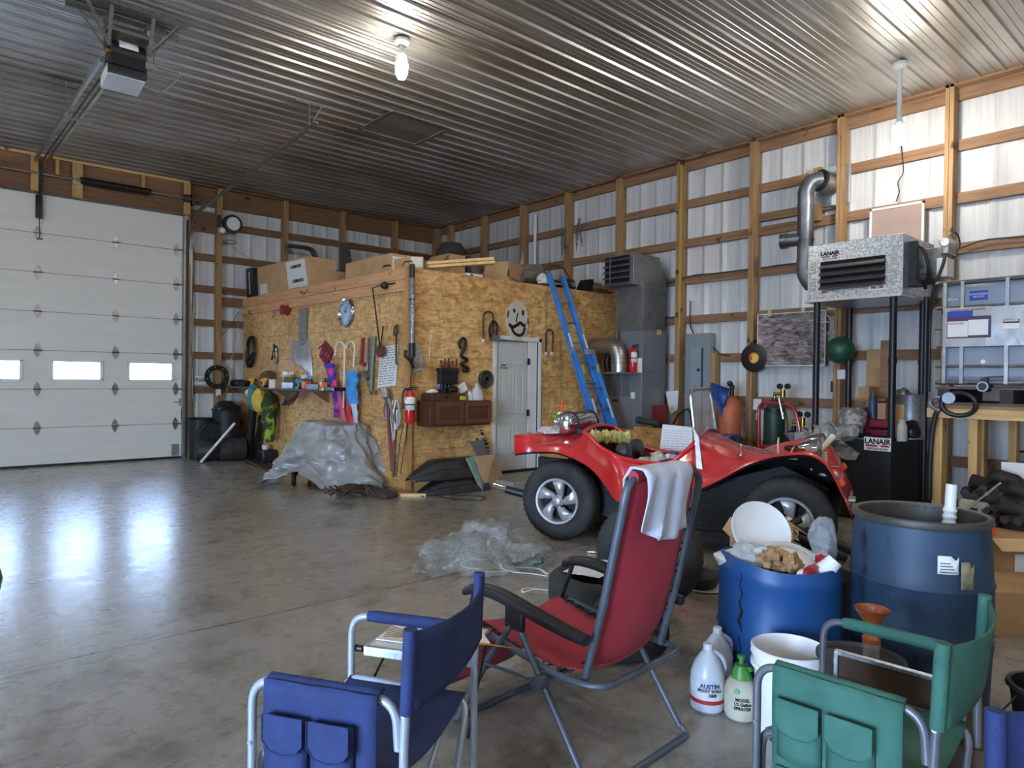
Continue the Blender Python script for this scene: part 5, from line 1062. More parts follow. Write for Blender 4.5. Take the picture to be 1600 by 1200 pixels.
for k in range(3): mb.cyl((XR-.197, yy-.01-.014*k, 2.3), (XR-.197, yy-.01-.014*k, ZC-.1), .0055, n=6)
single('yellow_wires', 'bundle of yellow cables stapled down the post above the electrical panel', 'cable', mb, mat('yellow cable', 'b89428', .5))
for k, (pts, lab) in enumerate((([(1037, 445), (1062, 437), (1085, 430), (1120, 427), (1160, 422), (1176, 421)], 'black cable draped along a girt right of the furnace'), ([(1034, 494), (1050, 496), (1062, 490)], 'short black cable drooping from the furnace'), ([(1190, 419), (1220, 414), (1260, 410)], 'black cable lying on the girt left of the heater'), ([(1500, 388), (1540, 375), (1600, 370)], 'black cable along the girt right of the heater'))):
    cable('black_cable', lab, [onX(x, y, XR-.13) for x, y in pts], .009, M_black)
t = thing('conduit_pipe', 'slim white vertical pipe on the right wall above the partition', 'pipe', (XR-.12, onX(835, 380, XR-.12).y, BH)); yy = onX(836, 380, XR-.12).y
obj('pipe', MB().cyl((XR-.12, yy, 2.2), (XR-.12, yy, 4.62), .03, n=14), M_white, t, world=True)
for k, (x, y) in enumerate(((905, 350), (882, 365))):
    p = onX(x, y, XR-.22); mb = MB()
    for j in range(7): mb.tube(catmull([p+V((0, .03*math.sin(j), .1)), p+V((-.02*j*.3, .05*math.cos(j*2), -.1)), p+V((-.01, .09*math.sin(j*2.2), -.28-.03*j))], 4), .006, 5)
    single('hanging_strings', ('right bunch of grey strings hanging on a post above the ladder', 'left bunch of dark strings hanging near the ladder top')[k], 'strings', mb, M_greytube)
# record, poster, ball
p = onX(1178, 559, XR-.21); t = thing('vinyl_record', 'black vinyl record with a yellow and orange label on a right wall post', 'record', p)
obj('disc', MB().lathe([(0, -.004), (.19, -.004), (.2, 0), (.19, .004), (0, .004)], p, (1, 0, 0), 40), mat('vinyl black', '1a1a1d', .35), t, world=True)
obj('label', MB().disc(p+V((-.006, 0, 0)), (-1, 0, 0), .075, 28), duo('orange yellow label', 'c0452a', 'd8a83a', 6, .48, .52), t, world=True)
lg_ = MB().prism([p+V((-.0065, a_*.01, b_*.01)) for a_, b_ in ((4, 5), (-2, 6), (-6, 3), (-2, -6), (1, -8), (2, -2))], (-.002, 0, 0)); obj('logo', lg_, mat('gold print', 'd8b04a', .5, var=.2), t, world=True)
a, b = onX(1197, 488, XR-.09), onX(1312, 571, XR-.2)
t = thing('camo_poster', 'large brown and purple woodland poster with a deer pinned to the right wall', 'poster', (XR-.2, (a.y+b.y)/2, b.z))
m = mat('woodland print', '3a2c2e', .55, var=.1); nt, b_ = base(m)
c_ = rampmix(nt, noise_out(nt, 2.2, (1,1,1.6), 9, .75, .8), '2c2226', 'a08a84', .4, .6); c_ = mixc(nt, .4, c_, rampmix(nt, noise_out(nt, 9, (1, .6, 2), 8, .8, .6), '141014', 'e0d0c8', .45, .62)); setcol(m, c_)
y0, y1, z0, z1 = 3.98, 4.93, onX(1250, 572, XR-.2).z, onX(1250, 487, XR-.2).z
obj('print', MB().bb((XR-.203, y0, z0), (XR-.2, y1, z1)), m, t, world=True)
obj('white_border', MB().bb((XR-.206, y0, z0), (XR-.198, y1, z0+.012)).bb((XR-.206, y0, z1-.01), (XR-.198, y1, z1)).bb((XR-.206, y0, z0), (XR-.198, y0+.01, z1)).bb((XR-.206, y1-.01, z0), (XR-.198, y1, z1)), M_paper, t, world=True)
mb = MB(); pq = lambda x, y: V((XR-.207, onX(x, y, XR-.2).y, onX(x, y, XR-.2).z))
for pts in (((1278, 500), (1286, 489), (1296, 495), (1300, 503)), ((1280, 502), (1292, 503), (1302, 505)), ((1300, 510), (1296, 522), (1290, 517), (1287, 525)), ((1284, 512), (1290, 517)), ((1302, 505), (1300, 512), (1305, 520))):
    Q = [pq(*q_) for q_ in pts]
    for u_, v_ in zip(Q[:-1], Q[1:]): mb.bar(u_, v_, .012, .002, up=(1, 0, 0))
obj('antlers', mb, mat('pale antler print', 'b4a498', .6), t, world=True)
obj('tape', MB().box(pq(1203, 489), (.003, .05, .09)).box(pq(1255, 484), (.003, .05, .05)).box(pq(1300, 482), (.003, .12, .04)), mat('yellow green tape', 'b4b878', .6), t, world=True)
q = onX(1313, 547, XR-.35); t = thing('green_ball', 'green rubber ball on a right wall post above the outlet', 'ball', q); obj('ball', MB().lathe([(.17*math.sin(k*PI/16), -.17*math.cos(k*PI/16)) for k in range(17)], (0, 0, 0), n=28), mat('green rubber', '1e4a34', .45), t)
obj('hook', MB().cyl((0, 0, .1), (.17, 0, .16), .01), M_steel, t)
t, q = outlet(1315, 585, X=XR-.2, label='white outlet with charger on the right wall post below the green ball', w=.1, h=.12)
single('charger', 'blue and black charger hanging under the white outlet', 'charger', MB().box(onX(1304, 604, XR-.16), (.05, .08, .14)).cyl(onX(1304, 604, XR-.16), onX(1312, 590, XR-.17), .006), M_black)
outlet(1184, 632, X=XR-.2, label='white outlet on the right wall post behind the welding cart', w=.12, h=.15)
cable('white_cord', 'white cord from the outlet looping behind the welding cart', [onX(1184, 638, XR-.25), onX(1182, 655, XR-.3), onX(1190, 660, XR-.35), onX(1190, 700, XR-.35)], .006, M_white)
# white plastic sheet by the post
P = [onX(x, y, XR-.24) for x, y in ((1040, 612), (1060, 610), (1058, 640), (1048, 647), (1044, 632))]
single('plastic_sheet', 'torn white plastic sheet hanging between the furnace and the post', 'plastic', MB().prism(P, (.01, 0, 0)), M_white)
cable('black_hose', 'black hose bending round the post behind the windscreen', [onX(1052, 662, XR-.3), onX(1060, 648, XR-.3), onX(1072, 640, XR-.3), onX(1078, 645, XR-.3), onX(1085, 690, XR-.3)], .014, M_black)
# orange cylinder with blue mesh cap
q = onX(1141, 700, 8.45); t = thing('orange_cylinder', 'tall orange gas cylinder with a blue ribbed hood and white tape roll', 'gas cylinder', (8.45, onX(1141, 640, 8.45).y, 0)); zt_ = onX(1141, 622, 8.45).z
obj('tank', MB().lathe([(0, 0), (.14, 0), (.15, .04), (.15, zt_-.12), (.12, zt_-.03), (.05, zt_+.03), (0, zt_+.04)], n=24), mat('faded orange paint', 'b8603c', .55, var=.12), t)
hp_ = V((-.1, .1, zt_-.02)); Q = [hp_+V((-.03, .03, .22)), hp_+V((-.05, .0, .1)), hp_+V((-.05, -.03, -.05)), hp_+V((-.05, -.05, -.22))]
bl = MB()
for k in range(9): a_ = k*.7; bl.tube(catmull([hp_+V((.03, .14-.03*k, .22-.01*k)), hp_+V((-.06, .10-.03*k, .08)), hp_+V((-.06, -.02-.01*k, -.08)), hp_+V((-.03, -.06, -.24+.02*k))], 5), .02, 7)
obj('blue_hose_bundle', bl, mat('bright blue hose', '1c4c9c', .4, col2='0c1c3c', sc_=8), t)
obj('valve', MB().cyl((0, -.02, zt_), (0, -.02, zt_+.16), .03).cyl((-.06, -.06, zt_+.14), (.04, 0, zt_+.16), .035).blob((-.02, 0, zt_+.2), .04, 6, .1), M_blackm, t)
# welding cart with two cylinders
cp = onz(1215, 762); cx_, cy_ = 8.25, onX(1210, 650, 8.25).y
t = thing('gas_cylinder', 'tall dark green gas cylinder standing in the red cart', 'gas cylinder', (cx_, cy_, .06)); zt_ = onX(1212, 628, cx_).z-.06
obj('tank', MB().lathe([(0, 0), (.12, 0), (.13, .03), (.13, zt_-.16), (.11, zt_-.07), (.05, zt_-.0), (.04, zt_+.04), (0, zt_+.05)], n=24), M_green, t)
obj('collar', MB().cyl((0, 0, zt_-.12), (0, 0, zt_-.08), .128, n=24), M_black, t)
def regulator(t, z, s=1.):
    obj('regulator', MB().cyl((0, 0, z), (0, 0, z+.09), .018).cyl((-.03, -.0, z+.06), (-.02, -.14, z+.07), .02).cyl((-.02, -.12, z+.02), (-.02, -.12, z+.12), .03), M_brass, t)
    for dy in (-.09, -.19): obj('gauge', MB().lathe([(0, .02), (.032, .02), (.038, 0), (.036, -.02), (0, -.018)], (-.04, dy*s, z+.16), (1, 0, 0), 18), M_blackm, t)
regulator(t, zt_+.04)
c2x, c2y = 8.1, onX(1240, 690, 8.1).y
t = thing('acetylene_cylinder', 'short black gas cylinder standing right of the green one in the red cart', 'gas cylinder', (c2x, c2y, .06)); z2 = onX(1240, 672, c2x).z-.06
obj('tank', MB().lathe([(0, 0), (.12, 0), (.125, .03), (.125, z2-.1), (.09, z2-.03), (.03, z2), (.03, z2+.05), (0, z2+.05)], n=24), M_blackm, t); regulator(t, z2+.04)
t = thing('welding_cart', 'red tubular welding cart holding the gas cylinders by the right wall', 'cart', (8.05, (cy_+c2y)/2, 0))
ya = onX(1188, 640, 8.0).y; yb2 = onX(1253, 640, 8.0).y; zt_ = onX(1210, 629, 8.0).z
fr = fillet([(8.0, ya, .08), (8.0, ya+.02, zt_), (8.0, yb2+.10, zt_-.02), (8.0, yb2+.02, zt_-.3), (8.0, yb2, .08)], .12, 6); obj('frame', MB().tube(fr, .022, 10), M_red, t, world=True)
obj('crossbar', MB().cyl((8.0, ya, .55), (8.0, yb2, .5), .018).cyl((8.0, ya, .12), (8.0, yb2, .12), .02), M_red, t, world=True)
obj('base_plate', MB().bb((7.98, yb2, .035), (8.42, ya, .058)), M_red, t, world=True)
for y in (ya+.05, yb2-.05): obj('wheel', MB().lathe([(.02, -.03), (.1, -.03), (.12, 0), (.1, .03), (.02, .03)], (8.42, y, .12), (0, 1, 0), 20), M_black, t, world=True)
cable('black_hose', 'black torch hose hanging in the red cart', [V((cx_-.05, cy_-.1, 1.25)), V((cx_-.15, cy_-.2, 1.2)), V((cx_-.14, cy_-.25, .9)), V((cx_-.16, cy_-.16, .7)), V((cx_-.2, cy_-.1, .3))], .011, M_black)
cable('black_hose', 'black hose arching right from the short gas cylinder', [V((c2x-.05, c2y-.15, z2+.1)), onX(1262, 672, 7.95), onX(1264, 682, 7.95), onX(1250, 676, 7.95)], .01, M_black)
single('torch', 'steel cutting torch hung on the red cart', 'torch', MB().tube([onX(1217, 622, 7.95), onX(1221, 640, 7.95), onX(1224, 655, 7.95)], .016).tube([onX(1221, 640, 7.95), onX(1225, 648, 7.95)], .01), M_alu)
single('blue_battery', 'blue box with a yellow-green label between the orange cylinder and the post', 'box', MB().bb((8.1, onX(1144, 690, 8.1).y, 0), (8.3, onX(1133, 690, 8.1).y+.1, onX(1138, 680, 8.1).z)), duo('blue yellow box', '2458a0', '9aa83a', 5, .55, .6))
single('black_folded_chair', 'dark folded frame leaning in front of the post behind the hood', 'frame', MB().tube([onX(1143, 683, 8.0), onX(1158, 705, 7.9), onX(1163, 720, 7.8)], .02).tube([onX(1158, 682, 8.0), onX(1150, 715, 7.85)], .02), M_black)
# ------------------------------------------------------------------ heater and tank
hx0, hy0, hy1, hz0, hz1 = 7.75, 2.72, 3.735, 2.435, 3.06
t = thing('waste_oil_heater', 'galvanised box heater with louvres standing on black pipe legs near the right wall', 'heater', (8.2, 3.2, hz0))
M_gv = mat('spangled heater steel', '8a8f94', .35, .8, col2='b8bec2', sc_=45, det=2, ramp=(.4, .6))
hxe = 8.72
obj('housing', MB().bb((hx0, hy0, hz0), (hxe, hy1, hz1)), M_gv, t, world=True, bevel=.006)
obj('base_pan', MB().bb((hx0-.03, hy0-.0, hz0-.03), (hxe+.02, hy1+.02, hz0)), M_galv, t, world=True)
def hp2(x, y): return onX(x, y, hx0)
oa, ob = hp2(1281, 411), hp2(1384, 445)
y1_, y0_ = hp2(1282, 430).y, hp2(1383, 430).y; z1_, z0_ = hp2(1330, 404).z, hp2(1330, 450).z
z1_, z0_ = hp2(1383, 398).z, hp2(1383, 443).z
obj('air_opening', MB().bb((hx0-.006, y0_, z0_), (hx0-.001, y1_, z1_)), M_hole, t, world=True)
for k in range(4): z = z0_+.03+(z1_-z0_)*k/3.9; obj('louvre', MB().prism([(hx0-.012, y0_, z), (hx0-.06, y0_, z-.035), (hx0-.055, y0_, z-.045), (hx0-.006, y0_, z-.012)], (0, y1_-y0_, 0)), mat('dull louvre', '6e6a64', .5, .6), t, world=True)
for yc in (hp2(1270, 430).y, hp2(1396, 420).y):
    for k in range(9):
        if k == 4: continue
        z = z0_-.0+(z1_-z0_)*k/8.2; obj('vent_slot', MB().bb((hx0-.012, yc-.032, z), (hx0, yc+.032, z+.02)), M_steel, t, world=True)
    st = [V((hx0-.004, yc+r_*math.cos(a_), z0_+.27+r_*math.sin(a_))) for k in range(10) for a_, r_ in ((PI/2+k*PI/5, .022 if k % 2 == 0 else .009),)]; obj('star', MB().prism(st, (-.002, 0, 0)), M_ink, t, world=True)
def sign(t, ctr, w_, h_, txt, rt, nrm, sub=None, sz=None):
    rt = V(rt); nrm = V(nrm); mb = MB(); panel(mb, V(ctr), rt, (0,0,1), -w_/2, w_/2, -h_/2, h_/2, .004); pl_ = obj('name_plate', mb, M_paper, t, world=True)
    textmesh('plate_text', txt, sz or h_*.55, V(ctr)+nrm*.006+V((0, 0, h_*.18)), rt, (0,0,1), M_ink, t, world=True, bold=.003, sx=.98)
    if sub is not None:
        mb = MB(); panel(mb, V(ctr), rt, (0,0,1), -w_*.44, w_*.0, -h_*.2, -h_*.06, .006); panel(mb, V(ctr), rt, (0,0,1), w_*.12, w_*.44, -h_*.2, -h_*.06, .006); obj('red_stripes', mb, M_redink, t, world=True)
        textmesh('plate_text', sub, h_*.16, V(ctr)+nrm*.006-V((0, 0, h_*.36)), rt, (0,0,1), M_ink, t, world=True, bold=.0006)
sign(t, hp2(1297, 399)+V((-.001, 0, 0)), .2, .11, 'LANAIR', (0,-1,0), (-1,0,0), 'WASTE OIL HEATERS')
c = hp2(1371, 449); mb = MB(); panel(mb, c, (0,-1,0), (0,0,1), -.085, .085, -.025, .025, .004); obj('model_plate', mb, M_paper, t, world=True); textmesh('model_text', 'MX 180', .038, c+V((-.006, 0, 0)), (0,-1,0), (0,0,1), M_redink, t, world=True, bold=.002)
c = hp2(1288, 457); textmesh('small_logo', 'HI-S', .03, c+V((-.002, 0, 0)), (0,-1,0), (0,0,1), M_redink, t, world=True, bold=.003)
# burner on the -y side
bx = onY(1475, 430, hy0-.2).x; def_ = 0
M_greasy = mat('greasy burner metal', '4a4644', .45, .5, col2='8c8a86', sc_=9)
obj('burner_body', MB().box((8.3, hy0-.12, 2.80), (.30, .24, .28)).cyl((8.28, hy0, 2.68), (8.28, hy0-.2, 2.68), .12), M_greasy, t, world=True, bevel=.01)
obj('control_box', MB().box((8.3, hy0-.22, 2.95), (.26, .14, .16)), M_alu, t, world=True, bevel=.006)
obj('burner_cover', MB().box((8.25, hy0-.24, 2.72), (.22, .1, .2)), M_white, t, world=True, bevel=.006)
obj('gauge', MB().lathe([(0, .015), (.04, .015), (.045, 0), (.04, -.02), (0, -.018)], (8.13, hy0-.26, 2.98), (1, .4, 0), 20), M_alu, t, world=True)
obj('black_hoses', MB().tube(catmull([V((8.0, hy0-.02, 2.95)), V((7.95, hy0-.12, 2.9)), V((8.0, hy0-.16, 2.7)), V((8.1, hy0-.1, 2.5))], 5), .016).tube(catmull([V((8.1, hy0-.26, 2.85)), V((8.0, hy0-.3, 2.75)), V((8.02, hy0-.2, 2.45)), V((8.1, hy0-.15, 2.1)), V((8.1, hy0-.15, 1.4))], 5), .016).tube(catmull([V((8.35, hy0-.2, 3.03)), V((8.4, hy0-.28, 3.12)), V((8.5, hy0-.3, 3.0)), V((8.45, hy0-.25, 2.85))], 5), .008), M_black, t, world=True)
obj('black_bracket', MB().box((7.93, hy0-.04, 2.78), (.06, .08, .42)).box((8.0, hy0-.05, 2.55), (.2, .1, .06)), M_blackm, t, world=True)
for x_ in (hx0+.04, 8.66):
    for y_ in (hy0+.1, hy1-.1): obj('pipe_leg', MB().cyl((x_, y_, .885 if x_ < 8 else 0.), (x_, y_, hz0), .036, n=16).cyl((x_, y_, 1.7), (x_, y_, 1.76), .043, n=16), M_blackm, t, world=True)
obj('side_rail', MB().cyl((8.3, hy0-.05, 0.0), (8.3, hy0-.05, hz0), .03, n=12), M_blackm, t, world=True)
# flue pipe
M_flue = mat('flue galvanised', '8c9094', .35, .85, col2='5a5e62', sc_=3)
fx, fy = 8.6, onX(1258, 400, 8.6).y
t = thing('flue_pipe', 'grey flue pipe with elbow running from the heater up to the wall plate', 'flue pipe', (fx, fy, 2.6))
ze = onX(1258, 285, fx).z; P = catmull([V((fx, fy-.1, 2.72)), V((fx, fy, 2.9)), V((fx, fy, 3.2)), V((fx, fy, ze-.25)), V((fx, fy-.0, ze-.12)), V((fx+.03, fy-.06, ze)), V((fx+.1, fy-.16, ze+.02))], 6)
wp_ = V((XR-.1, onX(1300, 290, XR-.1).y, onX(1300, 290, XR-.1).z)); 
obj('flue_vertical', MB().tube(P, .10, 20).tube([V((fx, fy, 3.3)), V((fx, fy, 3.33))], .107, 20).tube([V((fx, fy, ze-.3)), V((fx, fy, ze-.27))], .107, 20), mat('dark flue', '3c3f44', .4, .6, col2='84888c', sc_=2), t, world=True, ang=60)
s_ = V((fx+.08, fy-.12, ze+.02)); obj('flue_horizontal', MB().cyl(s_, wp_, .125, n=24), M_galv, t, world=True)
obj('black_ring', MB().tube([s_, s_+(wp_-s_).normalized()*.05], .14, 24), M_black, t, world=True)
td = onX(1244, 374, fx-.05); obj('draft_tee', MB().cyl(V((fx, fy, td.z)), V((fx-.05, fy+.28, td.z)), .085, n=20).cyl(V((fx-.04, fy+.22, td.z)), V((fx-.05, fy+.3, td.z)), .1, n=20), M_flue, t, world=True)
obj('wall_plate', MB().bb((XR-.11, wp_.y-.24, wp_.z-.26), (XR-.1, wp_.y+.3, wp_.z+.24)), M_galv, t, world=True)
for (a_, b_) in (((1278, 262), (1278, 275)), ((1278, 318), (1278, 345))): 
    q = onX(a_[0], a_[1], XR-.1); r_ = onX(b_[0], b_[1], XR-.1); trim(MB().bb((XR-.12, q.y-.05, r_.z), (XR-.08, q.y+.05, q.z)), M_post)
# glass panel on the wall
a, b = onX(1363, 328, XR-.21), onX(1441, 320, XR-.21); zt_, zb2 = (a.z+b.z)/2, 2.95
t = thing('framed_panel', 'pale framed glass panel reflecting light above the heater', 'panel', (XR-.2, (a.y+b.y)/2, zb2)); w_ = .025
obj('pane', MB().bb((XR-.215, b.y, zb2), (XR-.205, a.y, zt_)), mat('glossy pinkish panel', 'b89c8c', .08, .4, var=.05, coat=1), t, world=True)
obj('panel_frame', MB().bb((XR-.225, b.y-w_, zb2), (XR-.195, b.y, zt_+w_)).bb((XR-.225, a.y, zb2), (XR-.195, a.y+w_, zt_+w_)).bb((XR-.225, b.y-w_, zt_), (XR-.195, a.y+w_, zt_+w_)), M_white, t, world=True)
obj('support', MB().bb((XR-.2, b.y, zb2-.05), (XR-.1, a.y, zb2)), M_post, t, world=True)
cable('hanging_wire', 'thin dark cord hanging from the bulb near the right wall', [onX(1408, 225, XR-.3), onX(1410, 245, XR-.25), onX(1411, 270, XR-.25), onX(1403, 285, XR-.25), onX(1405, 300, XR-.25), onX(1400, 315, XR-.24)], .006, M_black)
# oil tank
tx0, ty0, ty1, tz = 7.70, 2.79, 3.45, .86
t = thing('oil_tank', 'big black steel oil tank with a maker plate under the heater', 'tank', (8.1, 3.2, 0)); M_tank = mat('black painted tank', '151517', .5, .1, var=.3, sc_=3)
obj('tank_body', MB().prism([(tx0, ty0, 0.02), (tx0, ty1, 0.02), (tx0, ty1, tz-.1), (tx0, ty1-.15, tz-.02), (tx0, ty0, tz)], (.85, 0, 0)), M_tank, t, world=True, bevel=.008)
c = V((tx0, onX(1371, 694, tx0).y, onX(1371, 694, tx0).z)); sign(t, c, .27, .14, 'LANAIR', (0,-1,0), (-1,0,0), 'WASTE OIL HEATERS')
obj('strap', MB().tube(catmull([V((tx0-.02, 3.5, .72)), V((tx0-.04, 3.55, .6)), V((tx0-.02, 3.6, .72))], 5), .015), M_black, t, world=True)
obj('lid', MB().bb((tx0+.02, 2.95, tz-.01), (tx0+.85, 3.45, tz+.015)), M_tank, t, world=True)
TZ = tz+.02
def on_tank(px_, X=8.0): return onX(px_, 650, X).y
t = thing('red_toolbox', 'flat dark red toolbox lying on the black tank', 'toolbox', (8.25, on_tank(1368, 8.25), TZ)); y0, y1 = on_tank(1392, 8.1), on_tank(1345, 8.1); z1 = onX(1370, 655, 8.1).z
obj('case_bottom', MB().bb((8.1, y0, TZ), (8.5, y1, TZ+(z1-TZ)*.45)), mat('dark red case', '6e1626', .4, var=.1), t, world=True, bevel=.02); obj('case_lid', MB().bb((8.1, y0, TZ+(z1-TZ)*.5), (8.5, y1, z1)), mat('dark red lid', '7c1a2a', .4, var=.1), t, world=True, bevel=.02)
y_ = on_tank(1332, 7.9); zt_ = onX(1332, 637, 7.9).z; t = thing('paint_bucket', 'dirty paint spattered bucket stack on the left end of the tank', 'bucket', (7.9, y_, tz-.02)); hh = zt_-tz+.02; md = duo('spattered white', '6e6a60', 'a8a090', 14)
obj('lower_bucket', MB().lathe([(0, 0), (.1, 0), (.115, hh*.45), (.12, hh*.46), (0, hh*.46)], n=20), md, t); obj('upper_bucket', MB().lathe([(0, hh*.47), (.14, hh*.47), (.15, hh*.85), (.1, hh), (0, hh)], n=20), md, t)
def tbox(px0, px1, py0, X, d_, z0, m, name, label, cat='box'):
    y1, y0 = onX(px0, py0, X).y, onX(px1, py0, X).y; z1 = onX((px0+px1)/2, py0, X).z; return single(name, label, cat, MB().bb((X, y0, z0), (X+d_, y1, z1)), m, bevel=.004)
rt_z = onX(1370, 655, 8.1).z
shz2 = onX(1360, 622, 8.45).z
tbox(1341, 1358, 604, 8.4, .2, shz2, M_card, 'small_carton', 'small brown carton on the upper ledge behind the heater legs')
t = thing('parts_ledge', 'rough wooden ledge behind the heater legs', 'shelf', (8.6, 3.2, shz2)); obj('shelf_board', MB().bb((8.35, on_tank(1385, 8.4), shz2-.03), (XR-.2, on_tank(1336, 8.4), shz2)), M_girtY, t, world=True); obj('shelf_post', MB().bb((8.72, on_tank(1384, 8.72)-.02, .0), (8.78, on_tank(1374, 8.72), 2.0)), M_girtY, t, world=True)
trim(MB().bb((XR-.13, onX(1379, 600, XR-.13).y, .9), (XR-.08, onX(1353, 600, XR-.13).y, 1.9)), M_card)
q = onX(1361, 640, 8.2); single('blue_can', 'blue-grey spray can standing on the dark red toolbox', 'can', MB().lathe([(0, 0), (.045, 0), (.045, .22), (.02, .26), (.02, .3), (0, .3)], (8.25, q.y, rt_z), n=16), mat('blue can', '2e4258', .4, var=.3))
single('blue_rag', 'crumpled dark blue rag on the dark red toolbox', 'rag', MB().blob((8.25, onX(1350, 640, 8.2).y, rt_z+.05), (.1, .09, .07), 10, .3, 4, flatb=True), mat('navy rag', '26345a', .9))
tbox(1371, 1384, 630, 8.15, .2, rt_z, M_card, 'small_carton', 'small brown carton on the toolbox beside the heater leg')
tbox(1397, 1413, 632, 8.1, .3, TZ, M_card, 'brown_carton', 'brown carton right of the front heater leg on the tank')
q = onX(1421, 616, 8.2); hh = onX(1421, 618, 8.2).z-TZ; single('metal_canister', 'tall galvanised canister standing on the right end of the tank', 'canister', MB().lathe([(0, 0), (.14, 0), (.14, hh), (.145, hh+.01), (.13, hh), (.13, hh-.05), (0, hh-.05)], (8.25, q.y, TZ), n=28), M_galv)
single('white_bottle', 'white bottle standing before the metal canister', 'bottle', MB().lathe([(0, 0), (.05, 0), (.05, .16), (.03, .2), (.03, .23), (0, .23)], (7.8, on_tank(1410, 7.8), TZ), n=16), mat('grimy white', 'a8a498', .6, var=.2))
single('crushed_cans', 'crumpled silver cans on the brown carton', 'cans', MB().blob((8.25, on_tank(1408, 8.2), onX(1405, 632, 8.1).z+.07), (.1, .08, .09), 10, .3, 14, flatb=True), M_alu)
single('black_filter', 'small black and silver filter lump beside the canister', 'filter', MB().blob((7.95, on_tank(1424, 7.95), TZ+.1), (.09, .08, .12), 8, .25, 17, flatb=True), M_blackm)
t = thing('black_tarp', 'black cloth draped over the left end of the oil tank', 'cloth', (7.9, 3.5, tz)); obj('cloth', MB().blob((7.95, 3.25, tz+.02), (.22, .2, .05), 12, .25, 21), M_black, t, world=True)
q = onX(1292, 685, 7.6); single('plastic_wrap', 'heap of crumpled clear plastic wrap left of the oil tank', 'plastic wrap', MB().blob((7.75, q.y+.05, q.z-.05), (.2, .33, .18), 14, .45, 23, 2.5), mat('crinkled clear plastic', 'b8b8b0', .25, col2='70706a', sc_=14, alpha=.9, bump=.5, bsc=20))
t = thing('white_basket', 'stand of dark boxes under the plastic wrap beside the tank', 'boxes', (7.9, q.y, 0)); obj('stand', MB().bb((7.65, 3.48, 0), (8.1, q.y+.28, q.z-.2)), M_black, t, world=True, bevel=.01)
# ------------------------------------------------------------------ bench and water tank
IX, IY1 = 7.1, 2.20; IY0 = 1.0; bz = onX(1520, 645, 6.95).z
t = thing('timber_bench', 'heavy pine timber bench carrying the caged water tank', 'bench', (7.6, 1.6, 0))
zt_ = onX(1455, 637, 6.92).z; zb2 = onX(1455, 652, 6.92).z; yl = onX(1448, 640, 6.92).y
obj('front_beam', MB().bb((6.92, .7, zb2), (6.97, yl, zt_)), M_pineY, t, world=True, bevel=.003)
obj('side_beam', MB().bb((6.97, yl-.05, zb2), (8.4, yl, zt_)), M_pineX, t, world=True, bevel=.003)
obj('bench_top', MB().bb((6.94, .7, zt_), (8.45, yl-.0, zt_+.03)), M_girtY, t, world=True)
for px0, px1 in ((1457, 1472), (1513, 1527)):
    ya, yb2 = onX(px0, 700, 6.98).y, onX(px1, 700, 6.98).y
    obj('leg', MB().bb((6.975, yb2, 0), (7.1, ya, zb2)), M_pineZ, t, world=True, bevel=.004); obj('leg', MB().bb((8.25, yb2, 0), (8.38, ya, zb2)), M_pineZ, t, world=True, bevel=.004)
obj('leg', MB().bb((6.975, .75, 0), (7.1, .9, zb2)), M_pineZ, t, world=True)
BZ = zt_+.03
# pallet
t = thing('pallet', 'dark wooden and steel pallet under the caged water tank', 'pallet', (7.6, 1.6, BZ)); pz = onX(1500, 603, IX).z
for y_ in (IY1-.12, (IY0+IY1)/2, IY0+.02): obj('pallet_block', MB().bb((IX, y_, BZ+.02), (IX+1., y_+.1, pz-.03)), mat('black pallet block', '2a2622', .7), t, world=True)
obj('pallet_deck', MB().bb((IX-.02, IY0, BZ), (IX+1., IY1, BZ+.02)).bb((IX, IY0, pz-.03), (IX+1., IY1, pz-.01)), mat('grey pallet wood', '5a5048', .8, var=.2), t, world=True)
t = thing('water_tank', 'grey white plastic water tank in a steel cage on the timber bench', 'tank', (7.6, 1.6, pz))
M_ibc = mat('cloudy grey polyethylene', '7a828e', .38, col2='8c949e', sc_=1.5); zt2 = onX(1560, 437, IX+.03).z
obj('bottle', MB().bb((IX+.03, IY0+.03, pz+.02), (IX+.97, IY1-.03, zt2)), M_ibc, t, world=True, bevel=.07, ang=80)
obj('bottle_top', MB().bb((IX+.05, IY0+.05, zt2-.0), (IX+.95, IY1-.05, zt2+.012)), mat('cream plastic top', 'c8c4b4', .4), t, world=True)
cg = []
ztop = onX(1530, 441, IX).z+.02
zr = [ztop, onX(1530, 478, IX).z, onX(1530, 540, IX).z, onX(1530, 572, IX).z, pz+.03]
def rr4(z, r_=.011):
    return MB().tube(fillet([(IX, IY1, z), (IX, IY0, z), (IX+1., IY0, z), (IX+1., IY1, z), (IX, IY1, z)], .04, 4), r_, 8)
for z in zr: obj('cage_ring', rr4(z, .013 if z != zr[-1] else .02), M_steel, t, world=True)
obj('cage_ring', MB().cyl((IX-.005, IY1+.01, onX(1470, 514, IX).z), (IX-.005, IY1-.06, onX(1470, 514, IX).z), .011, n=8), M_steel, t, world=True)
for px_ in (1477, 1504, 1574):
    y_ = onX(px_, 500, IX).y; obj('cage_upright', MB().bar((IX-.012, y_, pz+.02), (IX-.012, y_, ztop), .028, .014, up=(1, 0, 0)), M_steel, t, world=True)
for x_ in (IX+.25, IX+.55, IX+.85): obj('cage_upright', MB().bar((x_, IY1+.012, pz+.02), (x_, IY1+.012, ztop), .028, .014, up=(0, 1, 0)), M_steel, t, world=True)
for y_ in (IY0+.15,): obj('cage_upright', MB().bar((IX-.012, y_, pz+.02), (IX-.012, y_, ztop), .028, .014, up=(1, 0, 0)), M_steel, t, world=True)
z1, z0 = onX(1530, 480, IX-.02).z, onX(1530, 541, IX-.02).z; ya, yb2 = onX(1477, 500, IX-.02).y, IY0+.1
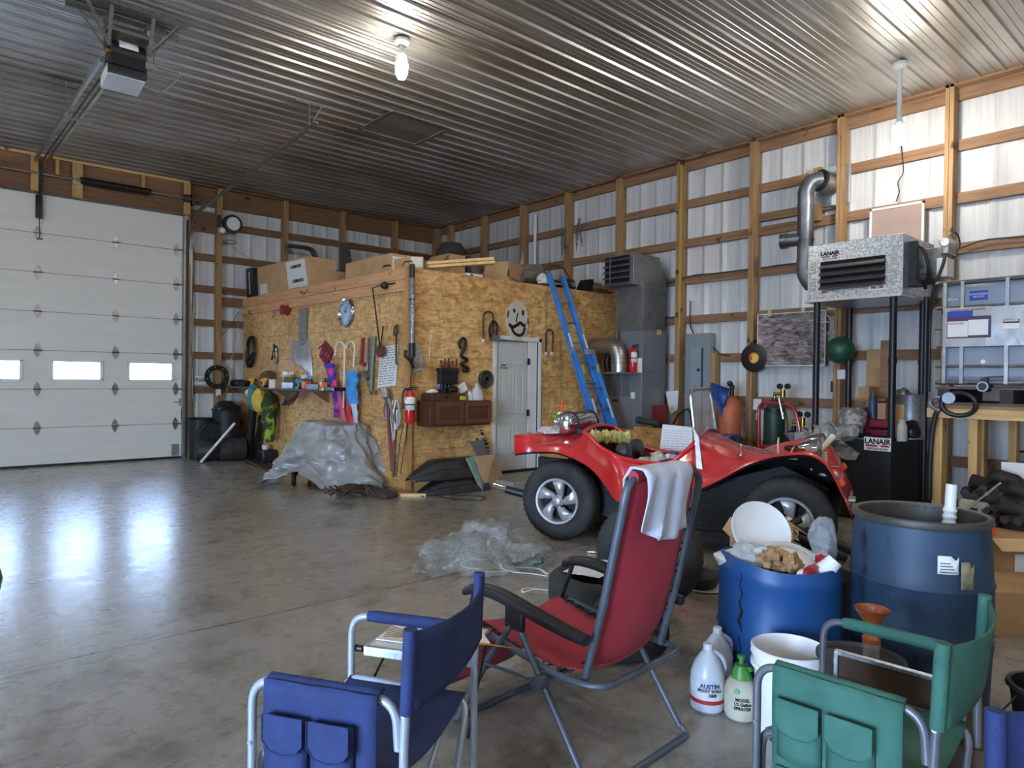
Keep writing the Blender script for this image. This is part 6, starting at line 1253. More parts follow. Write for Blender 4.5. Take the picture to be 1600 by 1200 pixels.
obj('sheet_plate', MB().bb((IX-.03, yb2, z0), (IX-.022, ya, z1)), mat('bright crumpled plate', 'a8aaa8', .28, .85, col2='c8cac8', sc_=3, bump=.4, bsc=4), t, world=True)
def ip(x, y): return onX(x, y, IX-.034)
def ipan(x0, y0, x1, y1, m, name, o=.0):
    a, b = ip(x0, y0), ip(x1, y1); return obj(name, MB().bb((IX-.034-o, b.y, b.z), (IX-.03-o, a.y, a.z)), m, t, world=True)
ipan(1479, 482, 1548, 487, mat('cream sticker', 'b4ae9c', .6), 'sticker')
textmesh('sticker_text', 'FILLING POINT  CLEANING', .022, ip(1512, 484)+V((-.003, 0, 0)), (0,-1,0), (0,0,1), M_brown, t, world=True)
ipan(1480, 487, 1520, 497, M_blueink, 'blue_label', .001); ipan(1480, 496, 1548, 527, mat('purple label', '4a2c4e', .6), 'purple_label', .002)
ipan(1481, 503, 1512, 526, M_paper, 'white_form', .004); ipan(1513, 500, 1544, 523, M_paper, 'white_form', .004)
textmesh('form_text', 'MONSTERET', .022, ip(1495, 506)+V((-.006, 0, 0)), (0,-1,0), (0,0,1), M_redink, t, world=True)
ipan(1567, 499, 1593, 504, M_redink, 'warning_header', .001); ipan(1567, 503, 1593, 513, M_paper, 'warning_label', .001); textmesh('warning_text', 'DANGER', .026, ip(1580, 501)+V((-.005, 0, 0)), (0,-1,0), (0,0,1), M_white, t, world=True, bold=.001)
a, b = onX(1515, 455, IX+.02), onX(1543, 468, IX+.02); obj('blue_sticker', MB().bb((IX+.022, b.y, b.z), (IX+.03, a.y, a.z)), M_blueink, t, world=True); textmesh('sticker_text', 'BONDTAINER\n IBC ECO', .022, (IX+.02, (a.y+b.y)/2, (a.z+b.z)/2), (0,-1,0), (0,0,1), M_white, t, world=True)
q = onX(1487, 468, IX+.02); textmesh('stamp', 'VEOLIA', .03, (IX+.02, q.y, q.z), (0,-1,0), (0,0,1), M_paper, t, world=True)
q = onX(1536, 565, IX+.02); obj('round_mark', MB().cyl((IX+.03, q.y, q.z), (IX+.02, q.y, q.z), .02, n=16), M_paper, t, world=True)
q = onX(1538, 604, IX-.03); obj('valve', MB().cyl((IX+.05, q.y, q.z), (IX-.08, q.y, q.z), .05, n=20).box((IX-.02, q.y, q.z+.06), (.05, .05, .04)).bar((IX-.03, q.y, q.z+.08), (IX-.03, q.y-.14, q.z+.09), .02, .012), M_black, t, world=True); obj('valve_ring', MB().lathe([(.034, 0), (.044, 0), (.044, .012), (.034, .012)], (IX-.08, q.y, q.z), (-1, 0, 0), 20), M_alu, t, world=True)
# nozzle and hose at the bench corner
q = onX(1478, 622, 6.85); t = thing('fuel_nozzle', 'black hose coil with a metal nozzle hanging at the bench corner', 'hose', q)
hc = onX(1498, 628, 6.86); obj('hose', MB().tube([hc+V((.01*math.sin(k*.5), .13*math.cos(k*.26), .1*math.sin(k*.26)-.02)) for k in range(25)], .02, 10, closed=True).tube(catmull([hc+V((0, .12, -.05)), onX(1463, 645, 6.86), onX(1456, 680, 6.88), onX(1453, 730, 6.9), onX(1452, 780, 6.92)], 5), .022), M_black, t, world=True)
obj('nozzle', MB().tube(catmull([onX(1468, 642, 6.82), onX(1456, 635, 6.82), onX(1453, 628, 6.82), onX(1460, 622, 6.82), onX(1470, 622, 6.82)], 5), .017).cyl(onX(1482, 622, 6.84), onX(1482, 622, 6.78), .05, n=18), M_greytube, t, world=True)
# dark engine parts heap below the bench
mb_ = MB(); ce = onz(1570, 860)
pe_ = random.Random(11)
for k, (px_, py_, X, r_, lab, nm) in enumerate(((1545, 775, 6.6, .15, 'dark greasy engine casting under the bench, leftmost of the heap', 'engine_part'), (1575, 770, 6.5, .17, 'dark engine block piece in the middle of the heap under the bench', 'engine_part'), (1600, 790, 6.3, .17, 'dark ribbed engine part at the right edge of the heap', 'engine_part'), (1560, 800, 6.15, .14, 'black cylinder shaped casting in front of the heap', 'engine_part'), (1590, 815, 6.0, .14, 'low dark casting at the bottom right of the heap', 'engine_part'))):
    c = onX(px_, py_, X); t = thing(nm, lab, 'engine part', (c.x, c.y, max(0, c.z-r_))); m = mat('greasy casting', '1e1c1b', .55, .3, col2='3a3634', sc_=12)
    mb = MB().blob((0, 0, r_), (r_, r_*1.1, r_*.8), 8, .2, k).cyl((-.02, -.05, r_*1.5), (-.1, .1, r_*1.8), r_*.4, n=14)
    for j in range(4): mb.cyl((-r_*.8, -.12+.08*j, r_*1.1), (-r_*1.15, -.12+.08*j, r_*1.2), .03, n=8)
    obj('casting', mb, m, t); obj('pedestal', MB().bb((-.12, -.12, -max(0, c.z-r_)), (.12, .12, .1)), m, t) if c.z-r_ > .02 else None
c = onX(1526, 800, 6.1); t = thing('white_jug', 'dirty white jug with a black cap beside the engine heap', 'jug', (c.x, c.y, c.z-.13)); obj('jug_body', MB().box((0, 0, .1), (.22, .2, .26)), mat('grimy white jug', 'b8b4a0', .5, col2='948c74', sc_=8), t, bevel=.03); obj('cap', MB().box((0, .02, .245), (.14, .1, .03)), M_black, t); obj('stand', MB().bb((-.1, -.1, -(c.z-.13)), (.1, .1, -.03)), M_blackm, t)
a, b = onX(1512, 795, 5.9), onX(1564, 754, 6.0); single('metal_rod', 'thin silver rod sticking up from the white jug', 'rod', MB().cyl(a, b, .009, n=8).cyl(a.lerp(b, .55), a.lerp(b, .62), .016, n=8), M_alu)
c = onX(1600, 748, 6.75); single('paper_sheet', 'white paper propped behind the engine heap at the right edge', 'paper', MB().box(c, (.02, .3, .25), Rz(.2)), M_paper)
q = onX(1598, 717, XR-.14); single('cable_coil', 'small dark cable coil on the lower girt at the right edge', 'cable', MB().tube([q+V((0, .09*math.cos(k*.5), .08*math.sin(k*.5))) for k in range(26)], .012, 6), M_blackm)
# ------------------------------------------------------------------ tyres and wheels
def tyre_mb(r, w, ri, lugs=48, ax='y', sid=0):
    n = lugs*2; mb = MB(); prof = [(ri, -.38), (ri+.012, -.42), (ri+.05, -.49), ((r+ri)/2+.01, -.5), (r-.05, -.48), (r-.022, -.44), (r-.006, -.36), (r, -.24), (r+.002, -.08), (r+.002, .08), (r, .24), (r-.006, .36), (r-.022, .44), (r-.05, .48), ((r+ri)/2+.01, .5), (ri+.05, .49), (ri+.012, .42), (ri, .38), (ri-.0, 0)]
    rows = []
    for k in range(n):
        a = 2*PI*k/n; row = []
        for j, (rr, yy) in enumerate(prof):
            q = rr
            if 5 <= j <= 12 and ((k+ (j//2)) % 2): q -= .009
            if j in (4, 5, 12, 13) and (k % 4) < 2: q -= .004
            row.append(V((math.cos(a)*q, yy*w, math.sin(a)*q)))
        rows.append(row)
    return mb.grid(rows, cu=True, cv=True)
M_tyre = mat('worn black tyre', '1f1e1d', .78, col2='34322f', sc_=7, bump=.2, bsc=60)
M_rim = mat('satin alloy wheel', 'a2a2a2', .35, .5, col2='b4b4b2', sc_=4); M_drumd = mat('dark brake', '1a1818', .7, .3)
def wheel(name, parent, M, r=.365, w=.25, ri=.205, steer=0.):
    # outer face towards -y ; parts of the car: wheel > tyre, spokes, hub
    Mx = M @ Matrix.Rotation(steer, 4, 'Z')
    def tr(mb): mb.xf(Mx); return mb
    W = obj(name, tr(tyre_mb(r, w, ri)), M_tyre, parent, ang=50)
    y0 = -w/2
    obj('rim', tr(MB().lathe([(ri+.008, y0+.02), (ri+.004, y0+.006), (ri-.014, y0+.008), (ri-.022, y0+.03), (ri-.024, y0+.06), (ri-.03, w/2-.04), (ri+.0, w/2-.02)], (0, 0, 0), (0, 1, 0), 48)), M_rim, W, ang=50)
    obj('brake_backing', tr(MB().lathe([(0, y0+.11), (ri-.03, y0+.11)], (0, 0, 0), (0, 1, 0), 32)), M_drumd, W)
    for k in range(5):
        mb = MB(); rows = []
        for i in range(9):
            u = i/8; rr = .045+(ri-.06)*u; a0 = k*2*PI/5+.35*u; hw = (.42-.12*math.sin(u*PI)*1.2) if u < .85 else .36; wd = .036+.042*u**2
            c = V((math.cos(a0)*rr, 0, math.sin(a0)*rr)); tg = V((-math.sin(a0), 0, math.cos(a0)))
            zz = y0+.05-.028*math.sin(u*PI*.9)+.0
            rows.append([c-tg*wd+V((0, zz+.03, 0)), c-tg*wd*.7+V((0, zz, 0)), c+V((0, zz-.006, 0)), c+tg*wd*.7+V((0, zz, 0)), c+tg*wd+V((0, zz+.03, 0))])
        obj('spoke', tr(mb.grid(rows)), M_rim, W, solid=.012, ang=60)
    obj('hub_cap', tr(MB().lathe([(0, y0+.005), (.03, y0+.008), (.042, y0+.02), (.06, y0+.03), (.062, y0+.07)], (0, 0, 0), (0, 1, 0), 24)), M_rim, W)
    for k in range(5): a = k*2*PI/5+.5; c = V((math.cos(a)*.052*1.25, 0, math.sin(a)*.052*1.25)); obj('lug_nut', tr(MB().cyl(c+V((0, y0+.02, 0)), c+V((0, y0+.06, 0)), .011, n=6)), M_drumd, W)
    return W
# ------------------------------------------------------------------ dune buggy (local: x forward, y towards the far side)
BM = Matrix.Translation(onz(868, 846)) @ Matrix.Rotation(math.atan2(-.926, .378), 4, 'Z')
car = thing('dune_buggy', 'red fibreglass open top dune buggy with alloy wheels parked in the middle', 'dune buggy', M=BM)
M_body = mat('glossy red fibreglass', 'bd1218', .26, col2='d01a20', sc_=2, coat=.6); M_dust = M_body
nt, b_ = base(M_body); dz = noise_out(nt, 3, (1,1,1), 6, .7); geo = nt.nodes.new('ShaderNodeNewGeometry'); sp_ = nt.nodes.new('ShaderNodeSeparateXYZ'); nt.links.new(geo.outputs['Normal'], sp_.inputs[0])
du = mathn(nt, 'MULTIPLY', mathn(nt, 'MAXIMUM', sp_.outputs[2], 0.), mathn(nt, 'MULTIPLY', dz, .3)); old = b_.inputs['Base Color'].links[0].from_socket
setcol(M_body, mixc(nt, du, old, 'b0807a'))
M_under = mat('black undercoat', '0c0b0b', .7, var=.3, sc_=20, bump=.6, bsc=30); M_inner = mat('dark red interior', '5a1416', .6, var=.15, sc_=5)
CY = .78
def mirror_rows(rows): return [[V((p.x, 2*CY-p.y, p.z)) for p in reversed(r)] for r in rows]
def loft(st, nu=4, nv=3):
    # st: list of (s, [(y,z)..]); returns dense rows
    K = [catmull([(s, y, z) for y, z in pr], nv) for s, pr in st]; m = len(K[0]); cols = [catmull([k[j] for k in K], nu) for j in range(m)]
    return [[cols[j][i] for j in range(m)] for i in range(len(cols[0]))]
rear = [(-.60, [(.78,.93),(.55,.93),(.34,.925),(.335,.90),(.33,.82),(.33,.735)]), (-.42, [(.78,.945),(.55,.945),(.36,.935),(.33,.90),(.30,.84),(.28,.77)]),
 (-.25, [(.78,.955),(.55,.955),(.37,.935),(.28,.895),(.14,.86),(.08,.80)]), (-.05, [(.78,.955),(.55,.95),(.39,.925),(.27,.91),(.12,.88),(.045,.815)]), (.06, [(.78,.965),(.55,.955),(.38,.93),(.27,.91),(.12,.87),(.04,.795)]), (.13, [(.78,1.025),(.55,1.015),(.36,.985),(.27,.93),(.12,.86),(.04,.775)])]
mid = [(.13, [(.36,.985),(.27,.93),(.12,.86),(.04,.775)]), (.19, [(.33,.955),(.25,.91),(.12,.83),(.045,.75)]), (.29, [(.32,.865),(.24,.83),(.13,.77),(.05,.70)]), (.38, [(.31,.82),(.235,.77),(.13,.70),(.065,.62)]), (.45, [(.30,.79),(.24,.71),(.15,.62),(.09,.52)]), (.52, [(.295,.77),(.25,.67),(.18,.53),(.13,.41)]), (.58, [(.29,.76),(.255,.66),(.21,.5),(.17,.385)]), (.7, [(.285,.745),(.26,.66),(.235,.53),(.21,.405)]), (.85, [(.285,.74),(.26,.66),(.235,.54),(.21,.44)]), (.97, [(.285,.76),(.255,.68),(.22,.57),(.18,.475)]), (1.07, [(.29,.83),(.25,.72),(.2,.6),(.15,.505)]), (1.17, [(.30,.93),(.25,.78),(.18,.64),(.12,.54)])]
front = [(1.17, [(.78,1.03),(.5,1.01),(.34,.95),(.27,.83),(.22,.72),(.16,.62),(.12,.54)]), (1.32, [(.78,.97),(.5,.95),(.36,.88),(.27,.78),(.19,.71),(.11,.65),(.08,.60)]), (1.49, [(.78,.91),(.55,.89),(.38,.83),(.28,.77),(.18,.75),(.09,.73),(.05,.70)]), (1.66, [(.78,.87),(.55,.86),(.38,.81),(.28,.80),(.17,.82),(.07,.835),(.04,.81)]), (1.83, [(.78,.84),(.55,.83),(.38,.81),(.28,.84),(.17,.88),(.07,.90),(.03,.88)]), (1.97, [(.78,.81),(.55,.80),(.38,.82),(.28,.87),(.17,.915),(.07,.93),(.03,.91)]), (2.11, [(.78,.77),(.55,.77),(.38,.80),(.28,.87),(.17,.92),(.07,.94),(.03,.92)]), (2.22, [(.78,.72),(.55,.72),(.38,.76),(.28,.83),(.17,.875),(.07,.895),(.03,.87)]), (2.30, [(.78,.66),(.55,.66),(.38,.69),(.28,.74),(.17,.77),(.07,.78),(.03,.75)]), (2.38, [(.78,.58),(.55,.58),(.38,.59),(.28,.6),(.17,.6),(.07,.6),(.03,.58)]), (2.43, [(.78,.44),(.55,.44),(.38,.45),(.28,.46),(.17,.46),(.07,.46),(.03,.46)])]
mb = MB(); und = MB()
for st, nv in ((rear, 3), (mid, 4), (front, 3)):
    R_ = loft(st, 4, nv)
    for S in (R_, mirror_rows(R_)): mb.grid(S); und.grid([[p-V((0, (-.006 if p.y > CY else .006)*0, .02))+V((0, .02 if p.y < CY else -.02, 0)) for p in r] for r in S]) if st is not mid else und.grid([[p+V((0, .02 if p.y < CY else -.02, -.0)) for p in r] for r in S])
# tail panel
mb.add([(-.60, .33, .735), (-.60, .335, .90), (-.60, .34, .925), (-.60, 1.22, .925), (-.60, 1.225, .90), (-.60, 1.23, .735)], [(0, 1, 2, 3, 4, 5)])
body = obj('body_shell', mb, M_body, car, ang=75)
obj('body_underside', und, M_under, car, ang=75)
# rim lip round the cockpit
rimn = [V((s, pr[0][0], pr[0][1])) for s, pr in mid]; rim = rimn+[V((1.19, .45, 1.0)), V((1.19, .78, 1.03)), V((1.19, 1.11, 1.0))]+[V((p.x, 2*CY-p.y, p.z)) for p in reversed(rimn)]+[V((.12, 1.0, 1.015)), V((.12, .78, 1.025)), V((.12, .56, 1.015))]
obj('cockpit_rim', MB().tube(catmull(rim, 4, closed=True), .022, 10, closed=True), M_body, car)
inn = MB(); top = catmull(rim, 4, closed=True)
inn.grid([top, [V((p.x*.97+.02, CY+(p.y-CY)*.9, .6 if p.x < 1.0 else .62)) for p in top], [V((min(1.15, p.x), CY+(p.y-CY)*.85, .32)) for p in top]], cv=True); inn.box((.65, CY, .31), (1.1, .9, .02)); obj('cockpit_tub', inn, M_inner, car, ang=60)
# black chassis sides and floor pan
ch = MB(); ch.prism([(-.35, .36, .35), (.45, .30, .2), (.6, .22, .16), (1.5, .22, .16), (1.75, .36, .25), (2.25, .40, .35), (2.25, .40, .62), (1.9, .40, .78), (1.5, .35, .66), (1.1, .24, .5), (.55, .26, .4), (.3, .36, .7), (-.35, .36, .72)], (0, .06, 0)); ch.prism([(p[0], 2*CY-p[1], p[2]) for p in ((-.35, .36, .35), (.45, .30, .2), (.6, .22, .16), (1.5, .22, .16), (1.75, .36, .25), (2.25, .40, .35), (2.25, .40, .62), (1.9, .40, .78), (1.5, .35, .66), (1.1, .24, .5), (.55, .26, .4), (.3, .36, .7), (-.35, .36, .72))], (0, -.06, 0)); ch.bb((-.3, .4, .2), (2.2, 1.16, .26)); ch.bb((.55, .22, .14), (1.55, 1.34, .2))
obj('chassis', ch, M_under, car)
ax_ = MB().cyl((0, .15, .37), (0, 1.41, .37), .05, n=12).cyl((1.95, .15, .36), (1.95, 1.41, .36), .045, n=12).box((-.1, CY, .4), (.5, .45, .3)); obj('axles_and_engine', ax_, M_blackm, car)
for s, y, sg in ((0, 0.125, 0), (1.965, .135, 0), (0, 1.435, 1), (1.965, 1.425, 1)):
    wheel('wheel', car, Matrix.Translation((s, y, .367)) @ (Matrix.Rotation(PI, 4, 'Z') if sg else Matrix.Identity(4)))
# windscreen
wf = fillet([(1.19, .30, .97), (1.135, .31, 1.405), (1.135, 1.20, 1.42), (1.20, 1.22, 1.0)], .07, 6)
ws = obj('windscreen_frame', MB().tube(wf, .014, 10), M_alu, car)
obj('windscreen_glass', MB().prism([(1.185, .32, .98), (1.137, .325, 1.38), (1.137, .36, 1.4), (1.137, 1.17, 1.41), (1.137, 1.19, 1.38), (1.193, 1.2, 1.01)], (.004, 0, 0)), mat('scuffed plexiglass', 'b4b8b4', .15, var=.15, sc_=9, alpha=.42), ws)
obj('windscreen_base', MB().tube([(1.20, .32, .985), (1.205, .78, 1.045), (1.21, 1.2, 1.0)], .016, 8), M_alu, ws)
obj('windscreen_bracket', MB().prism([(1.17, .275, 1.10), (1.225, .275, 1.0), (1.275, .205, .73), (1.225, .2, .74), (1.195, .27, .96)], (0, -.012, 0)), M_steel, ws)
for q in ((1.2, .262, .94), (1.24, .19, .76)): obj('screw', MB().cyl(q, (q[0], q[1]-.012, q[2]), .007, n=8), M_steel, ws)
obj('hood_latch', MB().tube([(1.33, .48, .96), (1.34, .44, .98), (1.345, .42, .93)], .007, 6).cyl((1.56, .40, .85), (1.56, .40, .93), .012, n=8).cyl((1.56, .40, .85), (1.56, .40, .86), .03, n=12).blob((1.56, .40, .94), .016, 6, 0), M_chrome, car)
obj('hood_strip', MB().tube([(1.56, .75, .90), (2.0, .75, .82)], .008, 6), M_chrome, car)
# seats
M_seat = mat('grey vinyl', '2e3032', .5, var=.15)
for y, s in ((.58, .42), (1.0, .42)):
    t_ = obj('seat', MB().box((s, y, .58), (.12, .40, .42), Ry(-.15)).box((s+.25, y, .42), (.42, .40, .12)), M_inner, car, bevel=.04)
    obj('headrest', MB().lathe([(0, -.06), (.09, -.05), (.105, 0), (.09, .05), (0, .06)], (s+.04, y, .79), (1, 0, .2), 20), M_seat, t_)
fo = MB(); rr_ = random.Random(8)
for k in range(40): u = k/39; fo.blob((.17+.13*u*u, .45+.75*u, .93-.06*u*u+.0*math.sin(k)), (.03, .028, .04+.03*rr_.random()), 4, .4, k, 3)
obj('foam_strip', fo, mat('torn yellow foam', 'd8cc80', .95, var=.15), car)
obj('steering_column', MB().cyl((1.1, .6, .8), (.8, .58, .72), .015), M_blackm, car)
# headlamps and front pieces
for y in (.42, 1.14):
    h_ = obj('headlight', MB().lathe([(0, -.12), (.05, -.11), (.085, -.03), (.095, .03), (.098, .045), (.09, .05)], (2.13, y, .93), (1, -.15, 0), 28), M_chrome, car); obj('headlight_lens', MB().lathe([(0, .055), (.06, .052), (.09, .045)], (2.13, y, .93), (1, -.15, 0), 24), M_glass, h_); obj('headlight_stalk', MB().cyl((2.12, y, .76), (2.13, y, .86), .015), M_chrome, h_)
for y in (.22, 1.34): obj('turn_signal', MB().box((2.345, y, .70), (.05, .15, .05), Ry(.9)), M_orange, car, bevel=.01)
obj('grille_badge', MB().box((2.42, .5, .52), (.02, .2, .14)).cyl((2.40, .3, .55), (2.45, .3, .55), .04), M_chrome, car)
obj('rear_exhaust', MB().tube([(-.3, .5, .3), (-.55, .42, .33), (-.72, .40, .36)], .04, 12), M_black, car); obj('exhaust_tip', MB().cyl((-.70, .40, .36), (-.86, .39, .39), .032, n=14), M_chrome, car)
def cth(name, label, cat, at): return thing(name, label, cat, M=BM @ Matrix.Translation(V(at)))
t = cth('chrome_tank', 'shiny chrome cylinder tank with bands lying on the rear deck of the buggy', 'tank', (-.05, .7, .955))
obj('tank_body', MB().lathe([(0, -.36), (.06, -.355), (.098, -.33), (.105, -.29), (.105, .29), (.098, .33), (.06, .355), (0, .36)], (-.02, .0, .105), (.08, 1, 0), 32), M_chrome, t)
for y in (-.2, .26): obj('strap', MB().lathe([(.107, -.012), (.112, -.012), (.112, .012), (.107, .012)], (-.02+.08*y, y, .105), (.08, 1, 0), 28), M_blackm, t)
obj('bracket', MB().box((-.02, -.1, .02), (.2, .06, .04)).box((-.02, .2, .02), (.2, .06, .04)), M_blackm, t)
t = cth('toy_boat', 'lime green tray with orange and white toy pieces behind the chrome tank', 'toy', (-.34, 1.05, .95))
obj('black_base', MB().lathe([(0, 0), (.06, 0), (.14, .08), (.14, .1), (0, .1)], n=20), M_black, t)
obj('green_tray', MB().lathe([(0, .1), (.12, .1), (.155, .13), (.16, .155), (.14, .15), (0, .13)], n=24), mat('lime plastic', '7cc82a', .4, var=.05), t)
for k in range(6): a = k*1.05; obj('toy_piece', MB().blob((.08*math.cos(a), .08*math.sin(a), .17), (.035, .03, .02), 5, .2, k), (M_orange, M_white, M_red)[k % 3], t)
obj('orange_figure', MB().cyl((-.06, .02, .15), (-.06, .02, .27), .022, .016, 8).blob((-.06, .02, .28), .022, 6, 0), M_orange, t)
t = cth('white_rag', 'crumpled white rag lying on the rear deck of the buggy', 'rag', (-.26, .45, .95)); obj('cloth', MB().blob((0, 0, .025), (.11, .13, .04), 12, .3, 31, 2.2, flatb=True), M_white, t)
t = cth('parts_bag', 'pile of white bags and parts lying on the buggy seats', 'bag', (.72, .72, .62))
for k, (p_, r_, m_) in enumerate((((-.1, -.1, .06), .09, M_white), ((.05, -.05, .08), .1, M_paper), ((.0, .12, .12), .07, mat('cream bag', 'c8c49c', .7)), ((.12, .08, .08), .1, M_white), ((-.02, 0, .02), .13, M_card2), ((.16, -.12, .08), .06, M_clearp))): obj('bundle', MB().blob(p_, (r_, r_*1.2, r_*.7), 9, .3, 40+k, 2.4), m_, t)
t = cth('clear_bottle', 'clear bottle with blue cap standing in the buggy cockpit', 'bottle', (.93, .62, .62)); obj('bottle', MB().lathe([(0, 0), (.04, 0), (.045, .13), (.03, .18), (0, .18)], n=14), mat('cloudy bottle', 'a8aeb0', .3, alpha=.8), t); obj('cap', MB().cyl((0, 0, .18), (0, 0, .2), .032), M_blueink, t)
t = cth('white_board', 'white handwritten sheet standing on the far side of the buggy', 'board', (.76, 1.45, .72))
mb = MB().prism([(-.19, 0, -.02), (.17, 0, -.04), (.15, .02, .28), (-.16, .02, .30)], (0, .008, 0)); obj('sheet', mb, M_paper, t)
wr = MB(); rr_ = random.Random(4)
for k in range(9):
    x = -.14
    while x < .11: w_ = rr_.uniform(.01, .05); wr.box((x+w_/2, -.002+.016*(k/9), .02+.027*k), (w_, .002, .003)); x += w_+.015
obj('handwriting', wr, mat('faded ink', '6a6a68', .8), t); obj('prop', MB().bb((-.15, .01, -.72), (-.12, .03, .1)).bb((.1, .01, -.72), (.13, .03, .1)), M_pineZ, t)
t = cth('orange_tag', 'bright orange card lying on the front fender of the buggy', 'card', (1.97, .36, .86)); obj('card', MB().box((0, 0, .05), (.012, .15, .09), Ry(.35)), M_orange, t); textmesh('card_text', 'EXXO', .035, (-.012, 0, .05), (0, -1, 0), (.35, 0, 1), M_ink, t, bold=.001)
obj('carton_below', MB().box((.0, .02, .005), (.1, .2, .02)), M_card2, t)
t = cth('cream_card', 'cream shop tag standing tilted beside the orange card', 'card', (1.86, .42, .86)); obj('card', MB().box((0, 0, .075), (.01, .08, .15), Rx(.4)), mat('cream card', 'd0c8a4', .8), t)
t = cth('black_hose_loop', 'black hose loop lying on the front of the buggy behind the near headlight', 'hose', (2.02, .8, .82)); obj('hose', MB().tube([(.13*math.cos(k*.3), .16*math.sin(k*.3), .05+.03*math.sin(k*.15)) for k in range(21)], .02, 9, closed=True).tube([(.08*math.cos(k*.3), .1*math.sin(k*.3), .03) for k in range(21)], .02, 8, closed=True), M_black, t)
t = cth('chrome_parts', 'scattered chrome and orange small parts on the nose of the buggy', 'car parts', (2.27, .75, .70))
for k in range(9): obj('part', MB().blob((rnd.uniform(-.06, .06), rnd.uniform(-.35, .35), .03), (.03, .05, .02), 5, .4, k+60, 3), (M_chrome, M_white, M_orange, M_black)[k % 4], t)
t = cth('paper_funnel', 'cream paper scroll pointing up at the far headlight', 'paper', (2.2, 1.0, .86)); obj('paper', MB().cyl((-.05, 0, 0), (.06, .12, .14), .02, .03, 10).cyl((0, 0, -.1), (0, 0, 0), .02), mat('cream paper', 'd0ccb0', .8), t)
q = onX(1205, 703, 7.5); single('red_metal_box', 'low red box with a white label behind the hood of the buggy', 'box', MB().bb((7.5, onX(1222, 700, 7.5).y, 0), (7.8, onX(1185, 700, 7.5).y, onX(1205, 697, 7.5).z)), mat('dull red box', '8a1a1e', .4), bevel=.01)
q = onX(1204, 706, 7.49); single('white_label_card', 'small white label on the red box behind the buggy', 'label', MB().bb((7.485, q.y-.07, q.z-.04), (7.498, q.y+.07, q.z+.04)), M_paper)
# ------------------------------------------------------------------ covered machine
def tarp():
    c = onz(505, 748); rows = []; N1, N2 = 60, 60
    L, R_, T = 1.0, 1.0, 1
    nearL, nearR = onz(430, 762), onz(600, 762); 
    cx_ = (nearL+nearR)*.5+_F*.35; cx_.z = 0; ex = V((_R.x, _R.y, 0)).normalized(); ey = V((_F.x, _F.y, 0)).normalized()
    for i in range(N1+1):
        r = []
        for j in range(N2*2):
            a = 2*PI*j/(N2*2); u = i/N1
            # plan outline widths : top small, bottom wide
            if u < .3: k = u/.3; rx, ry, z = .45*k, .30*k, .86-.03*k*k
            else: k = (u-.3)/.7; rx = .45+.50*k**1.1; ry = .30+.26*k; z = .83-.75*k
            fold = (.03+.14*max(0, (u-.3)))*(math.sin(a*5+1.5*math.sin(a*2)+u*2)+.6*math.sin(a*9+2+u*4))*(1 if u > .25 else u*4)
            n_ = noise.noise(V((math.cos(a)*2.2, math.sin(a)*2.2, u*4)))*.2*(u > .2); n2 = noise.noise(V((math.cos(a)*6, math.sin(a)*6, u*9)))*.09*min(1, u*4)-abs(noise.noise(V((math.cos(a)*3.5, math.sin(a)*3.5, u*5+3))))*.22*min(1, u*3)-abs(noise.noise(V((math.cos(a)*8, math.sin(a)*8, u*11+5))))*.08*min(1, u*3)+.09
            rr = 1+fold+n_+n2
            if u > .55: z += (.10*math.sin(a*3+1.2)+.07*math.sin(a*5+.4)+.04*math.sin(a*9))*((u-.55)/.45)**1.2
            x = math.cos(a)*rx*rr*(1+.12*(math.cos(a) > 0)*k) if u >= .3 else math.cos(a)*rx*rr; y = math.sin(a)*ry*rr
            z += .12*noise.noise(V((x*3, y*3, 1)))*(1-abs(2*u-.6)) if u < .5 else .05*noise.noise(V((x*5, y*5, z*4)))
            r.append(cx_+ex*(x-.0)+ey*y+V((0, 0, max(.012, z))))
        rows.append(r)
    return rows, cx_, ex, ey
rows, tc_, ex, ey = tarp()
t = thing('tarp_covered_cart', 'small wheeled machine covered by a crumpled silver grey tarp', 'covered machine', tc_)
M_tarp = mat('silver grey tarpaulin', '7a7974', .4, col2='9a9994', sc_=5, bump=.9, bsc=7, coat=.15)
obj('tarpaulin', MB().grid(rows, cv=True), M_tarp, t, world=True, ang=50)
obj('machine_body', MB().box(tc_+V((0, 0, .42)), (.5, .5, .5), Rz(math.atan2(ex.y, ex.x))), M_blackm, t, world=True)
for dx, dy in ((-.5, -.3), (.5, -.3), (-.45, .25), (.45, .25)):
    c = tc_+ex*dx+ey*dy; obj('wheel', MB().lathe([(.03, -.03), (.1, -.03), (.12, 0), (.1, .03), (.03, .03), (.0, .0)], (c.x, c.y, .12), tuple(ex*.9+ey*.3), 24), M_black, t, world=True)
    obj('frame_leg', MB().tube([c+V((0, 0, .12)), tc_+ex*dx*.7+ey*dy*.6+V((0, 0, .4))], .02), M_blackm, t, world=True)
for px_, py_ in ((431, 733), (536, 719), (583, 760)):
    q = onP(px_, py_, tc_-ey*.52, tuple(-ey)); obj('grommet', MB().lathe([(.01, -.003), (.02, 0), (.01, .003)], q, tuple(-ey), 12), M_alu, t, world=True)
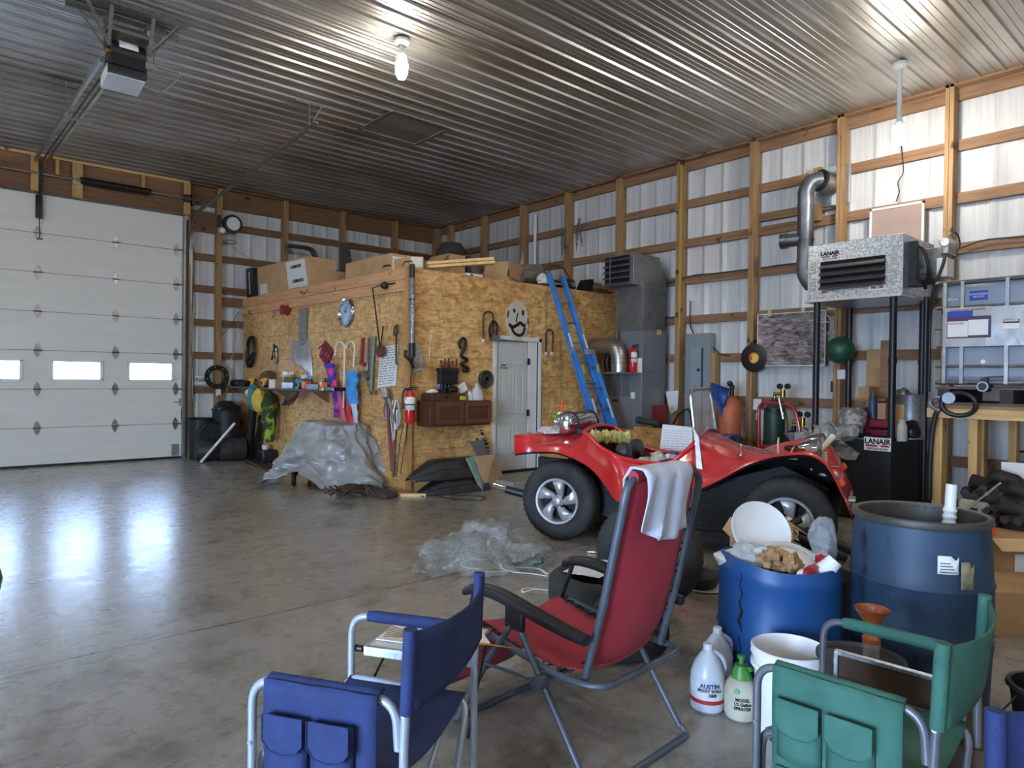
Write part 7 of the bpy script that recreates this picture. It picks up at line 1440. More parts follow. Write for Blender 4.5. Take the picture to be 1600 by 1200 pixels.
# ------------------------------------------------------------------ netting with strap
M_net = mat('fine grey netting', 'a6a6a0', .6, alpha=.4, var=.2, sc_=60)
nt, b_ = base(M_net); fz_ = noise_out(nt, 30, (1, 1, 1), 8, .8); nt.links.new(rampmix(nt, fz_, (.2,.2,.2), (.62,.62,.62), .3, .7), b_.inputs['Alpha'])
c = onz(760, 868); rows = []
for i in range(30):
    r = []
    for j in range(40):
        u, v = i/29*2-1, j/39*2-1; x = v*.62; y = u*.34*(1-.25*v)
        rr = min(1, math.hypot(u, v*1.05)); z = .22*(1-rr**2)*(.7+.5*noise.noise(V((x*3, y*3, 2))))+.05*noise.noise(V((x*9, y*9, 4)))+.02
        k = 1+.12*noise.noise(V((u*2, v*2, 9))); f = 1 if max(abs(u), abs(v)) < .7 else 1-.25*(abs(u)*abs(v))
        r.append(c+V((_R.x, _R.y, 0))*x*k*f+V((_F.x, _F.y, 0)).normalized()*y*2.0*k*f+V((0, 0, max(.006, z))))
    rows.append(r)
mb = MB().grid(rows)
t = thing('cast_net', 'heap of fine translucent grey netting lying on the floor before the buggy', 'net', c)
obj('netting', mb, M_net, t, world=True)
def netblob(px_, py_, r_, sd, z=.05): q = onz(px_, py_, z); return MB().blob(q, r_, 14, .25, sd, 2.2, flatb=True)
obj('netting_fold', netblob(760, 845, (.27, .27, .17), 3, .1), M_net, t, world=True); obj('netting_fold', netblob(700, 858, (.28, .2, .08), 5, .04), M_net, t, world=True); obj('netting_fold', netblob(808, 866, (.24, .2, .09), 8, .05), M_net, t, world=True)
rr_ = random.Random(2); ed = MB()
for k in range(26):
    a = onz(780+rr_.uniform(-12, 60), 850+rr_.uniform(0, 36), .03); ed.tube(catmull([a, a+V((rr_.uniform(-.07, .07), rr_.uniform(-.07, .07), .03)), a+V((rr_.uniform(-.1, .1), rr_.uniform(-.1, .1), 0))], 4), .004, 4)
obj('weighted_edge', ed, mat('green grey cord', '3c4a40', .8), t, world=True)
obj('green_knot', MB().blob(onz(777, 874, .04), (.03, .04, .05), 7, .3, 9).blob(onz(838, 879, .03), (.05, .04, .03), 7, .4, 10), mat('green cord', '1f7a52', .7), t, world=True)
def strap(name, label, pts, w_=.028, z=.006, m=M_white):
    P = catmull([onz(x, y, z+(zz if zz else 0)) for x, y, *r_ in [(p[0], p[1]) for p in pts] for zz in (0,)] if False else [onz(p[0], p[1], z+(p[2] if len(p) > 2 else 0)) for p in pts], 6)
    mb = MB(); rows = []
    for i, p in enumerate(P):
        d = (P[min(i+1, len(P)-1)]-P[max(0, i-1)]); d.z = 0; n_ = V((-d.y, d.x, 0)).normalized()*w_/2; rows.append([p-n_, p+n_])
    return single(name, label, 'strap', mb.grid(rows), m, solid=.003)
strap('white_strap', 'long white webbing strap looping over the netting onto the floor', [(856, 900), (830, 896), (800, 893), (784, 887), (782, 878, .02), (774, 866, .05), (765, 855, .1), (764, 845, .14), (772, 838, .16), (786, 845, .14), (793, 855, .1), (790, 862, .06)], m=mat('cream webbing', 'd4d0c0', .8))
strap('white_strap', 'white webbing strap lying in a flat loop before the netting', [(856, 897), (840, 888), (800, 885), (784, 883), (790, 890), (810, 892), (760, 893), (748, 890), (755, 887), (735, 888), (723, 883), (725, 878), (740, 874), (762, 874)], m=mat('cream webbing flat', 'd0ccbc', .8))
strap('white_strap', 'short doubled white strap end on the floor left of the tyre stack', [(862, 922), (835, 921), (818, 925), (820, 919), (845, 920)], .02, m=mat('cream strap end', 'ccc8b8', .8))
single('small_wrench', 'small silver hook lying on the floor between netting and recliner', 'hook', MB().tube([onz(918, 862, .012), onz(930, 863, .012), onz(942, 869, .012)], .008), M_alu)
# stack of tyres
def tyre_flat(x, y, z, label, r=.32, w=.2, group=None):
    t = thing('tyre', label, 'tyre', (x, y, z+w/2), group=group); mb = tyre_mb(r, w, .19, 44); mb.xf(Matrix.Rotation(PI/2, 4, 'X')); obj('tread', mb, M_tyre, t, ang=50); return t
sx_, sy_ = 2.95, 2.52
tyre_flat(sx_, sy_, 0, 'bottom tyre of the stack behind the red recliner'); tyre_flat(sx_-.02, sy_+.03, .205, 'upper tyre of the stack behind the red recliner')
t = thing('paper_stack', 'white papers lying on the tyre stack', 'papers', (sx_-.05, sy_+.1, .41)); 
for k in range(3): obj('sheet', MB().box((.0, .0, .006+.004*k), (.3, .22, .002), Rz(.3+.3*k)), M_paper, t)
q = onz(1063, 925); 
t = thing('tyre', 'loose tyre standing upright behind the red recliner', 'tyre', (3.62, 2.78, .355)); mb = tyre_mb(.35, .2, .2, 48); mb.xf(Matrix.Rotation(math.radians(-70), 4, 'Z')); obj('tread', mb, M_tyre, t, ang=50)
q = onz(1088, 915); t = thing('black_bowl', 'shallow black drain pan on the floor left of the cut blue drum', 'pan', q); obj('pan', MB().lathe([(0, 0), (.13, 0), (.17, .09), (.18, .09), (.14, .01), (0, .01)], n=28), M_black, t)
q = onz(1082, 918); t = thing('white_lid', 'white bucket lid on the floor under the black drain pan', 'lid', q); obj('lid', MB().lathe([(.0, .004), (.16, .004), (.17, .012), (.16, .016)], (0.08, -.05, 0), n=28), M_white, t)
q = onz(1076, 920); t = thing('teal_funnel', 'small teal funnel lying by the black drain pan', 'funnel', q); obj('funnel', MB().lathe([(.015, -.06), (.018, -.02), (.05, .03), (.055, .05), (.05, .05)], (0, 0, .05), tuple(_R), 18), mat('teal plastic', '1f8a78', .4), t)
# ------------------------------------------------------------------ drums
M_drum = mat('blue polyethylene drum', '143c68', .42, col2='1c4a80', sc_=3, spec=.4); M_drum2 = mat('faded dark blue drum', '192b3d', .55, col2='243d54', sc_=2.5)
for m, lo in ((M_drum, .3), (M_drum2, .34)):
    nt, b_ = base(m); old = b_.inputs['Base Color'].links[0].from_socket
    s1 = noise_out(nt, 4, (1, 1, .35), 8, .75); s2 = noise_out(nt, 11, (1, 1, .5), 8, .8)
    c_ = mixc(nt, 1., old, rampmix(nt, s1, '4a4a4a', 'ffffff', lo, lo+.1), 'MULTIPLY'); c_ = mixc(nt, rampmix(nt, s2, (0,0,0), (.5,.5,.5), .64, .72), c_, '8a8a80'); setcol(m, c_)
x1, y1 = 3.616, 1.174
t = thing('blue_drum', 'tall faded blue open topped plastic drum at the right', 'drum', (x1, y1, 0)); M_rimd = mat('greasy black rim', '2c2b26', .5, col2='4a483e', sc_=6)
obj('drum_body', MB().lathe([(0, 0), (.265, 0), (.285, .03), (.288, .12), (.296, .28), (.302, .30), (.296, .32), (.3, .45), (.298, .56), (.304, .58), (.296, .60), (.29, .72), (.283, .82), (.275, .86), (.268, .86), (.27, .8), (.28, .5), (.27, .03), (0, .03)], n=56), M_drum2, t)
obj('drum_rim', MB().lathe([(.276, .845), (.292, .85), (.296, .865), (.292, .88), (.28, .885), (.266, .88), (.262, .865), (.264, .7)], n=56), M_rimd, t)
obj('drum_inside', MB().lathe([(.262, .87), (.27, .7), (.275, .4), (0, .4)], n=40), M_rimd, t)
def on_cyl(c, r, px_, z): # angle on a vertical cylinder facing the pixel column
    d = ray(px_, 800); d.z = 0; d.normalize(); o_ = V((c[0], c[1], 0)); tt = d.dot(o_); p_ = d*tt; h_ = (p_-o_).length; s_ = d*(tt-math.sqrt(max(0, r*r-h_*h_))); n_ = (s_-o_).normalized(); return V((s_.x, s_.y, z)), n_, math.atan2(n_.y, n_.x)
def wrap(t, c, r, a0, a1, z0, z1, m, name, jag=0):
    mb = MB(); rows = []
    for i in range(9): a = a0+(a1-a0)*i/8; rows.append([V((c[0]+math.cos(a)*r, c[1]+math.sin(a)*r, z)) for z in (z0, (z0+z1)/2, z1-(jag*(.5+.5*math.sin(i*2.1)) if i > 5 else 0))])
    return obj(name, mb.grid(rows), m, t, world=True, solid=.001)
pa, n_, aa = on_cyl((x1, y1), .3, 1466, .7); pb, n2, ab = on_cyl((x1, y1), .3, 1499, .7)
wrap(t, (x1, y1), .3035, aa, ab, .665, .745, M_paper, 'drum_label', .02)
for k in range(4): wrap(t, (x1, y1), .3047, aa+(ab-aa)*.12, aa+(ab-aa)*(.9-.1*k), .672+.013*k, .676+.013*k, mat('grey print', '4a4a4a', .8) if k == 0 else bpy.data.materials['grey print'], 'label_print')
pa, n_, aa = on_cyl((x1, y1), .3, 1503, .7); pb, n2, ab = on_cyl((x1, y1), .3, 1523, .7); wrap(t, (x1, y1), .3032, aa, ab, .60, .72, mat('tan scrape', '8a8060', .8, var=.3, sc_=20, alpha=.9), 'scuff', .03)
q = onz(1430, 815, .86); t2 = thing('white_sheet', 'white sheet edge lying inside the tall drum', 'paper', (x1-.14, y1+.06, .8)); obj('sheet', MB().box((0, 0, 0), (.16, .08, .008), Rx(.3)), M_paper, t2)
a_ = V((x1+.02, y1+.02, .72)); b_ = V((x1+.07, y1+.06, 1.02)); hp_ = onP(1479, 780, (x1, y1, 0), (-.65, -.75, 0)); a_ = V((hp_.x, hp_.y, .55)); b_ = onP(1487, 757, (x1, y1, 0), (-.65, -.75, 0))
P = [a_.lerp(b_, k/30) for k in range(31)]; t2 = thing('corrugated_spout', 'white corrugated spout sticking up out of the tall blue drum', 'spout', a_); obj('spout', MB().tube(P, [.024 if (k % 2 or k > 23) else .031 for k in range(31)], 14), M_white, t2, world=True, ang=20)
x2, y2, R2, H2 = 3.217+.05, 1.675+.02, .285, .62
t = thing('blue_drum', 'cut down bright blue drum filled with rubbish at the right', 'drum', (x2, y2, 0))
prof = [(0, 0), (.26, 0), (.282, .03), (.286, .1), (.292, .26), (.298, .28), (.292, .30), (.29, .42), (.288, H2-.1), (.296, H2-.08), (.290, H2-.05), (.28, H2-.01), (.272, H2-.01), (.27, .3), (.26, .05), (0, .05)]
mb = MB().lathe(prof, n=56); lowd = (Rz(0) @ V((-_F.x, -_F.y, 0))).normalized(); rt_ = V((_R.x, _R.y, 0))
for v in mb.v:
    if v.z > .4: k = (v.z-.4)/(H2-.4); v.z += k*(-.02*v.dot(rt_)/.28+.012*math.sin(math.atan2(v.y, v.x)*3))
obj('drum_body', mb, M_drum, t)
pa, n_, aa = on_cyl((x2, y2), .29, 1160, .3); P = [V((x2+math.cos(aa+.03*math.sin(k*1.7))*(.293+.004*(.2 < k/24 < .45)), y2+math.sin(aa+.03*math.sin(k*1.7))*(.293+.004), .02+.56*k/24)) for k in range(25)]
obj('tar_drip', MB().tube(P, [.004+.012*(abs(k-15) < 4)*(1-abs(k-15)/4)+.003*math.sin(k*2) for k in range(25)], 6, flat=.5), M_ink, t, world=True)
# rubbish inside the cut drum
def dr(dx, dy, z): return V((x2, y2, 0))+rt_*dx+V((_F.x, _F.y, 0)).normalized()*dy+V((0, 0, z))
obj('filling', MB().lathe([(0, H2-.1), (.268, H2-.12)], n=30), mat('dark rubbish', '4a463e', .9, var=.4, sc_=8), t)
lid = dr(-.05, .12, H2+.02); single('bucket_lid', 'round white bucket lid standing tilted at the back of the rubbish drum', 'lid', MB().lathe([(0, 0), (.13, 0), (.145, .008), (.155, .012), (.16, .0), (.155, -.012), (0, -.008)], lid+V((0, 0, .08)), tuple(-_F*.85+V((0, 0, .5))+rt_*.1), 40), M_white)
single('bucket_lid', 'white lid lying across the middle of the rubbish drum', 'lid', MB().lathe([(0, .0), (.1, .0), (.105, .012), (.13, .01), (.155, -.005), (.16, -.03), (.15, -.03), (0, -.02)], dr(.06, -.04, H2+.0), tuple(-_F*.35+V((0, 0, 1))+rt_*.15), 40), M_white)
single('white_tray', 'white rounded tray at the left side of the rubbish drum', 'tray', MB().blob(dr(-.17, -.0, H2-.03), (.12, .15, .05), 12, .1, 2), M_white)
single('plastic_bag', 'clear crumpled bag left in the rubbish drum', 'bag', MB().blob(dr(-.16, -.05, H2+.02), (.08, .1, .05), 10, .3, 3, 2.2), mat('milky film', 'c0c4c0', .3, alpha=.7, var=.2, sc_=20))
single('brown_paper', 'crumpled brown paper on the front of the rubbish drum', 'paper', MB().blob(dr(-.09, -.14, H2+.02), (.085, .06, .05), 12, .4, 7, 2.6).blob(dr(-.01, -.17, H2-.0), (.07, .04, .045), 10, .4, 9, 2.6), mat('crumpled kraft paper', 'b08a5e', .85, col2='8e6a44', sc_=12, bump=.5))
single('red_rag', 'red plastic piece in front of the white lid in the rubbish drum', 'plastic', MB().blob(dr(.08, -.2, H2-.02), (.08, .03, .03), 8, .2, 12), mat('red plastic', '9a1c1e', .4)); single('red_cap', 'dark red cap inside the clear bag at the right of the rubbish drum', 'cap', MB().blob(dr(.19, -.06, H2+.0), (.04, .04, .04), 8, .1, 13), mat('dark red cap', '8e1420', .35))
single('foam_cup', 'white torn cup beside the red piece in the rubbish drum', 'cup', MB().cyl(dr(.13, -.18, H2-.04), dr(.19, -.19, H2+.03), .05, .035, 14).blob(dr(.03, -.21, H2-.03), (.05, .02, .02), 6, .2, 3), M_white)
mb = MB().blob(dr(.2, -.03, H2+.07), (.075, .06, .12), 14, .22, 15, 1.6); single('clear_bag', 'standing clear plastic bag at the right of the rubbish drum', 'bag', mb, mat('clear wrinkled bag', 'c4c8cc', .12, alpha=.3, var=.2, sc_=14, bump=.5, bsc=18))
# ------------------------------------------------------------------ behind the drums
t = thing('cardboard_box', 'open cardboard box on the floor between the drum and the front wheel', 'box', V((4.03, 2.22, 0)))
b0 = V((4.03, 2.22, 0)); exx = V((_R.x, _R.y, 0)).normalized(); eyy = V((_F.x, _F.y, 0)).normalized()
def lb(dx, dy, z): return b0+exx*dx+eyy*dy+V((0, 0, z))
hz = onP(1150, 815, b0, tuple(eyy)).z; mb = MB()
for (p_, q_) in (((-.15, -.13), (.15, -.13)), ((.15, -.13), (.15, .13)), ((.15, .13), (-.15, .13)), ((-.15, .13), (-.15, -.13))): mb.prism([lb(*p_, 0), lb(*q_, 0), lb(*q_, hz), lb(*p_, hz)], V((0, 0, 0))+(eyy if p_[1] == q_[1] else exx)*.005)
obj('box_body', mb, M_card2, t, world=True); obj('flap', MB().prism([lb(-.15, -.13, hz), lb(-.15, .13, hz), lb(-.2, .13, hz-.08), lb(-.2, -.13, hz-.1)], (0, 0, .005)).prism([lb(.15, -.13, hz), lb(.15, .13, hz), lb(.24, .13, hz-.03), lb(.24, -.13, hz-.05)], (0, 0, .005)), M_card2, t, world=True)
M_exh = mat('black exhaust steel', '1e1e20', .4, .5, var=.4, sc_=12)
pd = (4.45, 2.1, 0)
def pe2(x, y, d=0): return onP(x, y, V(pd)-eyy*d, tuple(eyy))
t = thing('control_arms', 'pair of long black steel suspension arms lying on the drum and the floor', 'car part', V((4.3, 2.1, 0)))
obj('arm', MB().tube([pe2(1215, 812), pe2(1240, 826), pe2(1285, 842), pe2(1340, 866)], .028, 10), M_exh, t, world=True); obj('arm', MB().tube([pe2(1228, 832, .08), pe2(1262, 848, .08), pe2(1320, 872, .08)], .03, 10), M_exh, t, world=True)
obj('joint', MB().blob(pe2(1236, 834, .12), (.05, .04, .035), 8, .5, 9, 3), mat('torn yellow tape', 'c8bc84', .9), t, world=True); obj('cross_plate', MB().tube([pe2(1180, 820), pe2(1220, 826, .05), pe2(1250, 812)], .025, 8), M_exh, t, world=True)
obj('stand', MB().bar(pe2(1262, 848, .08), V((pe2(1262, 848, .08).x, pe2(1262, 848, .08).y, 0)), .06, .06).bar(pe2(1230, 832), V((pe2(1230, 832).x, pe2(1230, 832).y, 0)), .06, .06), M_exh, t, world=True)
single('steel_drum', 'dark metal bin behind the cut blue drum', 'bin', MB().lathe([(0, 0), (.18, 0), (.18, .42), (.175, .42), (.17, .05), (0, .05)], (3.85, 1.75, 0), n=28), mat('dull grey bin', '4a4a46', .6, .4, var=.3, sc_=9))
# right hand boxes
def fb(name, label, px0, px1, pyt, pyb, D, dep_, m, flap=False, z0=None):
    p0 = CAM+ray(px0, pyb)/FPX*D; p1 = CAM+ray(px1, pyb)/FPX*D; zt_ = (CAM+ray(px0, pyt)/FPX*D).z; z0 = max(0, p0.z) if z0 is None else z0; r_ = exx
    a = V((p0.x, p0.y, z0)); b = V((p1.x, p1.y, z0)); t = thing(name, label, 'box', a.lerp(b, .5)+eyy*dep_/2)
    obj('box_body', MB().prism([a, b, b+V((0, 0, zt_-z0)), a+V((0, 0, zt_-z0))], eyy*dep_), m, t, world=True, bevel=.003)
    if flap: obj('flap', MB().prism([a+V((0, 0, zt_-z0)), b+V((0, 0, zt_-z0)), b-eyy*.1+V((0, 0, zt_-z0-.06)), a-eyy*.1+V((0, 0, zt_-z0-.06))], (0, 0, .005)), mat('pale flap', 'c8a878', .8), t, world=True)
    return t, a, b, zt_
t, a, b, z_ = fb('cardboard_box', 'lower cardboard box at the right edge behind the tall drum', 1540, 1680, 925, 1010, 4.05, .45, M_card, z0=0.)
t, a, b, z_ = fb('cardboard_box', 'upper open cardboard box with a pale flap at the right edge', 1548, 1680, 842, 925, 4.56, .5, M_card, True, z0=None)
obj('box_stand', MB().prism([V((a.x, a.y, 0)), V((b.x, b.y, 0)), b, a], eyy*.45), M_card, t, world=True)
q = CAM+ray(1597, 880)/FPX*4.55; obj('sticker', MB().box(q, (.1, .004, .12), Rz(math.atan2(exx.y, exx.x))), M_paper, t, world=True)
q = CAM+ray(1549, 828)/FPX*4.7; single('orange_cone', 'orange pointed plastic piece behind the tall drum', 'cone', MB().cyl((q.x, q.y, 0), (q.x, q.y, q.z+.04), .13, .02, 20), M_orange)
q = onz(1600, 1075); t = thing('black_bucket', 'black bucket with wire handle cut by the right picture edge', 'bucket', (3.45, .62, 0)); obj('bucket_body', MB().lathe([(0, 0), (.12, 0), (.15, .26), (.165, .265), (.16, .28), (.145, .28), (.115, .02), (0, .02)], n=28), M_black, t); obj('wire_handle', MB().tube(catmull([(-.12, .1, .25), (-.2, .16, .1), (-.14, -.05, .02), (.0, -.15, .25)], 5), .004, 6), M_blackm, t)
# jugs, sprayer, bucket
M_jug = mat('cloudy jug plastic', 'c4cace', .3, var=.05, alpha=.93)
def gallon(x, y, label, full, rz=0.):
    t = thing('gallon_jug', label, 'jug', (x, y, 0), rz)
    obj('jug_body', MB().lathe([(0, 0), (.062, 0), (.074, .012), (.076, .03), (.074, .10), (.076, .155), (.074, .17), (.058, .215), (.036, .25), (.022, .268), (.02, .275), (0, .275)], n=32), M_jug, t)
    obj('cap', MB().cyl((0, 0, .272), (0, 0, .298), .021, n=20), M_white, t)
    obj('grip', MB().tube(catmull([(.02, 0, .262), (.062, 0, .235), (.078, 0, .19), (.07, 0, .16)], 5), .012, 8), M_jug, t)
    if full:
        obj('label', MB().lathe([(.0775, .055), (.0775, .145)], n=20, a0=PI*.9, a1=PI*1.95), mat('white label', 'c9cdcc', .5, var=.04), t)
        obj('red_band', MB().lathe([(.0782, .048), (.0782, .066)], n=20, a0=PI*.9, a1=PI*1.95), M_redink, t)
        o1 = textmesh('brand_text', 'AUSTIN', .026, (0, 0, 0), (1, 0, 0), (0, 0, 1), M_blueink, t, bold=.001); o2 = textmesh('label_text', "MOXY WALL\n    1000", .019, (0, 0, 0), (1, 0, 0), (0, 0, 1), M_ink, t, bold=.0008)
        for o_, zz in ((o1, .13), (o2, .1)):
            for v in o_.data.vertices: x_, z_ = v.co.x, v.co.z; a = PI*1.44+x_/.08; v.co = V((.0795*math.cos(a), .0795*math.sin(a), z_+zz))
    return t
g1 = onz(1105, 1112); gallon(g1.x+.03, g1.y+.02, 'gallon jug with white label and red band standing left of the sprayer', True, math.radians(-38))
g2 = onz(1140, 1068); gallon(2.93, 1.83, 'clear empty gallon jug standing behind the green topped sprayer', False, math.radians(-30))
s1 = onz(1158, 1126); t = thing('pump_sprayer', 'grimy white half gallon pump sprayer with green head', 'sprayer', (s1.x+.03, s1.y+.02, 0)); mw_ = mat('grimy cream plastic', 'b8b4a0', .55, col2='9a947c', sc_=6)
obj('tank', MB().lathe([(0, 0), (.055, 0), (.068, .01), (.072, .03), (.072, .12), (.066, .15), (.05, .172), (.035, .18), (0, .18)], n=32), mw_, t)
obj('collar', MB().lathe([(.04, .175), (.044, .18), (.04, .2), (.03, .225), (.03, .235), (.0, .24)], n=20), mat('sprayer green', '3f7a2c', .45, var=.2), t); gm = bpy.data.materials['sprayer green']
obj('plunger', MB().cyl((0, 0, .23), (0, 0, .262), .011, n=10).lathe([(0, .262), (.018, .263), (.018, .276), (0, .28)], n=14), gm, t); obj('trigger', MB().bar((-.01, -.025, .225), (-.015, -.05, .185), .016, .02).bar((0, -.02, .225), (.0, -.055, .23), .02, .018), gm, t)
a_ = math.atan2(-s1.y, -s1.x); obj('valve_disc', MB().cyl((.066*math.cos(a_-.25), .066*math.sin(a_-.25), .138), (.076*math.cos(a_-.25), .076*math.sin(a_-.25), .14), .012, n=14), gm, t)
o_ = textmesh('printed_text', 'MODEL\n1/2 Gallon\nSPRAYER', .019, (0, 0, 0), (1, 0, 0), (0, 0, 1), M_ink, t, bold=.0008)
for v in o_.data.vertices: x_, z_ = v.co.x, v.co.z; a = a_+.1+x_/.075; v.co = V((.0735*math.cos(a), .0735*math.sin(a), z_+.085))
t = thing('white_bucket', 'empty white five gallon bucket behind the green chair arm', 'bucket', (2.80, 1.40, 0)); obj('bucket_body', MB().lathe([(0, 0), (.125, 0), (.13, .01), (.142, .28), (.158, .285), (.158, .3), (.146, .305), (.148, .33), (.158, .335), (.156, .345), (.158, .365), (.15, .37), (.144, .36), (.128, .02), (0, .02)], n=44), M_white, t)
obj('handle_ear', MB().box((.1, -.11, .33), (.02, .01, .05), Rz(-.8)), M_brown, t); obj('wire_handle', MB().tube(catmull([(.11, -.11, .33), (.13, -.05, .3), (.155, .02, .29), (.1, .12, .33)], 5), .0025, 6), M_steel, t)
# small dark drum with orange funnel
c = onz(1352, 1040, .40); t = thing('black_pail', 'black round pail with a raised rim behind the green chair', 'pail', (c.x+.08, c.y+.05, 0)); obj('pail_body', MB().lathe([(0, 0), (.15, 0), (.155, .38), (.165, .385), (.165, .4), (.15, .4), (.145, .385), (0, .385)], n=40), mat('dirty black pail', '262422', .55, col2='3a3630', sc_=7), t)
PX, PY = c.x+.08, c.y+.05
t = thing('orange_funnel', 'amber funnel standing in a clear cup on the black pail', 'funnel', (PX-.0, PY-.04, .388)); mf = mat('amber plastic', 'a0522a', .3, var=.1)
obj('cup', MB().lathe([(0, 0), (.03, 0), (.034, .08), (.032, .08), (.028, .005)], n=20), mat('clear cup', 'a09c94', .2, alpha=.6), t); obj('funnel', MB().lathe([(.014, .04), (.03, .06), (.034, .1), (.02, .12), (.024, .15), (.062, .21), (.064, .215), (.058, .21)], n=28), mf, t)
t = thing('brown_carton', 'large brown cardboard carton standing behind the green chair seat', 'box', (2.75, .82, 0)); obj('box_body', MB().box((0, 0, .17), (.55, .28, .34), Rz(math.radians(20))), mat('dark brown carton', '4a3420', .85, var=.1), t, bevel=.003)
q = CAM+ray(2, 858)/FPX*2.2; t = thing('grey_post', 'blurred grey post with a white cap at the left picture edge', 'post', (q.x-.045, q.y+.03, 0)); obj('post', MB().cyl((0, 0, 0), (0, 0, q.z-.06), .035, n=16).lathe([(.035, q.z-.06-.14), (.052, q.z-.1), (.035, q.z-.02)], n=16), M_greytube, t); obj('cap', MB().blob((0, 0, q.z+.0), (.042, .042, .04), 8, .1), M_white, t)
# ------------------------------------------------------------------ folding director's chairs (local: x forward, y left)
def director(label, M, fab, tube, organizer=True, table=None):
    t = thing('folding_chair', label, 'chair', M=M); w = .278; r = .0125; za = .63; zt = .825
    for s in (1, -1):
        obj('side_frame', MB().tube(fillet([(.235, s*w, .02), (.235, s*w, za), (-.215, s*w, za), (-.225, s*w, .50)], .075, 7), r, 12), tube, t)
        obj('back_post', MB().tube([(-.245, s*(w+.0), .02), (-.24, s*(w+.0), .5), (-.255, s*w, zt)], r, 12), tube, t)
        obj('armrest', MB().tube([(-.17, s*w, za), (-.1, s*w, za+.002), (.14, s*w, za+.002), (.165, s*w, za)], [.019, .021, .021, .019], 12), fab, t)
        obj('seat_rail', MB().tube(fillet([(.24, s*(w-.035), .08), (.23, s*(w-.035), .42), (-.23, s*(w-.035), .405), (-.23, s*(w-.035)*.2, .06)], .06, 6), r, 10), tube, t)
        obj('floor_bar', MB().cyl((-.25, s*w, .02), (.24, s*w, .02), .011, n=10), tube, t)
        for q in ((-.243, s*(w+.014), .6), (.235, s*(w+.014), .45)): obj('rivet', MB().cyl(q, (q[0], q[1]-s*.01, q[2]), .007, n=8), M_alu, t)
    for x in (.2, -.2): obj('cross_brace', MB().cyl((x, -w+.03, .06), (x+.01, w-.03, .40), .01, n=10).cyl((x+.02, w-.03, .06), (x+.03, -w+.03, .40), .01, n=10), tube, t)
    rows = []
    for i in range(13):
        v = i/12*2-1; sag = .055*(1-v*v); rows.append([V((-.262-sag*(.5+.5*(k/6)), v*(w+.0), .60+.22*(k/6)-.012*(1-v*v)*(k/6))) for k in range(7)])
    b = obj('backrest', MB().grid(rows), fab, t, solid=.005, ang=60)
    for s in (1, -1): obj('post_sleeve', MB().tube([(-.247, s*w, .60), (-.256, s*w, .828)], .019, 12), fab, b)
    obj('seat', MB().grid([[V((-.22+.44*j/8, (i/12*2-1)*(w-.03), .42-.035*(1-(i/12*2-1)**2)+(.0 if j else 0))) for j in range(9)] for i in range(13)]), fab, t, solid=.005, ang=60)
    if organizer:
        y0 = w+.024
        og_ = obj('organizer', MB().grid([[V((-.175+.35*i/10, y0+.003*math.sin(i*1.3+j*.6)+.004, za+.02-.46*j/12)) for j in range(13)] for i in range(11)]), fab, t, solid=.004, ang=60)
        obj('organizer_fold', MB().grid([[V((-.175+.35*i/10, w+.024*math.sin(a), za+.024*math.cos(a))) for a in [-.9+2.5*j/8 for j in range(9)]] for i in range(11)]), fab, og_, solid=.003, ang=60)
        for x0, x1 in ((.155, .03), (.015, -.11)):
            zt_ = za-.06
            P = [(x0, zt_), (x1, zt_), (x1, zt_-.07), ((x0+x1)/2+(x1-x0)*.32, zt_-.098), ((x0+x1)/2, zt_-.105), ((x0+x1)/2-(x1-x0)*.32, zt_-.098), (x0, zt_-.07)]
            pk = obj('pocket', MB().grid([[V((x0+(x1-x0)*i/6, y0+.012+.022*math.sin(PI*i/6)*(.4+.6*j/6), zt_-.01-.17*j/6)) for j in range(7)] for i in range(7)]), fab, og_, solid=.004, ang=60)
            obj('pocket_flap', MB().prism([(p[0], y0+.034, p[1]) for p in P], (0, .006, 0)), fab, pk, bevel=.002)
            obj('flap_piping', MB().tube([(p[0], y0+.042, p[1]) for p in [P[1], P[2], P[3], P[4], P[5], P[6], P[0]]], .002, 5), fab, pk)
        obj('mesh_pocket', MB().grid([[V((.16-.33*i/10, y0+.015+.025*math.sin(PI*i/10)*(j/5), za-.27-.18*j/5)) for j in range(6)] for i in range(11)]), fab, og_, solid=.004, ang=60)
    if table:
        ya = -w-.02
        if table == 'up':
            tb = obj('side_table', MB().bb((-.19, ya-.31, .495), (.19, ya, .51)), M_white, t, bevel=.003); obj('table_edge', MB().bb((-.195, ya-.315, .478), (.195, ya-.295, .513)).bb((-.195, ya-.01, .478), (.195, ya+.005, .513)).bb((.185, ya-.31, .478), (.197, ya, .513)).bb((-.197, ya-.31, .478), (-.185, ya, .513)), M_galv, tb, bevel=.002)
            [obj('table_brace', MB().cyl((s*.19, ya-.26, .48), (s*.22, ya+.02, .25), .005, n=8), M_blackm, tb) for s in (1, -1)]; obj('latch_knob', MB().cyl((.2, ya+.0, .5), (.24, ya+.0, .5), .012, n=10), M_black, tb)
        else:
            tb = obj('side_table', MB().bb((-.19, ya-.02, .14), (.19, ya-.008, .50)), mat('brown folded table', '4e3a26', .6, var=.08), t, bevel=.003); obj('table_edge', MB().bb((-.195, ya-.024, .50), (.195, ya-.0, .515)).bb((-.205, ya-.024, .13), (-.19, ya, .515)).bb((.19, ya-.024, .13), (.205, ya, .515)), M_galv, tb, bevel=.002)
    return t
BMx = Matrix.Translation((1.082, 1.90, 0)) @ Matrix.Rotation(math.radians(122.5), 4, 'Z')
blue = director('navy blue folding chair with pocket organizer and white side table, bottom centre', BMx, M_bluefab, M_silver, True, 'up')
GMx = Matrix.Translation((2.253, .87, 0)) @ Matrix.Rotation(math.radians(95), 4, 'Z')
grn = director('green folding chair with pocket organizer in front of the blue drums', GMx, M_grnfab, M_greytube, True, 'down')
c3 = onz(1556, 1093, .85); a3 = math.radians(222)
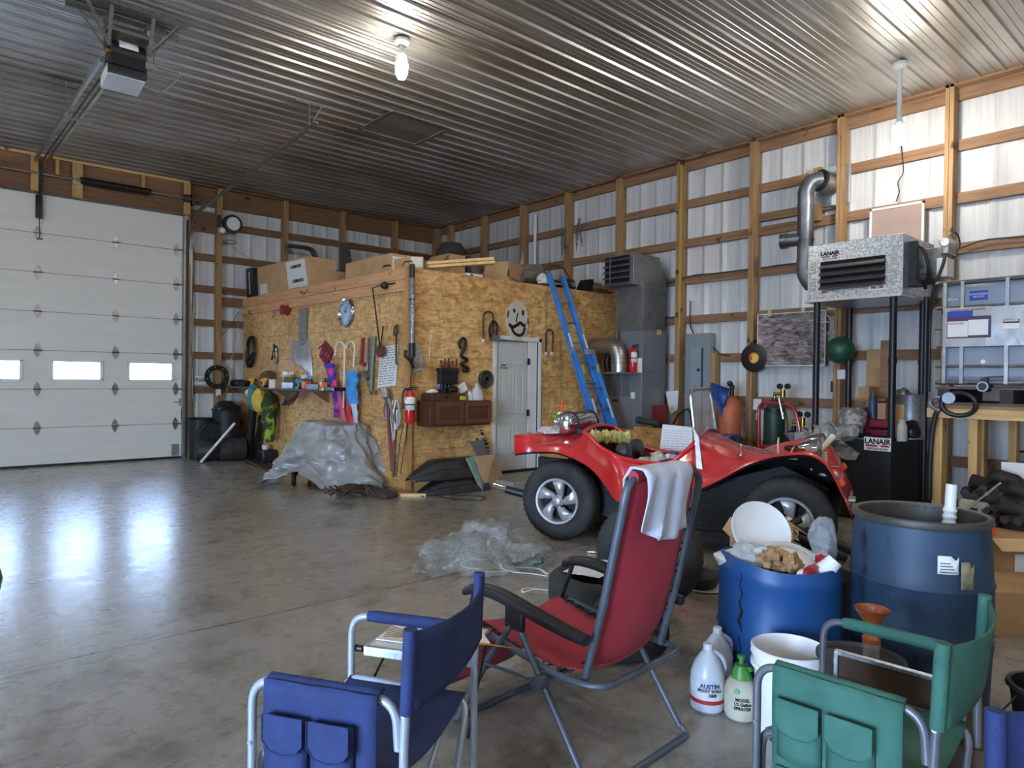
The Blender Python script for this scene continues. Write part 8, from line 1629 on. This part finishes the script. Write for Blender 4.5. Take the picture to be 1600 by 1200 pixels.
director('navy blue folding chair cut off at the bottom right corner', Matrix.Translation(c3-Matrix.Rotation(a3, 3, 'Z') @ V((-.255, -.278, .85))) @ Matrix.Rotation(a3, 4, 'Z'), M_bluefab, M_silver, False)
# papers and wire on the white side table
def onT(x, y, z): return BMx @ V((x, y, z))
for k in range(3):
    single('paper_plate', ('large white envelope lying on the side table of the blue chair', 'white papers under the wire on the side table', 'white paper plate at the far end of the side table')[k], 'paper', MB().box((0, 0, .003), (.2, .16, .004), Rz(.3*k)).xf(BMx @ Matrix.Translation((.08-.1*k, -.44-.03*(k % 2), .512+.005*k))), M_paper)
rr_ = random.Random(6); mb = MB()
for k in range(6): mb.tube(catmull([onT(.15, -.36-.015*k, .53+.002*k), onT(.05, -.35-.012*k, .535), onT(-.08, -.37-.01*k, .53), onT(-.23-.03*k, -.39, .535)], 5), .0018, 5)
single('welding_rods', 'bundle of thin bronze wires lying across the side table', 'wires', mb, M_brass)
# black bag on the green chair's floor pouch
q = GMx @ V((.02, .36, .20)); single('black_bag', 'black shiny bag stuffed in the lower pouch of the green chair', 'bag', MB().blob(q, (.09, .1, .11), 14, .25, 5, 2.2), mat('shiny black bag', '0e0e10', .2, bump=.5, bsc=14))
# ------------------------------------------------------------------ red recliner (local: x forward, y left)
RM = Matrix.Translation((2.094, 2.0, 0)) @ Matrix.Rotation(math.radians(94), 4, 'Z')
t = thing('zero_gravity_recliner', 'red fabric zero gravity recliner with black armrests and grey tube frame', 'recliner', M=RM)
M_redfab = mat('faded red mesh fabric', 'a42a38', .75, col2='b8404a', sc_=4, bump=.25, bsc=250); M_rt = mat('slate grey tube', '4a5058', .45, .3, col2='5c626a', sc_=10); w = .29; r = .0135
wb = .25
bk = [(-.27, .385), (-.30, .50), (-.345, .66), (-.385, .84), (-.425, 1.02), (-.44, 1.09)]
P = [V((x, wb, z)) for x, z in bk]+[V((-.44, wb-.03, 1.13)), V((-.435, .12, 1.15)), V((-.435, -.12, 1.15)), V((-.44, -wb+.03, 1.13))]+[V((x, -wb, z)) for x, z in reversed(bk)]
obj('back_frame', MB().tube(catmull(P, 4), .0155, 12), M_rt, t)
obj('seat_frame', MB().tube(fillet([(.50, w-.02, .15), (.31, w-.0, .445), (-.20, w, .375), (-.37, w-.02, .385), (-.37, -w+.02, .385), (-.20, -w, .375), (.31, -w, .445), (.50, -w+.02, .15)], .09, 6), r, 12), M_rt, t)
obj('footrest_frame', MB().tube(fillet([(.31, w-.03, .435), (.58, w-.03, .08), (.60, -w+.03, .08), (.31, -w+.03, .435)], .07, 6), r, 12), M_rt, t)
for s in (1, -1):
    obj('leg', MB().tube([(.015, s*(w+.02), .515), (-.11, s*(w+.02), .34), (-.34, s*(w+.02), .03)], r, 12), M_rt, t); obj('leg', MB().tube([(.05, s*(w+.03), .52), (.19, s*(w+.03), .33), (.37, s*(w+.03), .03)], r, 12), M_rt, t)
    obj('link_bar', MB().tube([(.19, s*(w+.045), .33), (-.11, s*(w+.045), .35)], .007, 8), M_rt, t)
    am = catmull([(-.33, s*(w+.03), .565), (-.22, s*(w+.03), .575), (-.05, s*(w+.03), .60), (.12, s*(w+.03), .625), (.25, s*(w+.03), .62), (.32, s*(w+.03), .595)], 5)
    rows = []
    for i, p_ in enumerate(am):
        u = i/(len(am)-1); hw = .026+.008*math.sin(PI*u); th = .015+.006*math.sin(PI*u); rows.append([p_+V((0, math.cos(a)*hw, math.sin(a)*th+(0.004 if math.sin(a) > 0 else -.006))) for a in [2*PI*k/14 for k in range(14)]])
    mb = MB().grid(rows, cv=True); mb.f += [tuple(range(13, -1, -1)), tuple((len(am)-1)*14+k for k in range(14))]; mb.m += [0, 0]; ar = obj('armrest', mb, M_black, t, ang=50)
    obj('arm_bracket', MB().box((.03, s*(w+.03), .55), (.10, .025, .09)), M_blackm, ar, bevel=.01); obj('arm_strut', MB().tube([(.27, s*(w+.03), .60), (.33, s*(w+.02), .43)], .011, 8), M_blackm, ar)
    obj('lock_knob', MB().cyl((-.11, s*(w+.005), .345), (-.11, s*(w+.06), .345), .028, n=16), M_rt, t)
obj('floor_bar', MB().tube(fillet([(-.34, w+.02, .04), (-.37, w+.02, .014), (-.37, -w-.02, .014), (-.34, -w-.02, .04)], .04, 4), r, 10), M_rt, t); obj('floor_bar', MB().tube(fillet([(.37, w+.03, .04), (.40, w+.03, .014), (.40, -w-.03, .014), (.37, -w-.03, .04)], .04, 4), r, 10), M_rt, t)
obj('cross_tube', MB().cyl((-.11, w, .345), (-.11, -w, .345), .01, n=10), M_rt, t)
def sling(name, line, wd, ends=0):
    rows = []
    L = catmull([(x, 0, z) for x, z in line], 5); out = []
    for i, p_ in enumerate(L):
        row = []
        for j in range(11):
            v = j/10*2-1; sg = .03*(1-v*v); d = (L[min(i+1, len(L)-1)]-L[max(i-1, 0)]).normalized(); n_ = V((d.z, 0, -d.x)); row.append(p_+n_*sg+V((0, v*wd, 0)))
        rows.append(row)
    return rows
back = [(-.44, 1.135), (-.42, 1.01), (-.38, .84), (-.34, .66), (-.29, .50), (-.24, .415)]; seat = [(-.24, .405), (-.10, .385), (.08, .405), (.22, .435), (.31, .45), (.38, .38)]; foot = [(.39, .37), (.46, .27), (.54, .15), (.585, .10)]
bk_o = obj('backrest', MB().grid(sling('', back, wb-.035)), M_redfab, t, solid=.004, ang=60); st_o = obj('seat', MB().grid(sling('', seat, w-.05)), M_redfab, t, solid=.004, ang=60); ft_o = obj('footrest', MB().grid(sling('', foot, w-.06)), M_redfab, t, solid=.004, ang=60)
obj('head_sleeve', MB().tube([(-.437, -wb+.05, 1.148), (-.435, -.1, 1.155), (-.435, .1, 1.155), (-.437, wb-.05, 1.148)], [.022, .024, .024, .022], 12, flat=1.1), M_redfab, bk_o)
def lace(line, par, n, w=w):
    for s in (1, -1):
        mb = MB(); L = catmull([(x, 0, z) for x, z in line], n)
        for i, p_ in enumerate(L[1:-1]): q = L[i+2] if i % 2 else L[i]; mb.tube([p_+V((0, s*(w-.05), 0)), (p_+q)/2+V((0, s*(w-.0), 0))], .0035, 5)
        obj('bungee_lacing', mb, M_black, par)
        mb = MB()
        for p_ in L[1:-1]: mb.lathe([(.004, -.004), (.008, 0), (.004, .004)], p_+V((0, s*(w-.055), .0)), (1, 0, .4), 8)
        obj('eyelets', mb, M_alu, par)
lace(back[1:], bk_o, 4, wb+.01); lace(seat[:-1], st_o, 4); lace(foot, ft_o, 3)
# towel over the head end
rows = []
for i in range(15):
    v = i/14; row = []
    for j in range(19):
        u = j/18; y = .21-.30*v+.012*math.sin(u*8+i)
        if u < .25: x, z = -.435+.012*math.sin(i*.9), 1.19-.12*(1-u/.25)
        elif u < .35: k = (u-.25)/.1; x, z = -.435-.095*k, 1.205+.02*math.sin(PI*k)
        else: k = (u-.35)/.65; x, z = -.53+.03*k-.012*math.sin(i*1.25+k*2)*(.3+k), 1.2-(.20+.06*math.sin(v*2.6))*k
        row.append(V((x, y, z)))
    rows.append(row)
rows = [[p+V((.025, 0, -.035)) for p in r] for r in rows]
t2 = thing('towel', 'white cotton cloth draped over the top of the red recliner', 'towel', M=RM); obj('cloth', MB().grid(rows), mat('white muslin', 'c4c8d4', .9, var=.03, sc_=6, bump=.15, bsc=160), t2, solid=.004, ang=60)
